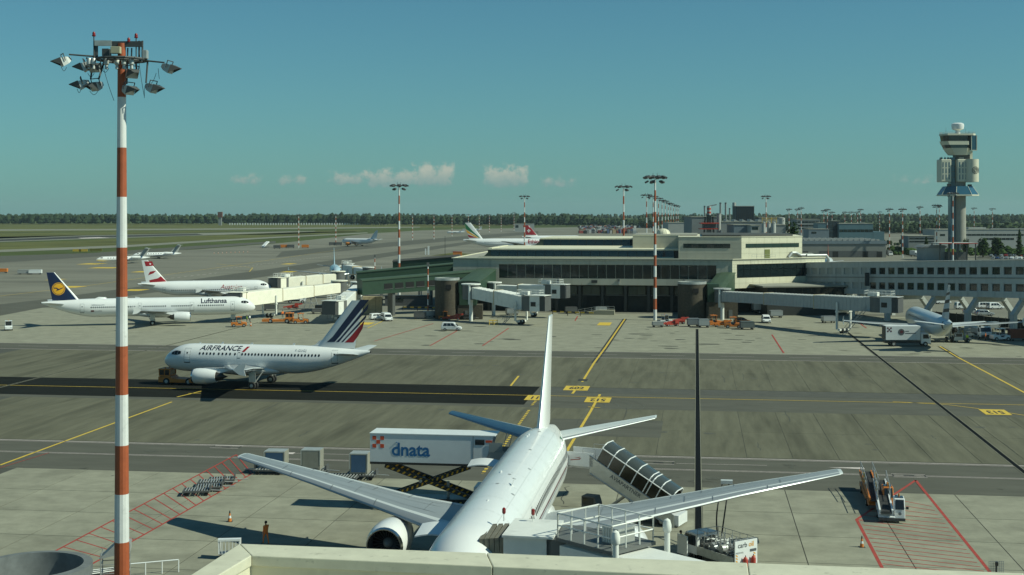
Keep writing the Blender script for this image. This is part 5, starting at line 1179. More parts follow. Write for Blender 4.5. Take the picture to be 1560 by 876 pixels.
# the striped tail airliner crossing the apron
p = a320('airliner', 'short white airliner with blue and red striped tail fin under tow on the dark taxiway', (-51.6,195.1), 2.966, 31.6, 15.3, 12.7)
zw = p.px(410,540.5,2)[1]-.02
p.windows([(6.3,8.5,5),(9.25,11.0,4),(11.75,11.75,1),(12.85,24.4,24)], zw, .26, .36)
for a, w, z0_, z1_ in ((4.35,.86,3.55,5.45),(26.6,.80,3.75,5.5)): p.door(a, w, z0_, z1_, sides=(1,-1))
p.door(12.35, .42, zw-.5, zw+.55, name='emergency_exit', th=.03)
ac = (p.px(303,534,1.5)[0]+p.px(368,534,1.5)[0])/2
tl = p.text('AIRFRANCE', ac, zw+.74, .88, NVY2, bold=.014, shear=.22, stretch=1.36, sides=(1,-1))
c0 = p.px(369,538,1.5)[0]; p.decal('red_accent', [[(c0,zw+.32),(c0+.42,zw+.32),(c0+1.0,zw+1.02),(c0+.58,zw+1.02)]], RED, on='fuselage', off=.03)
p.text('F-GUGJ', p.px(458,536.5,1.5)[0], zw+.62, .45, GRYT, sides=(1,-1), spacing=1.2)
q = lambda *pts: [p.px(x,y,.2) for x,y in pts]
p.decal('blue_stripe', [q((498,521),(510,521),(517,513),(561.6,457),(549,456.6),(507,513))], NVY)
p.decal('blue_stripe', [q((512,521),(516.6,521),(523,513),(559.5,471),(560.8,463),(519,514))], NVY); p.decal('blue_stripe', [q((519.9,521.2),(522.6,521.2),(528,515),(557,484.5),(557.8,479),(525.5,515))], NVY)
p.decal('red_stripe', [q((525,521.8),(538,521.8),(545,512),(551.5,501),(554.8,488),(533,514))], RED)
p.antennas([(9,.4,.3),(13.5,.5,.25),(20,.4,.3),(5.5,.3,.2)])
# the navy tail airliner at the left gate
p = a320('airliner', 'long white airliner with dark blue tail and yellow crane disc at the cream bridge', (-59.6,304.8), .262, 46.9, 23.0, 12.1)
zw = p.px(250,467,-1.95)[1]+.1
g = lambda x: p.px(x,467,-1.95)[0]
p.windows([(g(340),g(302),13),(g(291),g(262),10),(g(252),g(219),11),(g(205),g(139),22)], zw, .25, .34)
for x in (354.5,292.5,213,125): p.door(g(x), .8 if x != 213 else .65, zw-1.1, zw+.75)
p.text('Lufthansa', (g(303)+g(348.5))/2, zw+.95, 1.42, NVY2, sides=(1,-1), bold=.022, stretch=1.08)
p.text('lufthansa.com', g(149.5), zw+.52, .5, GRYT, sides=(1,-1)); p.text('D-AIRE', g(150), zw-.85, .5, GRYT, sides=(1,-1)); a = g(141); p.decal('flag', [[(a-.35,zw-1.0),(a+.35,zw-1.0),(a+.35,zw-.65),(a-.35,zw-.65)]], MAR, on='fuselage')
rl,rt,tl,tt,zr,zt,_ = p.fp
p.decal('navy_tail', [[(rl+.55,zr+.02),(rt,zr+.02),(tt,zt-.02),(tl+.16,zt-.02)]], NVY, cuts=9, off=.012)
def disc(cx, cz, r, n=28): return [(cx+r*cos(2*pi*i/n), cz+r*sin(2*pi*i/n)) for i in range(n)]
cx, cz = p.px(89.2,440,0); r = 1.42
p.decal('yellow_disc', [disc(cx,cz,r)], YL, off=.026, cuts=2); p.decal('disc_ring', [[(cx+r*.90*cos(t_),cz+r*.90*sin(t_)),(cx+r*.90*cos(t2),cz+r*.90*sin(t2)),(cx+r*.83*cos(t2),cz+r*.83*sin(t2)),(cx+r*.83*cos(t_),cz+r*.83*sin(t_))] for t_,t2 in [(2*pi*i/24,2*pi*(i+1)/24) for i in range(24)]], NVY, off=.034, cuts=0)
k8 = 1/8.757; bird = lambda *pts: [p.px(60+x*k8,400+y*k8,0) for x,y in pts]
p.decal('crane_emblem', [bird((190,333),(236,336),(258,352),(262,366),(240,364),(228,348),(195,346)), bird((258,352),(316,331),(318,339),(262,366)), bird((218,383),(240,360),(262,366))], NVY, off=.034, cuts=1)
p.antennas([(g(161),.5,.3)]); f, zc = p.prof(g(154)); MB().loft([[Vector((p.xg-g(154)+x, .45*w*cos(t_), p.z0+2.0+.45*w*max(0,sin(t_)))) for t_ in [2*pi*i/10 for i in range(10)]] for x,w in ((1.1,.1),(.6,.8),(-.6,1),(-1.5,.1))]).build('satcom_hump', AW, p.t, smooth=50)
# the red and white tail airliner behind it
p = a320('airliner', 'white airliner with red and white tail fin behind the cream bridges', (-69.3,379), .255, 37.3, 17.7, 12.0)
zw = p.px(320,441.5,-1.95)[1]; g = lambda x: p.px(x,441.5,-1.95)[0]
p.windows([(g(374),g(262),40)], zw, .26, .34)
for x in (390,250): p.door(g(x), .8, zw-1.1, zw+.75)
p.text('Austrian', g(352), zw+.75, 1.75, RED, sides=(1,-1), bold=-.004, shear=.3)
q = lambda *pts: [p.px(x/3.37,380+y/3.37,0) for x,y in pts]
p.decal('red_tail_top', [q((741,61),(781,61),(790,84),(748,86))], RED, cuts=3); p.decal('red_tail_base', [q((766,158),(810,148),(826,137),(862,170),(845,176),(771,176))], RED, cuts=4); p.decal('arrow_emblem', [q((760,133),(770,114),(806,107),(798,113),(778,121),(788,122))], RED, cuts=1)
# foreground wide body
p = Plane('widebody_airliner', 'big white wide body airliner seen nose on in the foreground, wings spread', (-3.3,68.9), atan2(-.990,-.139), 51.2, 2.515, 2.72, 4.95, 26.5, body=AWB, det=2, ln=6.3, lt=13.5, up=.40)
p.fuselage(64); rl = 18.2
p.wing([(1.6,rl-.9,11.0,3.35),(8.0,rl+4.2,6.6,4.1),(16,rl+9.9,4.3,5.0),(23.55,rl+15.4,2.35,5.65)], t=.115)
p.fairing(rl-3, rl+15.5, 3.0, 1.9, 4.3)
p.engine(19.6, 8.25, 2.6, 1.47, 4.6, pyl=((.9,3.9),(1.5,4.28),(2.3,4.42),(3.0,4.36),(3.6,4.0),(6.2,3.6),(5.6,2.9),(4.6,2.5)), pw=.40)
p.fin((51.2-11.4,51.2-3.2,51.2-4.0,51.2-1.1), 4.95+2.35, 16.25, t=.105); p.stab(51.2-8.6, 6.0, 9.25, 51.2-2.6, 2.1, 5.9, 1.35, y0=.5)
p.k['stabm'] = WLT
p.gear(26.5, (4.65,-4.65), .58, .42, bog=2, track=.57); p.gear(6.0, (0,), .47, .32, track=.3, name='nose_gear')
p.cockpit([(1.9,2.6,5.7,5.68,6.4,6.1),(2.65,3.3,5.68,5.7,6.6,6.45)])
p.windows([(8.2,12.6,6),(14.6,16.4,4),(17.8,42.0,40)], 5.72, .31, .46)
for a in (6.1,42.8): p.door(a, 1.05, 4.35, 6.35)
p.door(17.0, .6, 5.0, 6.2, name='emergency_exit', th=.03)
for za, zb, mm in ((4.92,5.06,MAR),(4.70,4.80,GRYT)):
    b = MB()
    for sg in (1,-1):
        for k in range(24): p.patch(b, lerp(3,44,k/24), lerp(3,44,(k+1)/24), za, zb, sg, .012, 1, 1)
    b.build('cheat_line', mm, p.t)
fa = p.px(846.5,689,2)[0]
p.decal('flag', [[(40.3,6.62),(41.0,6.62),(41.0,6.78),(40.3,6.78)],], GRN, on='fuselage', sides=(1,)); p.decal('flag', [[(40.3,6.42),(41.0,6.42),(41.0,6.5),(40.3,6.5)],[(41.02,6.42),(41.22,6.42),(41.22,6.78),(41.02,6.78)]], BLKT, on='fuselage', sides=(1,))
b = MB()
for a, th_, l, h_ in ((17.5,.35,.5,.45),(21,-.15,.6,.12),(12,.05,.5,.1),(35.5,-.18,.7,.10),(36.2,-.16,.7,.1)):
    c = p.surf(a, th_, 1, -.03); u = Vector((0,sin(th_),cos(th_))); b.loft([[c+Vector((x,d,0))+u*hh for x,hh in ((l/2,0),(-l/2,0),(-l/2-.06,h_),(-l*.3,h_))] for d in (-.03,.03)])
b.build('antennas', [AWB], p.t, kind='stuff')
b = MB()
for a, th_ in ((17.2,-.02),(19.5,.30),(20.4,.12),(15.6,.5),(35.0,-.42),(35.9,-.45),(38,.1),(30,.2),(24,.5)):
    c = p.surf(a, th_, 1, .012); b.add([p.surf(a+.14*cos(k*pi/4), th_+.05*sin(k*pi/4), 1, .014) for k in range(8)],[tuple(range(8))])
b.build('skin_marks', SEAM, p.t, kind='stuff')
SEAML = mat('skin_seam', (.40,.42,.42), .5); SEAMW = mat('wing_seam', (.14,.155,.165), .5)
b = MB()
for a in (9.8,13.4,17.3,21.1,24.9,28.7,32.5,36.3,40.1,43.6):
    for i in range(24):
        t0, t1 = -1.9+3.8*i/24, -1.9+3.8*(i+1)/24; b.add([p.surf(a,t0,1,.006),p.surf(a+.035,t0,1,.006),p.surf(a+.035,t1,1,.006),p.surf(a,t1,1,.006)],[(0,1,2,3)])
for th_ in (-1.15,-.55,.55,1.02):
    for i in range(30): a0, a1 = lerp(7,43,i/30), lerp(7,43,(i+1)/30); b.add([p.surf(a0,th_,1,.006),p.surf(a1,th_,1,.006),p.surf(a1,th_+.010,1,.006),p.surf(a0,th_+.010,1,.006)],[(0,1,2,3)])
b.build('skin_seams', SEAML, p.t, kind='stuff')
secs = [(1.6,rl-.9,11.0,3.35),(8.0,rl+4.2,6.6,4.1),(16,rl+9.9,4.3,5.0),(23.55,rl+15.4,2.35,5.65)]
def wtop(y, f, sg, off=.02):
    for s0, s1 in zip(secs, secs[1:]):
        if s0[0] <= y <= s1[0]+1e-6: q = (y-s0[0])/(s1[0]-s0[0]); _, a, c, z = [lerp(s0[k],s1[k],q) for k in range(4)]; break
    for (f0,h0),(f1,h1) in zip(AF_U,AF_U[1:]):
        if f0 <= f <= f1: h = lerp(h0,h1,(f-f0)/(f1-f0)); break
    return Vector((p.xg-(a+f*c), sg*y, z+h*.115*.85*c*.62+off+.03*h))
b = MB()
for sg in (1,-1):
    for f, ya, yb in ((.72,2.6,17),(.84,2.6,22.5),(.30,2.6,22),(.55,2.6,22)):
        for i in range(20): y0, y1 = lerp(ya,yb,i/20), lerp(ya,yb,(i+1)/20); b.add([wtop(y0,f,sg),wtop(y1,f,sg),wtop(y1,f+.006,sg),wtop(y0,f+.006,sg)],[(0,1,2,3)])
    for y, f0, f1 in ((5,.72,.98),(8.2,.72,.98),(11,.55,.84),(13.2,.55,.84),(15.6,.72,.98),(17,.84,.98),(21.2,.84,.98),(10,.02,.18),(14,.02,.18),(18,.02,.18),(6.2,.30,.72),(12,.18,.55),(19,.18,.55)):
        for i in range(4): g0, g1 = lerp(f0,f1,i/4), lerp(f0,f1,(i+1)/4); b.add([wtop(y,g0,sg),wtop(y+.045,g0,sg),wtop(y+.045,g1,sg),wtop(y,g1,sg)],[(0,1,2,3)])
b.build('wing_seams', SEAMW, p.t, kind='stuff')
wide = p
# over wing markings are left plain; open access panels in front of the engine seen in the photo
for a, l, z0_ in ((16.6,2.5,3.85),(36.6,1.9,4.6)):
    b = MB(); n = 8; b.loft([[Vector((p.xg-a-x, -2.35-3.1*q, z0_+.42*sin(pi*q*.8)+dz+.1*x)) for x,dz in ((0,0),(l,0),(l,.09),(0,.09))] for q in [k/n for k in range(n+1)]]); b.build('open_cargo_door', AWB, p.t, smooth=50)
# blue grey airliner docked by the pier, tail towards us
n0 = Vector((83.7,275)); n1 = Vector((80.0,241)); p = a320('airliner', 'blue grey airliner by the pier with dark bands on its tail, tail towards us', tuple(n0), HD(n0-n1), 37.4, 17.7, 12.2, body=ASIL)
p.windows([(7,30,40)], 4.6, .25, .34)
rl,rt,tl,tt,zr,zt,_ = p.fp
for f0,f1 in ((.16,.26),(.42,.52),(.66,.74)):
    A = lambda f: (lerp(rl,tl,f), lerp(rt,tt,f), lerp(zr,zt,f)); a0,b0,z0_ = A(f0); a1,b1,z1_ = A(f1); p.decal('dark_band', [[(a0+.1,z0_),(b0-.05,z0_+.5),(b1-.05,z1_+.5),(a1+.1,z1_)]], BLKT, cuts=4)
for za in (4.2,): 
    b = MB(); 
    for sg in (1,-1):
        for k in range(8): p.patch(b, lerp(33.6,34.1,k/8), lerp(33.6,34.1,(k+1)/8), 3.9, 5.4, sg, .02, 1, 4)
    b.build('dark_ring', BLKT, p.t)
# far aircraft
Ye = 865; p = Plane('widebody_airliner', 'far white airliner with green, yellow and red tail stripes', ((705-780)*Ye/F+70.5, Ye-10, 0), .06, 70, 3.1, 3.1, 5.6, 33, det=1, ln=7, lt=22, up=.7)
p.fuselage(24); p.wing([(2,24,13,4.2),(10,30,8,5.2),(31,45,2.5,7.5)], flaps=False); p.engine(26,9.8,3,1.75,5.2); p.fin((70-13,70-4,70-5,70-1.5),5.6+2.7,18.9); p.stab(70-10,7,10.8,70-3,2.5,7,1.0); p.gear(33,(5.5,-5.5),.66,.5,bog=2,track=.7); p.gear(6,(0,),.5,.4,track=.3,name='nose_gear')
p.windows([(12,56,70)], 6.3, .3, .42, sides=(-1,)); q = lambda *pts: [p.px(700+x/9.75,320+y/9.75,0) for x,y in pts]
p.decal('green_stripe', [q((74,192),(100,212),(200,318),(306,412),(285,411),(190,340),(102,288))], GRN); p.decal('yellow_stripe', [q((97,292),(110,298),(190,352),(285,412),(255,411),(180,372),(118,340))], YL); p.decal('red_stripe', [q((122,360),(160,376),(262,412),(150,412),(132,390))], RED)
p.text('Ethiopian', p.px(819,366.5,-3)[0], 6.6, 3.4, RED, sides=(-1,), bold=.02)
p = Plane('airliner', 'far airliner of which only a red tail fin with a white cross shows', ((797-780)*1.02/2*1.0+52, 1015, 0), .12, 48, 2.6, 2.6, 5.2, 26, det=0, ln=6, lt=16, up=.7)
p.o = p.o; sft = at(797,343.5,1012); p.fuselage(16); p.wing([(2,18,9,4.2),(21,34,2,6)], flaps=False); p.engine(20,7,2.6,1.5,4.6); p.stab(40,5,8.5,45.5,1.6,6.5,.6); p.fin((35.5,44.8,42.5,47.2),7.4,15.6)
rl,rt,tl,tt,zr,zt,_ = p.fp; p.decal('red_tail', [[(rl+1,zr+.9),(rt,zr+.9),(tt,zt),(tl,zt)]], RED, cuts=6, off=.05)
cx, cz = (lerp(rl,tl,.55)+lerp(rt,tt,.55))/2, lerp(zr,zt,.5); p.decal('white_cross', [[(cx-1.3,cz-.4),(cx+1.3,cz-.4),(cx+1.3,cz+.4),(cx-1.3,cz+.4)],[(cx-.4,cz-1.3),(cx+.4,cz-1.3),(cx+.4,cz+1.3),(cx-.4,cz+1.3)]], AW, off=.09)
p.t.location.x += at(797,343.5,1012).x-(p.o-p.h*(47-26)).x; p.t['category'] = 'airliner'
n0 = Vector((-129.5,1000)); n1 = Vector((-101,985)); p = a320('airliner', 'far grey airliner with an orange engine and white stairs at its side', tuple(n0), HD(n0-n1), 33.8, 16, 12.2, det=1, body=AW, engcol=ORE, fin_m=ASIL)
n0 = Vector((-61.5,462)); n1 = Vector((-67.5,497)); p = a320('airliner', 'small pale blue airliner facing us behind the white bridge heads, thin fin', tuple(n0), HD(n0-n1), 35.5, 16.5, 12.2, det=1, body=AB, z0=4.2)
p = a320('airliner', 'parked airliner beyond the pier of which the red and lime fin tip shows', (at(1267,398,545).x+6,575), HD((.25,1)), 33.8, 16, 12.1, det=1)
rl,rt,tl,tt,zr,zt,_ = p.fp; p.decal('red_tail', [[(lerp(rl,rt,.35),zr),(rt,zr),(tt,zt),(tl,zt)]], RED, cuts=5); p.decal('lime_tail', [[(rl,zr),(lerp(rl,rt,.42),zr),(lerp(tl,tt,.25),lerp(zr,zt,.85)),(lerp(rl,tl,.6),lerp(zr,zt,.6))]], LIME, cuts=5, off=.04)
def bizjet(label, nose, th, L=26.5):
    p = Plane('business_jet', label, nose, th, L, 1.2, 1.2, 2.25, 14, det=1, ln=4.2, lt=8.5, up=.5, cat='business jet')
    p.fuselage(18); p.wing([(.8,10.2,5.2,1.6),(13.2,18.4,1.3,2.4)], flaps=False); p.fin((L-6.5,L-2.2,L-2.4,L-.1),3.2,7.4,t=.12,mats=GREY); p.stab(L-2.8,2.4,5.0,L-1.2,1.1,7.35,.05)
    for sg in (1,-1):
        MB().lathe([(.5,0),(.66,.5),(.68,2),(.48,4.0),(.40,4.4)],14,Matrix.Translation((p.xg-L+9.6,sg*1.95,2.9)) @ Matrix.Rotation(pi,4,'Z')).build('engine', p.body, p.t, smooth=50); MB().bz(p.xg-L+6.6,p.xg-L+8.2,min(sg*1.0,sg*1.5),max(sg*1.0,sg*1.5),2.75,3.0).build('pylon', p.body, p.t)
    p.gear(14,(2.1,-2.1),.36,.25,track=.25); p.gear(2.6,(0,),.27,.18,track=.15,name='nose_gear'); p.windows([(5.6,15,8)], 2.7, .55, .42, sides=(1,-1)); p.cockpit([(2.0,3.0,2.65,2.65,3.1,2.95)])
    return p
n0, n1 = Vector((-207.5,655)), Vector((-182,668)); bizjet('left one of two white business jets on the far apron', tuple(n0), HD(n0-n1))
n0, n1 = Vector((-208.5,722)), Vector((-184,734)); bizjet('right one of two white business jets on the far apron', tuple(n0), HD(n0-n1))
for px, py, lb in ((694,357,'left of the tiny parked aircraft near the wood'),(722,352.5,'right of the tiny parked aircraft near the wood')):
    c = G(px,py); p = Plane('parked_aircraft', lb, (c.x-10,c.y,0), pi-.2, 22, 1.2, 1.2, 2.4, 11, det=0, ln=3, lt=7, cat='aircraft'); p.fuselage(12); p.wing([(.8,8,4,2.2),(11,12,1.2,2.8)], flaps=False); p.fin((17,20.5,20,21.8),3.2,6.6); p.stab(18,2.4,4,20,1.2,6.4,0)
# ---------------------------------------------------------------- vehicles and ground equipment
WHV = mat('vehicle_white', (.74,.75,.74), .35, var=.05, coat=.2); BXW = mat('truck_box_white', (.66,.68,.68), .4, var=.05, scale=.6, stain=(.8,.66,.88)); SILV = mat('vehicle_silver', (.38,.40,.41), .3, metal=.4); BLKV = mat('vehicle_black', (.02,.02,.022), .35)
LBLU = mat('lettering_blue', (.012,.12,.30), .5); LRED = mat('lettering_red', (.60,.07,.02), .5); LGREY = mat('lettering_grey', (.09,.10,.11), .5); LORA = mat('lettering_orange', (.75,.36,.04), .5)
CANG = mat('canopy_smoked_glass', (.028,.024,.015), .12, spec=.7); CANT = mat('canopy_top_glass', (.055,.065,.062), .15, spec=.6)
def wheel(x, y, r, w, parent, n=14):
    M = Matrix.Translation((x,y,r)) @ Matrix.Rotation(pi/2,4,'Z')
    o = MB().lathe([(.001,-w/2),(r*.85,-w/2),(r,-w*.3),(r,w*.3),(r*.85,w/2),(.001,w/2)], n, M).build('wheel', RUB, parent, smooth=40)
    MB().lathe([(.001,-w*.55),(r*.5,-w*.53),(r*.5,w*.53),(.001,w*.55)], 10, M).build('rim', STEEL, o); return o
def wheels(xs, y, r, w, parent):
    for x in xs:
        for s in (-1,1): wheel(x, s*y, r, w, parent)
def car(name, label, loc, rz, m, cat='car', L=4.2, W=1.75, Hh=1.5, van=False, group=None, light=False):
    t = thing(name, label, cat, loc, rz, group); r = .31
    if van: prof = [(-L/2,.35),(-L/2,.9),(-L/2+.08,1.0),(L/2-1.0,1.0),(L/2-.25,.82),(L/2,.6),(L/2,.3)]; cab = [(-L/2+.05,.98),(-L/2+.18,Hh-.06),(-L/2+.4,Hh),(L/2-1.9,Hh),(L/2-1.55,Hh-.08),(L/2-.75,.98)]
    else: prof = [(-L/2,.35),(-L/2,.75),(-L/2+.15,.9),(L/2-1.1,.9),(L/2-.2,.75),(L/2,.55),(L/2,.3)]; cab = [(-L/2+.2,.89),(-L/2+.7,Hh-.05),(-L/2+1.1,Hh),(L/2-1.95,Hh-.02),(L/2-1.7,Hh-.1),(L/2-.95,.89)]
    b = MB(); b.loft([[Vector((x,y*(W/2)*(1 if 0 < k < 3 else 1),z)) for x,z in prof] for k,y in enumerate((1,-1))]); 
    o = b.build('body', m, t, bevel=.07)
    b = MB(); b.loft([[Vector((x,y*W/2*(.985 if z < 1.05 else .84),z)) for x,z in cab] for y in (1,-1)]); b.build('cabin', m, t, bevel=.06)
    if light: 
        for s in (-1,1): MB().bz(-L/2+.6,L/2-1.4,s*W/2*.90-.05,s*W/2*.90+.05,1.02,Hh-.2).build('side_window', CABG, t)
        for x in (-L*.31,L*.31):
            for s in (-1,1): MB().tube((x,s*(W/2-.2),r),(x,s*(W/2+.02),r),r,r,10).build('wheel', RUB, t)
        MB().bz(L/2-1.35,L/2-1.0,-W*.38,W*.38,1.0,Hh-.22).build('windscreen', CABG, t)
        return t
    n = 3 if van else 2; a0 = -L/2+.35; a1 = L/2-1.15; zb = 1.04 if van else .95
    for s in (-1,1):
        for k in range(n):
            xa = lerp(a0,a1,(k+.06)/n); xb = lerp(a0,a1,(k+.94)/n); tx_ = lerp(a0+.25,a1-.55,(k+.06)/n); tb = lerp(a0+.25,a1-.55,(k+.94)/n); zt_ = Hh-.17
            yb, yt = s*(W/2*.985+.012), s*(W/2*.86+.012)
            MB().add([(xa,yb,zb),(xb,yb,zb),(tb,yt,zt_),(tx_,yt,zt_)],[(0,1,2,3)]).build('side_window', CABG, t)
        MB().bz(L/2-.22,L/2+.015,s*W*.38-.16,s*W*.38+.16,.58,.74).build('headlight', LAMPG, t); MB().bz(-L/2-.015,-L/2+.1,s*W*.42-.08,s*W*.42+.08,.65,.95).build('tail_light', REDP, t)
        MB().box((L/2-1.25,s*(W/2+.1),1.02),(.12,.2,.14)).build('mirror', BLKV, t)
    fx = L/2-.75 if van else L/2-.95; gx = L/2-1.55 if van else L/2-1.7
    MB().add([(fx+.03,-W*.42,zb),(fx+.03,W*.42,zb),(gx+.03,W*.36,Hh-.14),(gx+.03,-W*.36,Hh-.14)],[(0,1,2,3)]).build('windscreen', CABG, t)
    rx = -L/2+.05 if van else -L/2+.2; ry = -L/2+.18 if van else -L/2+.7
    MB().add([(rx-.03,-W*.42,zb),(rx-.03,W*.42,zb),(ry-.02,W*.36,Hh-.14),(ry-.02,-W*.36,Hh-.14)],[(3,2,1,0)]).build('rear_window', CABG, t)
    MB().bz(-L/2-.03,L/2+.03,-W*.47,W*.47,.26,.36).build('bumper', DGREY, t)
    wheels((-L*.31,L*.31), W/2-.08, r, .2, t); return t
def tug(label, loc, rz, m=ORANGE, cabm=None, L=3.0, W=1.45, roof=True, cat='tug', name='baggage_tug', scale=1):
    t = thing(name, label, cat, loc, rz); t.scale = (scale,)*3
    MB().side([(-L/2,.3),(-L/2,.95),(-L*.1,.95),(-L*.05,.62),(L*.12,.62),(L*.16,1.0),(L/2-.1,.9),(L/2,.75),(L/2,.3)],-W/2,W/2).build('body', m, t, bevel=.05)
    MB().bz(-L*.1,L*.1,-W*.36,W*.36,.62,.74).build('seat', RUB, t); MB().bz(-L*.14,-L*.08,-W*.36,W*.36,.74,1.2).build('backrest', RUB, t)
    MB().tube((L*.13,.2,1.0),(L*.05,.2,1.15),.03,.03,6).tube((L*.05-.02,.2,1.13),(L*.05,.2,1.17),.17,.17,10).build('steering_wheel', BLKV, t)
    if roof:
        b = MB()
        for x in (-L*.16,L*.16):
            for s in (-1,1): b.tube((x,s*W*.44,.9),(x*.9,s*W*.42,1.9),.035,.035,5)
        b.build('cab_frame', cabm or m, t); MB().bz(-L*.2,L*.2,-W*.48,W*.48,1.9,1.98).build('cab_roof', cabm or m, t); MB().bz(L*.155,L*.165,-W*.4,W*.4,1.05,1.85).build('windscreen', CABG, t)
        MB().tube((-.1,0,1.98),(-.1,0,2.14),.07,.06,8).build('beacon', ORANGE, t)
    for s in (-1,1): MB().bz(L/2-.04,L/2+.02,s*W*.34-.1,s*W*.34+.1,.55,.72).build('headlight', LAMPG, t)
    wheels((-L*.32,L*.32), W/2-.05, .32, .22, t); return t
def cart(label, loc, rz, m=DGREY, L=2.6, W=1.5, Hh=1.7, cover=True, group=None, load=None):
    t = thing('baggage_cart', label, 'cart', loc, rz, group)
    MB().bz(-L/2,L/2,-W/2,W/2,.42,.55).build('bed', DGREY, t); b = MB(); b.tube((L/2,0,.45),(L/2+.8,0,.4),.04,.04,5).build('drawbar', STEEL, t)
    if cover:
        MB().bz(-L/2,-L/2+.05,-W/2,W/2,.55,Hh).build('end_panel', m, t); MB().bz(L/2-.05,L/2,-W/2,W/2,.55,Hh).build('end_panel', m, t)
        MB().side([(-L/2-.04,Hh),(L/2+.04,Hh),(L/2-.1,Hh+.12),(-L/2+.1,Hh+.12)],-W/2-.03,W/2+.03).build('roof', m, t); MB().bz(-L/2+.06,L/2-.06,-W/2,-W/2+.03,.56,Hh-.02).build('side_curtain', m, t); MB().bz(-L/2+.06,L/2-.06,-.02,W/2,.56,Hh-.02).build('side_curtain', m, t)
    else:
        b = MB()
        for x in (-L/2+.05,L/2-.05):
            for s in (-1,1): b.tube((x,s*(W/2-.04),.5),(x,s*(W/2-.04),1.2),.03,.03,5)
            b.tube((x,-W/2,1.2),(x,W/2,1.2),.03,.03,5)
        b.build('end_rail', STEEL, t)
    for x in (-L*.36,L*.36):
        for s in (-1,1): MB().tube((x,s*(W/2-.18),.2),(x,s*(W/2-.02),.2),.2,.2,10).build('wheel', RUB, t)
    return t
def boxtruck(label, loc, rz, L=7.2, W=2.4, Hb=2.3, zb=1.2, cabm=WHV, boxm=BXW, cat='truck', name='box_truck', cab=True, rear=None):
    t = thing(name, label, cat, loc, rz); cx = L/2
    MB().bz(-L/2,L/2,-W*.36,W*.36,.62,.95).build('chassis', BLKV, t)
    o = MB().bz(-L/2,L/2-2.0,-W/2,W/2,zb,zb+Hb).build('cargo_box', boxm, t, bevel=.03)
    if rear: MB().bz(-L/2-.05,-L/2,-W/2+.06,W/2-.06,zb+.06,zb+Hb-.06).build('rear_door', rear, t)
    c = MB().side([(L/2-1.85,.55),(L/2-1.85,2.5),(L/2-.5,2.5),(L/2-.1,1.55),(L/2,1.4),(L/2,.55)],-W*.46,W*.46).build('cab', cabm, t, bevel=.05)
    MB().add([(L/2-.09,-W*.41,1.6),(L/2-.09,W*.41,1.6),(L/2-.46,W*.39,2.42),(L/2-.46,-W*.39,2.42)],[(0,1,2,3)]).xf(Matrix.Translation((.03,0,0))).build('windscreen', CABG, c)
    for s in (-1,1):
        y = s*(W*.46+.012); MB().add([(L/2-1.5,y,1.5),(L/2-.3,y,1.5),(L/2-.62,y,2.3),(L/2-1.5,y,2.3)],[(0,1,2,3)]).build('side_window', CABG, c); MB().box((L/2-.2,s*(W*.5+.12),1.9),(.12,.16,.45)).build('mirror', BLKV, c); MB().bz(L/2-.05,L/2+.02,s*W*.33-.2,s*W*.33+.2,.8,1.0).build('headlight', LAMPG, t)
    MB().bz(L/2-.1,L/2+.05,-W*.45,W*.45,.4,.62).build('bumper', DGREY, t)
    wheels((-L/2+1.5,L/2-1.05), W/2-.15, .46, .28, t); return t, o
# ---- raised catering truck at the rear right door of the wide body
lv = wide.lv; hv = wide.h; d0 = wide.nose-hv*42.8-lv*2.6
rzT = atan2(lv.y, lv.x)
W0p = d0-lv*.6; TL = 9.3
t = thing('catering_truck', 'white catering truck raised high on scissor arms at the rear of the foreground airliner', 'truck', (W0p-lv*5.6).to_tuple(), rzT)   # local +x towards the aircraft
fx0, fx1, zb, zt2, hw = -5.95, 3.0, 4.02, 6.55, 1.25
o = MB().bz(fx0,fx1,-hw,hw,zb+.12,zt2).build('cargo_box', BXW, t, bevel=.02)
MB().bz(fx0-.03,fx1+1.9,-hw-.05,hw+.05,zt2,zt2+.06).build('box_roof', WHV, t); MB().bz(fx0,fx1+1.2,-hw-.02,hw+.02,zb-.06,zb+.12).build('floor_beam', BLKV, t)
MB().add([(fx1,-hw-.0,zb+.12),(fx1+.95,-hw,zb+.12),(fx1+1.75,-hw,zt2),(fx1,-hw,zt2)],[(0,1,2,3)]).add([(fx1,hw,zb+.12),(fx1+.95,hw,zb+.12),(fx1+1.75,hw,zt2),(fx1,hw,zt2)],[(3,2,1,0)]).build('front_hood', BXW, t)
MB().bz(fx1-.03,fx1,-hw-.02,-hw,zb+.12,zt2).build('panel_joint', DGREY, t)
MB().bz(fx1+.15,fx1+.95,-hw-.03,-hw+.02,zt2-.75,zt2-.3).build('window', CABG, t); MB().bz(fx1+1.05,fx1+1.6,-hw-.02,-hw,zt2-.55,zt2-.35).build('red_label', LRED, t)
for i, j in ((0,0),(2,0),(1,1),(0,2),(2,2)): MB().bz(fx0+.22+i*.34,fx0+.55+i*.34,-hw-.015,-hw-.002,zt2-.52-j*.34,zt2-.2-j*.34).build('red_square', LRED, o)
tm = text_mb('dnata', 1.55, .022, 0, .98); tm.xf(Matrix.Translation((fx0+3.55,-hw-.015,zb+1.18)) @ Matrix.Rotation(pi/2,4,'X')).build('lettering', LBLU, o)
MB().tube((fx0+2.33,-hw-.014,zb+1.80),(fx0+2.33,-hw-.016,zb+1.86),.06,.06,6).build('letter_mark', LBLU, o)
b = MB(); b.bz(fx1+1.0,fx1+3.2,-hw,hw,zb+.1,zb+.2); b.build('front_platform', STEEL, t)
for y in (-hw,hw): MB().bz(fx1+1.3,fx1+3.0,y-.03,y+.03,zb+.2,zb+1.25).build('platform_panel', GREY, t)
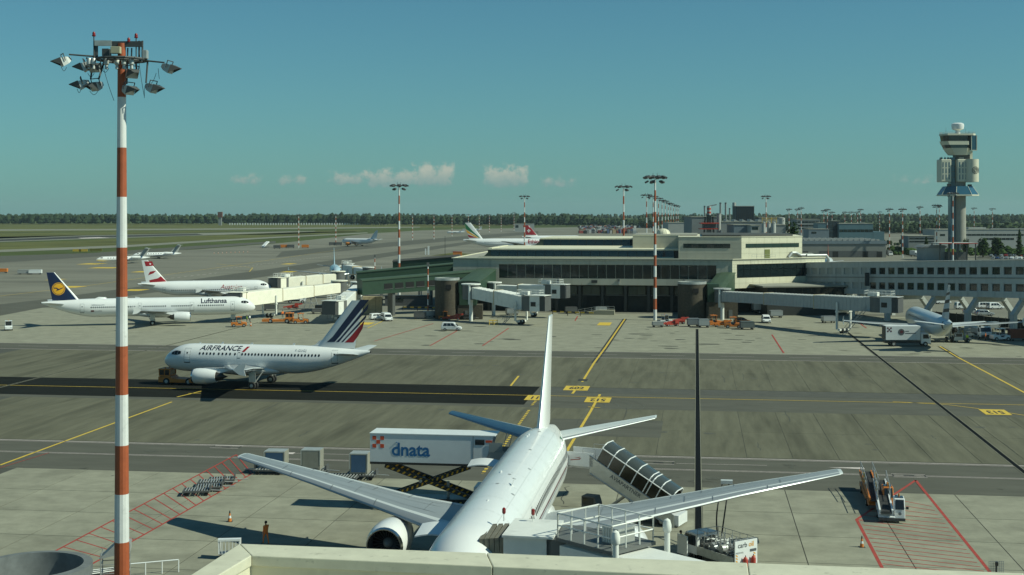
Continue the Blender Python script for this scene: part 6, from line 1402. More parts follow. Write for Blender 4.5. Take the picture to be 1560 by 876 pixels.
MB().bz(fx1+1.35,fx1+2.5,-hw-.06,-hw-.03,zb+1.2,zb+2.0).build('clear_screen', mat('screen_plastic', (.25,.28,.28), .2), t)
b = MB()
for x in (fx1+2.2,fx1+2.7): b.tube((x,hw,zb+1.2),(x+.3,hw,zt2-.1),.03,.03,5)
b.tube((fx1+2.0,-hw,zb+1.2),(fx1+2.4,-hw,zb+2.0),.03,.03,5); b.build('platform_post', STEEL, t, kind='stuff')
STRB = mat('arm_black', (.025,.025,.024), .6)
def arm(p, q, y):
    p = Vector((p[0],y,p[1])); q = Vector((q[0],y,q[1])); d = q-p; ang = atan2(d.z, d.x)
    a = MB().box((p+q)/2,(d.length,.2,.34),0,0,-ang).build('scissor_arm', STRB, t)
    b = MB(); n = 16; u = d.normalized(); w = Vector((-u.z,0,u.x))
    for s in (-1,1):
        for i in range(n):
            c = lerp(p,q,(i+.5)/n)+Vector((0,s*.108,0)); b.add([c-u*.14-w*.11, c+u*.02-w*.11, c+u*.16+w*.11, c+w*.11],[(0,1,2,3)])
    b.build('warning_stripe', YL, a)
for y in (-.75,.75): arm((fx0+1.2,zb-.25),(2.9,1.15),y); arm((fx0+1.6,1.15),(2.6,zb-.25),y+.22*(1 if y < 0 else -1))
MB().tube((-1.6,-1,2.55),(-1.6,1,2.55),.14,.14,10).build('pivot', STEEL, t); MB().tube((.6,0,1.0),(.6,0,2.4),.13,.13,10).build('hydraulic_ram', STEEL, t)
MB().bz(fx0+.5,4.0,-.9,.9,.7,1.05).build('chassis', BLKV, t); c = MB().side([(3.0,.55),(3.0,2.2),(4.4,2.2),(4.8,1.4),(4.9,.55)],-1.15,1.15).build('cab', WHV, t, bevel=.05); MB().add([(4.83,-1.0,1.45),(4.83,1.0,1.45),(4.46,.95,2.12),(4.46,-.95,2.12)],[(0,1,2,3)]).build('windscreen', CABG, c)
MB().bz(fx0+.3,fx0+.7,-1.1,1.1,.5,1.5).build('rear_step', STEEL, t)
wheels((-3.6,3.6), 1.02, .48, .3, t)
for x in (-4.9,1.9):
    for s in (-1,1): MB().tube((x,s*1.2,0),(x,s*1.2,.9),.09,.09,8).build('stabiliser', YELV, t)
# ---- covered passenger stairs at the rear left door
dS = wide.nose-hv*42.8+lv*2.65
t = thing('passenger_stairs', 'mobile passenger stairs with a curved smoked glass canopy at the rear left door', 'stairs', dS.to_tuple(), rzT-R(19))   # local x away from aircraft
zp = 4.28; run = 7.3; x0 = 2.0; hw = 1.15
fl = MB(); n = 22
for i in range(n): f = i/(n-1); fl.bz(x0+f*run-.19,x0+f*run+.19,-hw+.1,hw-.1,zp*(1-f)+.25*f-.05,zp*(1-f)+.25*f)
fl.build('steps', STEEL, t, kind='stuff')
zs = lambda x: zp-(x-x0)*(zp-.25)/run
for s in (-1,1):
    b = MB(); b.loft([[Vector((x,s*hw+d,z)) for x,z in ((x0-.1,zs(x0)-.55),(x0+run,zs(x0+run)-.35),(x0+run,zs(x0+run)+.75),(x0-.1,zs(x0)+.95))] for d in ((-.04,.04) if s > 0 else (.04,-.04))]); o = b.build('side_panel', ALU if s < 0 else GREY, t)  # near panel takes grey metal, its shade put into the colour
    b = MB(); b.path([Vector((x0-.1,s*(hw+.05),zs(x0)+.97)),Vector((x0+run,s*(hw+.05),zs(x0+run)+.77))],.05,6).path([Vector((x0-.1,s*(hw+.05),zs(x0)-.5)),Vector((x0+run,s*(hw+.05),zs(x0+run)-.33))],.07,6); b.build('rail', STEEL, o, kind='stuff')
    if s < 0:
        ang = atan2(-(zp-.25), run); tm = text_mb('AVIAPARTNER', .46, .016, 0, 1.02); L_ = x0+2.9
        tm.xf(Matrix.Translation((L_+.2,-hw-.055,zs(L_+.2)+.42)) @ Matrix.Rotation(pi/2,4,'X') @ Matrix.Rotation(ang,4,'Z')).build('lettering', LGREY, o)
    MB().bz(-.6,x0+.2,s*hw-.04,s*hw+.04,zp,zp+1.15).build('platform_panel', WHV, t)
    if s < 0:
        b = MB(); b.add([(.15,-hw-.05,zp+.42),(1.05,-hw-.05,zp+.55),(1.15,-hw-.05,zp+.72),(.9,-hw-.05,zp+.60),(.2,-hw-.05,zp+.50)],[(0,1,2,3,4)]); b.add([(.5,-hw-.05,zp+.66),(1.0,-hw-.05,zp+.70),(1.1,-hw-.05,zp+.80)],[(0,1,2)]); b.build('wing_emblem', mat('emblem_red', (.35,.07,.06), .5), t)
MB().bz(-.6,x0+.2,-hw,hw,zp-.15,zp-.02).build('platform', STEEL, t); b = MB(); b.bz(-.95,-.6,-hw,hw,zp-.12,zp+.02).build('bumper', RUB, t)
rail('platform_railing', [(x0-.7,hw,zp),(x0+.4,hw,zp)], 1.5, t, STEEL); rail('platform_railing', [(x0-.7,-hw,zp+.3),(x0+.4,-hw,zp+.3)], 1.2, t, STEEL)
# canopy: hoops and curved panes over the flight
xs = [x0+.5+run*.84*k/6 for k in range(7)]
sa, ca = (zp-.25)/sqrt(run**2+(zp-.25)**2), run/sqrt(run**2+(zp-.25)**2)
def hoop(x): z = zs(x)+.9; return [Vector((x+h*sa,y,z+h*ca)) for y,h in ((-hw,0),(-hw+.02,1.15),(-hw*.84,1.42),(-hw*.5,1.60),(hw*.5,1.60),(hw*.84,1.42),(hw-.02,1.15),(hw,0))]
for x in xs+[x0+.5+run*.84*4/6+.28]: b = MB(); b.path(hoop(x), .05, 6); b.build('canopy_hoop', WHV, t)
for k in (1,6): b = MB(); b.path([hoop(x)[k] for x in xs], .045, 6); b.build('canopy_rail', WHV, t)
for xa, xb in zip(xs, xs[1:]):
    A, B = hoop(xa+.04), hoop(xb-.04)
    for i0_, i1_, m in ((0,1,CANG),(1,6,CANT),(6,7,CANG)):
        b = MB(); vs = A[i0_:i1_+1]+B[i0_:i1_+1]; n = i1_-i0_+1; b.add(vs,[(i,i+1,n+i+1,n+i) for i in range(n-1)]); b.build('canopy_pane', m, t, smooth=40)
MB().bz(1.5,x0+run+.2,-1.0,1.0,.45,.75).build('chassis', DGREY, t); wheels((4.0,8.2),.95,.42,.25,t)
b = MB(); 
for s in (-1,1): b.tube((3.0,s*.8,.7),(5.0,s*.8,zs(5)-.4),.09,.09,6); b.tube((6.2,s*.8,.7),(5.0,s*.8,zs(5)-.5),.08,.08,6)
b.build('lift_strut', STEEL, t, kind='stuff'); c = MB().side([(1.3,.5),(1.3,1.9),(2.5,1.9),(2.7,1.3),(2.7,.5)],-1.5,-.35).build('driver_cab', DGREY, t, bevel=.04); MB().bz(1.45,2.4,-1.52,-1.49,1.2,1.8).build('cab_window', CABG, c)
for x in (3.2,7.6): MB().tube((x,-1.25,0),(x,-1.25,.8),.07,.07,6).build('stabiliser', STEEL, t)
MB().bz(8.0,x0+run+.35,-1.05,1.05,.15,1.0).build('rear_panel', WHV, t)
# ---- near boarding bridge
jb = jetbridge('white boarding bridge in the foreground docked at the big white airliner, cut by the parapet', (30,43.5,4.9), (3.1,73.6,4.55), 3.0, 3.3, JB, 2, cabdir=.66, leg=.86, grow=.12, top_rail=False, short=True)
ln = (Vector((3.1,73.6,0))-Vector((30,43.5,0))).length
for s in (-1,1):
    x = ln*.86; b = MB(); b.tube((x,s*2.0,4.5),(x,s*2.0,8.2),.17,.16,12).lathe([(.17,8.2),(.24,8.3),(.24,8.6),(.17,8.85),(.01,8.95)],12,Matrix.Translation((x,s*2.0,0)) @ Matrix.Rotation(-pi/2,4,'Y')); b.build('lift_screw_housing', JB, jb, smooth=40)
rail('tunnel_roof_railing', [(ln-.9,-1.6,7.65),(ln-5.0,-1.6,7.65),(ln-5.0,1.6,7.65),(ln-.9,1.6,7.65),(ln-.9,-1.6,7.65)], 1.3, jb, JB, r=.045, step=1.05)
MB().bz(ln-5.1,ln-.8,-1.7,1.7,7.45,7.64).build('walk_platform', SHUT, jb); MB().bz(ln-4.4,ln-3.2,-.8,.5,7.64,8.5).build('air_unit', ALU, jb)
b = MB()
for k in range(6): b.bz(ln-4.3+k*.18,ln-4.22+k*.18,-.83,.53,7.7,8.45)
b.build('air_unit_fins', JB, jb, kind='stuff')
for a_, dd in ((.66,2.2),(.66,3.9)):
    c = Vector((ln+dd*cos(a_)-1.6*sin(a_), dd*sin(a_)+1.6*cos(a_), 7.7)) if False else Vector((ln+dd*cos(a_)+1.5*sin(a_), dd*sin(a_)-1.5*cos(a_), 7.6))
    o = MB().tube(c, c+Vector((0,0,.45)), .03,.03,6).build('beacon_post', JB, jb); MB().lathe([(.07,.42),(.11,.5),(.10,.72),(.01,.8)],10,Matrix.Translation(c) @ Matrix.Rotation(-pi/2,4,'Y')).build('beacon', BEAC, o, smooth=40)
for k in range(4):
    x = ln*(.2+.15*k); MB().tube((x,1.4,7.55),(x,1.4,7.75),.1,.05,6).build('roof_hook', STEEL, jb)
# ---- fuel dispenser under the left wing
hf = HD((-3.2,5.0)); t = thing('fuel_dispenser', 'white fuel hydrant dispenser truck with two red extinguishers on its back panel', 'fuel truck', (14.9,95.4,0), hf)
MB().bz(-3.0,3.0,-.9,.9,.45,.75).build('chassis', BLKV, t)
pnl = MB().bz(-3.08,-2.98,-1.05,1.05,.5,2.25).build('rear_panel', WHV, t)
def rtext(txt, y, z, size, m, bold=0): text_mb(txt, size, bold).xf(Matrix.Translation((-3.095,y,z)) @ Matrix.Rotation(-pi/2,4,'Z') @ Matrix.Rotation(pi/2,4,'X')).build('lettering', m, pnl)
rtext('carb', .36, 1.93, .50, LGREY, .008); rtext('oil', -.47, 1.93, .50, LORA, .012); rtext('MEDPOOL', .62, 1.42, .16, LGREY); 
MB().bz(-3.10,-3.085,-.95,-.35,1.40,1.58).build('plate', LGREY, pnl)
for y in (.9,-.78): 
    for k in range(3): MB().add([(-3.09,y-.09,.75+k*.2),(-3.09,y+.09,.85+k*.2),(-3.09,y+.09,.95+k*.2),(-3.09,y-.09,.85+k*.2)],[(0,1,2,3)]).build('hazard_stripe', LORA, pnl)
for y in (.25,-.5):
    o = MB().lathe([(.02,.2),(.16,.28),(.17,.95),(.12,1.08),(.04,1.15)],14,Matrix.Translation((-3.28,y,0)) @ Matrix.Rotation(-pi/2,4,'Y')).build('extinguisher', REDP, t, smooth=40); MB().tube((-3.28,y,1.12),(-3.28,y,1.25),.04,.03,6).build('extinguisher_valve', BLKV, o)
MB().bz(-3.5,-3.05,-.8,.55,.1,.22).build('extinguisher_tray', ORANGE, t)
rl_ = random.Random(8)
b = MB()
for k in range(70):
    x = rl_.uniform(-2.8,.9); y = rl_.uniform(-.9,.9); z = rl_.uniform(.8,1.9); d = rl_.choice([(1,0,0),(0,1,0),(0,0,1)]); l = rl_.uniform(.3,1.1); b.tube((x,y,z),(max(-2.9,min(1,x+d[0]*l)),max(-1,min(1,y+d[1]*l)),min(2.1,z+d[2]*l)),.05,.05,7)
b.build('pipework', STEEL, t, kind='stuff')
MB().bz(-2.0,-.7,-.6,.1,.75,1.5).build('filter_vessel', ALU, t, bevel=.1); MB().tube((-.3,-.8,1.2),(-.3,.8,1.2),.38,.38,16).build('hose_reel', SILV, t, smooth=40); MB().bz(-2.7,-2.1,-.85,-.2,.75,1.6).build('meter_box', BLKV, t); MB().tube((-1.3,.3,1.35),(-1.3,.8,1.35),.28,.28,14).build('hose_reel', STEEL, t)
rail('platform_railing', [(-2.9,1.0,1.55),(-2.9,-1.0,1.55),(1.0,-1.0,1.55),(1.0,1.0,1.55),(-2.9,1.0,1.55)], .75, t, STEEL, r=.022, step=.8)
for s in (-1,1): MB().bz(-2.9,1.0,s*1.02-.04,s*1.02+.04,.5,1.1).build('side_locker', ALU, t)
MB().bz(-2.85,.95,-.75,.75,.78,1.25).build('tank_body', DGREY, t)
c = MB().side([(1.05,.4),(1.05,1.95),(2.3,1.95),(2.9,1.1),(3.0,.4)],-1.0,1.0).build('cab', WHV, t, bevel=.06); MB().add([(2.93,-.85,1.12),(2.93,.85,1.12),(2.36,.8,1.88),(2.36,-.8,1.88)],[(0,1,2,3)]).build('windscreen', CABG, c)
for s in (-1,1): MB().bz(1.2,2.35,s*1.01-.01,s*1.01+.01,1.05,1.8).build('side_window', CABG, c)
MB().bz(1.2,2.3,1.75,1.82,.45,1.85).build('open_door', WHV, t); MB().bz(1.0,1.06,-.7,.7,.9,1.7).build('rear_window', CABG, c)
wheels((-2.0,2.1),.85,.36,.24,t)
wp = Vector((16.6,101.5,4.6)); o = MB().box((0,0,0),(.9,.5,.25),-.15).build('refuel_panel', WLT); tag(o, 'small white refuelling panel hanging under the left wing with two hoses', 'fuel panel'); o.location = wp
b = MB()
for dx, sw in ((-.3,-.5),(.2,-.1)):
    p0 = wp+Vector((dx,0,0)); p1 = Vector((15.4+dx*.6,97.2,1.5)); b.path([lerp(p0,p1,k/8)+Vector((sw*sin(pi*k/8)*.5,0,-.3*sin(pi*k/8))) for k in range(9)],.055,6)
o = b.build('fuel_hoses', RUB); tag(o, 'pair of black fuel hoses hanging from the wing down to the dispenser', 'hose')
o['kind'] = 'stuff' if False else o.get('kind', '') or ''
if not o['kind']: del o['kind']
# ---- belt loaders on the right
def beltloader(label, rear, front, m, cabm, rh=1.1):
    rear = Vector((rear[0],rear[1],0)); front = Vector((front[0],front[1],0)); d = front-rear; L = d.length; t = thing('belt_loader', label, 'belt loader', ((rear+front)/2).to_tuple(), HD(d))
    MB().side([(-L/2,.35),(-L/2,.75),(L/2-.3,.7),(L/2,.5),(L/2,.35)],-.75,.55).build('chassis', m, t, bevel=.03)
    z0, z1 = 1.55, .95; bw = .45
    def bar(y0, y1, dz0, dz1, nm, mm): b = MB(); b.loft([[Vector((x,y,z)) for y,z in ((y0,zz+dz0),(y1,zz+dz0),(y1,zz+dz1),(y0,zz+dz1))] for x,zz in ((-L/2-.5,z0),(L/2+.2,z1))]); return b.build(nm, mm, t)
    bar(-.62,.32,-.12,.0,'conveyor_bed',DGREY); bar(-.55,.25,.0,.03,'belt',RUB); bar(-.72,-.58,-.18,.16,'side_rail',cabm); bar(.28,.42,-.18,.16,'side_rail',cabm)
    for s, y in ((-1,-.66),(1,.36)):
        b = MB(); n = 5
        for k in range(n):
            f = .08+.62*k/(n-1); x = lerp(-L/2-.5,L/2+.2,f); z = lerp(z0,z1,f); b.tube((x,y,z),(x,y,z+rh),.035,.035,5)
        for hh in (.5,1.0): xa = lerp(-L/2-.5,L/2+.2,.08); xb = lerp(-L/2-.5,L/2+.2,.70); b.tube((xa,y,lerp(z0,z1,.08)+rh*hh),(xb,y,lerp(z0,z1,.70)+rh*hh),.035,.035,5)
        b.build('handrail', STEEL, t)
        MB().box((lerp(-L/2,L/2,.42),y,1.75),(.12,.1,1.1),0,0,.25).build('yellow_post', YELV, t)
    c = MB().side([(L/2-1.9,.4),(L/2-1.9,1.9),(L/2-.5,1.95),(L/2-.15,1.1),(L/2-.05,.4)],.5,1.35).build('cab', cabm, t, bevel=.05)
    MB().add([(L/2-.13,.58,1.12),(L/2-.13,1.28,1.12),(L/2-.46,1.26,1.86),(L/2-.46,.6,1.86)],[(0,1,2,3)]).xf(Matrix.Translation((.025,0,0))).build('windscreen', CABG, c); MB().bz(L/2-1.7,L/2-.5,1.345,1.37,1.15,1.8).build('side_window', CABG, c)
    MB().bz(L/2-1.5,L/2-.7,.6,1.25,1.96,1.99).build('cab_roof', CABG, c); MB().tube((L/2-1.6,.95,1.95),(L/2-1.6,.95,2.15),.08,.06,8).build('beacon', ORANGE, c); MB().box((L/2-.25,1.52,1.25),(.1,.22,.2)).build('mirror', BLKV, c); MB().disc((L/2-.03,.93,.8),.13,'x',12).build('front_badge', GRYT, c)
    MB().bz(L/2-.1,L/2+.1,-.75,1.35,.22,.45).build('bumper', DGREY, t); wheels((-L*.30,L*.30),.72,.33,.22,t)
    return t
beltloader('white belt loader parked at the top of the red hatched triangle, the nearer of two', G(1343,760), G(1353,797), WHV, WHV)
beltloader('orange belt loader parked just behind the white one, on the red triangle', G(1322,746), G(1337,778), ORANGE, ORANGE)
# ---- container dollies on the left
def dolly(label, loc, rz, L=2.9, W=2.2, n=9, group=None):
    t = thing('container_dolly', label, 'dolly', loc, rz, group)
    b = MB(); b.bz(-L/2,L/2,-W/2,-W/2+.1,.38,.52).bz(-L/2,L/2,W/2-.1,W/2,.38,.52).bz(-L/2,-L/2+.1,-W/2+.1,W/2-.1,.38,.52).bz(L/2-.1,L/2,-W/2+.1,W/2-.1,.38,.52).bz(-.08,.08,-W/2+.1,W/2-.1,.36,.5); b.build('frame', DGREY, t)
    src = None
    for i in range(n):
        x = -L/2+.25+(L-.5)*i/(n-1)
        if src is None: src = MB().tube((0,-W/2+.12,.5),(0,W/2-.12,.5),.06,.06,8).build('roller', STEEL, t); o = src
        else: o = src.copy(); C.objects.link(o)
        o.location = (x,0,0)
    MB().tube((L/2,0,.42),(L/2+1.2,0,.35),.05,.05,6).build('drawbar', STEEL, t); MB().bz(L/2-.05,L/2+.05,-.5,.5,.5,.95).build('handle_frame', DGREY, t)
    for x in (-L*.36,L*.36):
        for s in (-1,1): MB().tube((x,s*(W/2-.28),.19),(x,s*(W/2-.1),.19),.19,.19,10).build('wheel', RUB, t)
    return t
rzd = HD(G(383,722)-G(290,772)); 
for k,(px,py,lb) in enumerate(((300,754,'nearest'),(318,748,'second'),(322,741,'third'),(338,737,'farthest'))):
    dolly('empty container dolly on the left red hatched strip, '+lb+' of the four', G(px,py).to_tuple(), .12+.05*(k%2), L=2.4, W=1.7, group='empty dollies on the hatched strip')
def container(label, loc, rz, m, L=2.0, W=1.6, Hh=1.62, door=None, z=.58):
    t = thing('cargo_container', label, 'container', (loc[0],loc[1],z), rz)
    MB().side([(-L/2+.4,0),(-L/2,.45),(-L/2,Hh),(L/2,Hh),(L/2,0)] if L > 1.9 else [(-L/2,0),(-L/2,Hh),(L/2,Hh),(L/2,0)],-W/2,W/2).build('shell', m, t)
    MB().bz(-L/2+.15,L/2-.15,-W/2-.03,-W/2+.01,.15,Hh-.12).build('door', door or m, t); b = MB()
    for x in (-L/2,L/2): b.bz(x-.04,x+.04,-W/2-.045,-W/2+.0,.45,Hh)
    b.bz(-L/2+.04,L/2-.04,-W/2-.04,-W/2,Hh-.08,Hh).build('edge_frame', ALU, t, kind='stuff'); MB().bz(-L/2-.01,L/2+.01,-W/2-.01,W/2+.01,Hh,Hh+.03).build('roof', ALU, t)
    return t
CTG = mat('container_grey', (.30,.29,.24), .6, metal=.2, var=.15)
g1 = G(412,721); dolly('container dolly carrying the blue fronted box behind the wing tip', g1.to_tuple(), pi-.1); container('pale container with dark blue door riding on a dolly behind the wing tip', g1+Vector((.55,.25,0)), -.1, CTG, door=BLUEC)
g1 = G(476,722); dolly('container dolly hidden behind the middle of the wing, under the plain box', g1.to_tuple(), -.1); container('plain beige metal container behind the middle of the right wing', g1, -.1, CTG, L=1.85, W=1.5, Hh=1.85)
g1 = G(551,729); dolly('container dolly under the container beside the raised catering truck', g1.to_tuple(), -.1); container('container with pale top and blue side next to the raised catering truck', g1+Vector((-.15,.1,0)), -.1, CTG, L=1.7, W=1.6, Hh=1.9, door=BLUEC)
g1 = G(523,733); dolly('empty container dolly standing left of the catering truck', g1.to_tuple(), pi-.1)
# ---- small things on the near stand
def cone(label, loc, s=1.0):
    t = thing('traffic_cone', label, 'cone', loc); MB().bz(-.2*s,.2*s,-.2*s,.2*s,0,.05).build('base', BLKV, t)
    V_ = Matrix.Rotation(-pi/2,4,'Y')
    for nm, r0, r1, z0_, z1_, m in (('cone_body',.15,.11,.05,.28,ORANGE),('white_band',.11,.085,.28,.45,WHV),('cone_body',.085,.055,.45,.62,ORANGE),('cone_tip',.055,.03,.62,.8,BLKV)): MB().lathe([(r0*s,z0_*s),(r1*s,z1_*s)],12,V_,caps=True).build(nm, m, t)
    return t
cone('traffic cone at the left, on the edge of the big wing shadow', G(350,795).to_tuple(), 1.15); cone('traffic cone beside the red triangle at the right', G(1313,834).to_tuple(), 1.1); cone('orange cone in front of the cream bridge, near the small tug', G(382,497).to_tuple(), 1.4)
t = thing('cage_trolley', 'white barred trolley just beyond the parapet corner', 'trolley', G(350,850).to_tuple(), .1)
MB().bz(-.75,.75,-.5,.5,.35,.42).build('bed', STEEL, t); MB().bz(-.8,.8,-.55,-.1,1.35,1.5).build('top_shelf', WHV, t); b = MB()
for k in range(7): b.bz(-.75+k*.25-.025,-.75+k*.25+.025,-.52,-.48,.42,1.36)
b.build('bars', WHV, t, kind='stuff'); MB().bz(-.78,-.7,-.5,.5,.42,1.36).build('end_frame', WHV, t); MB().bz(.7,.78,-.5,.5,.42,1.36).build('end_frame', WHV, t)
for x in (-.6,.6):
    for s in (-1,1): MB().tube((x,s*.4-.04,.17),(x,s*.4+.04,.17),.17,.17,10).build('wheel', RUB, t)
t = thing('service_steps', 'wheeled maintenance steps with grey hood beside the foot of the near mast', 'steps', G(176,897).to_tuple(), .2)
b = MB()
for x in (-.9,.9):
    for y in (-.6,.6): b.tube((x,y,.2),(x,y,2.6),.04,.04,5)
for z in (.6,1.2,1.8,2.4): b.path([Vector((-.9,-.6,z)),Vector((.9,-.6,z)),Vector((.9,.6,z)),Vector((-.9,.6,z)),Vector((-.9,-.6,z))],.03,5)
b.build('frame', STEEL, t); MB().side([(-1,2.2),(.1,3.2),(1.0,3.2),(1.0,2.6)],-.65,.65).build('hood', GREY, t); MB().bz(-.8,.8,-.5,.5,.2,1.0).build('machine_box', mat('dark_rust', (.12,.05,.03), .8, var=.2), t)
for x in (-.8,.8): MB().tube((x,-.6,.2),(x,.6,.2),.2,.2,10).build('wheel', RUB, t)
t = thing('drawbar_rack', 'rack of dark towbars on the ground behind the round drum', 'rack', G(140,880).to_tuple(), .5)
for k in range(6): MB().tube((-1.6,-.6+k*.25,.3+.05*(k%2)),(1.6,-.5+k*.22,.35),.05,.05,6).build('towbar', STEEL if k%2 else RUB, t)
for x in (-1,1): MB().bz(x-.05,x+.05,-.8,.8,.1,.28).build('rest_beam', DGREY, t)
a0_, a1_ = G(196,879), G(272,872); t = thing('low_rail', 'low white pipe rail on the ground left of the parapet corner', 'railing', a0_.to_tuple(), HD(a1_-a0_)); Lr = (a1_-a0_).length; b = MB()
b.tube((0,0,.9),(Lr,0,.9),.045,.045,6).build('top_rail', WHV, t)
for k in range(4): MB().tube((Lr*k/3,0,0),(Lr*k/3,0,.88),.04,.04,6).build('post', WHV, t)
g1 = G(1518,900); t = thing('sign_panel', 'small square mesh panel on a post at the lower right corner', 'sign', g1.to_tuple()); MB().tube((0,0,0),(0,0,1.9),.05,.05,6).build('post', BLKV, t); b = MB()
for k in range(8): b.bz(-.5,.5,.05,.07,1.1+k*.12,1.13+k*.12); b.bz(-.5+k*.14,-.47+k*.14,.04,.05,1.1,2.0)
b.build('mesh_panel', GREY, t, kind='stuff'); MB().bz(-.08,.08,-.15,.03,1.7,1.95).build('lamp_box', BLKV, t)
for px, py, w, d in ((1065,710,3.4,1.6),(690,683,3.4,1.6),(345,685,3,1.6),(50,686.5,2,.8)):
    pass
# ---- tow tractors
def tractor(label, loc, rz, L=6.6, W=2.5, cabx=-1, m=ORANGE, hc=2.5, sc=1):
    t = thing('tow_tractor', label, 'tow tractor', loc, rz); t.scale = (sc,)*3
    MB().side([(-L/2,.35),(-L/2,1.2),(-L/2+1.9,1.25),(-L/2+2.1,.95),(L/2-1.3,.8),(L/2,.6),(L/2,.35)],-W/2,W/2).build('body', m, t, bevel=.06)
    MB().bz(-L/2+.08,-L/2+1.75,-W*.44,W*.44,1.25,1.42).build('cab_base', m, t); MB().bz(-L/2+.12,-L/2+1.7,-W*.42,W*.42,1.42,2.2).build('cab_glass', CABG, t); b = MB()
    for x in (-L/2+.1,-L/2+.92,-L/2+1.72):
        for s in (-1,1): b.bz(x-.06,x+.06,s*W*.43-.06,s*W*.43+.06,1.42,2.2)
    b.build('cab_pillars', m, t, kind='stuff'); MB().bz(-L/2,-L/2+1.85,-W*.47,W*.47,2.2,2.36).build('cab_roof', m, t)
    for s in (-1,1): MB().tube((-L/2+.9,s*.7,2.36),(-L/2+.9,s*.7,2.56),.09,.07,8).build('beacon', ORANGE, t); MB().bz(L/2-1.6,L/2+.1,s*W*.40-.35,s*W*.40+.35,.4,.95).build('cradle_arm', m, t)
    wheels((-L*.30,L*.24),W/2-.1,.52,.34,t); return t
c = G(292,586); tractor('orange tow tractor under the nose of the short striped tail airliner', (-48.9,194.6,0), HD((1,-.17)), 6.4, 2.5)
MB_ = None
tug('orange tug under the nose of the airliner with the navy tail', G(364,498).to_tuple(), .2, scale=1.15)
tractor('long low orange tow tractor waiting by the cream bridge', G(424,492).to_tuple(), pi+.05, 7.0, 2.5)
tug('orange cabbed tug at the right hand end of the long tow tractor', G(458,493).to_tuple(), .1, scale=1.2)
tug('tiny grey and white tug alone at the left edge of the apron', G(13,503).to_tuple(), -1.2, m=WHV, scale=1.05)
# cars and vans on the terminal apron
car('small_van', 'small white van with dark windows driving on the light apron', G(688,503.5).to_tuple(), -.12, WHV, 'van', 4.3, 1.75, 1.8, True)
car('parked_car', 'white car standing behind the white pickup near the striped tail', G(576,487).to_tuple(), .5, WHV, 'car', 4.2, 1.75, 1.55, True)
car('pickup', 'white pickup with dark load seen from the front, right of the striped tail', G(589,488.5).to_tuple(), -1.2, WHV, 'pickup', 4.6, 1.85, 1.85, True)
car('parked_car', 'white hatchback facing us beyond the row of baggage carts', G(1167,491.5).to_tuple(), -1.65, WHV, 'car', 4.2, 1.8, 1.75, True)
cart('grey flat cart left of the red conveyors, by the foot of the mast', G(1002,498.5).to_tuple(), .05, GREY, 2.4, 1.5, 1.1)
tug('pale grey tug among the red conveyors right of the mast foot', G(1013,494).to_tuple(), .4, m=SILV, scale=1.1)
def conveyor(label, loc, rz, m):
    t = thing('belt_conveyor', label, 'conveyor', loc, rz); MB().box((0,0,1.0),(5,.9,.3),0,0,0,.0).xf(Matrix.Rotation(-.18,4,'Y')).build('belt_frame', m, t); MB().bz(-1.6,1.3,-.7,.7,.35,.75).build('chassis', m, t); MB().bz(.4,1.3,-.95,-.35,.75,1.6).build('driver_box', m, t); wheels((-1.1,1.0),.6,.3,.2,t); return t
conveyor('red belt conveyor with its boom raised, right of the mast foot', G(1024,497).to_tuple(), .25, REDP); conveyor('red belt conveyor standing behind the first one near the brown drum', G(1034,493.5).to_tuple(), .1, REDP)
cart('grey closed cart, first of two side by side below the brown drum', G(1056,497.5).to_tuple(), .02, mat('cart_grey', (.17,.19,.20), .6, var=.1), 2.6, 1.6, 1.75); cart('pale grey closed cart, second of two side by side below the brown drum', G(1072,499).to_tuple(), .02, SILV, 2.3, 1.6, 1.8)
tug('orange tug nearest the two closed carts under the drum', G(1087,496).to_tuple(), .1, scale=1.2); conveyor('orange belt conveyor in the middle of the equipment row', G(1099,498).to_tuple(), .05, ORANGE); tug('orange tug with dark seat left of the last grey cart', G(1117,500).to_tuple(), 3.0, scale=1.25)
car('parked_car', 'red orange car parked behind the last cart under the bridge', G(1131,493).to_tuple(), .1, ORANGE, 'car', 3.8, 1.7, 1.5)
cart('large dark grey cart at the right end of the equipment row', G(1138,502).to_tuple(), .02, mat('cart_dark', (.10,.12,.12), .6, var=.1), 3.0, 1.7, 1.7)
tug('orange tug at the foot of the left brown drum', G(678,487).to_tuple(), .1); conveyor('red conveyor beside the left brown drum', G(691,488).to_tuple(), .1, REDP); cart('dark low cart right of the red conveyor by the left drum', G(715,487).to_tuple(), .1, BLKV, 3, 1.6, 1.1)
for px, lb in ((748,'left'),(755,'right')): 
    g1 = G(px,495); t = thing('folding_barrier', lb+' of two yellow trestles in front of the slanting bridge', 'barrier', g1.to_tuple(), .2); b = MB()
    for x in (-.4,.4): b.tube((x,-.3,0),(x,0,1.1),.05,.05,5); b.tube((x,.3,0),(x,0,1.1),.05,.05,5)
    b.bz(-.5,.5,-.06,.06,.95,1.15).bz(-.45,.45,-.2,-.14,.4,.55); b.build('trestle', YELV, t)
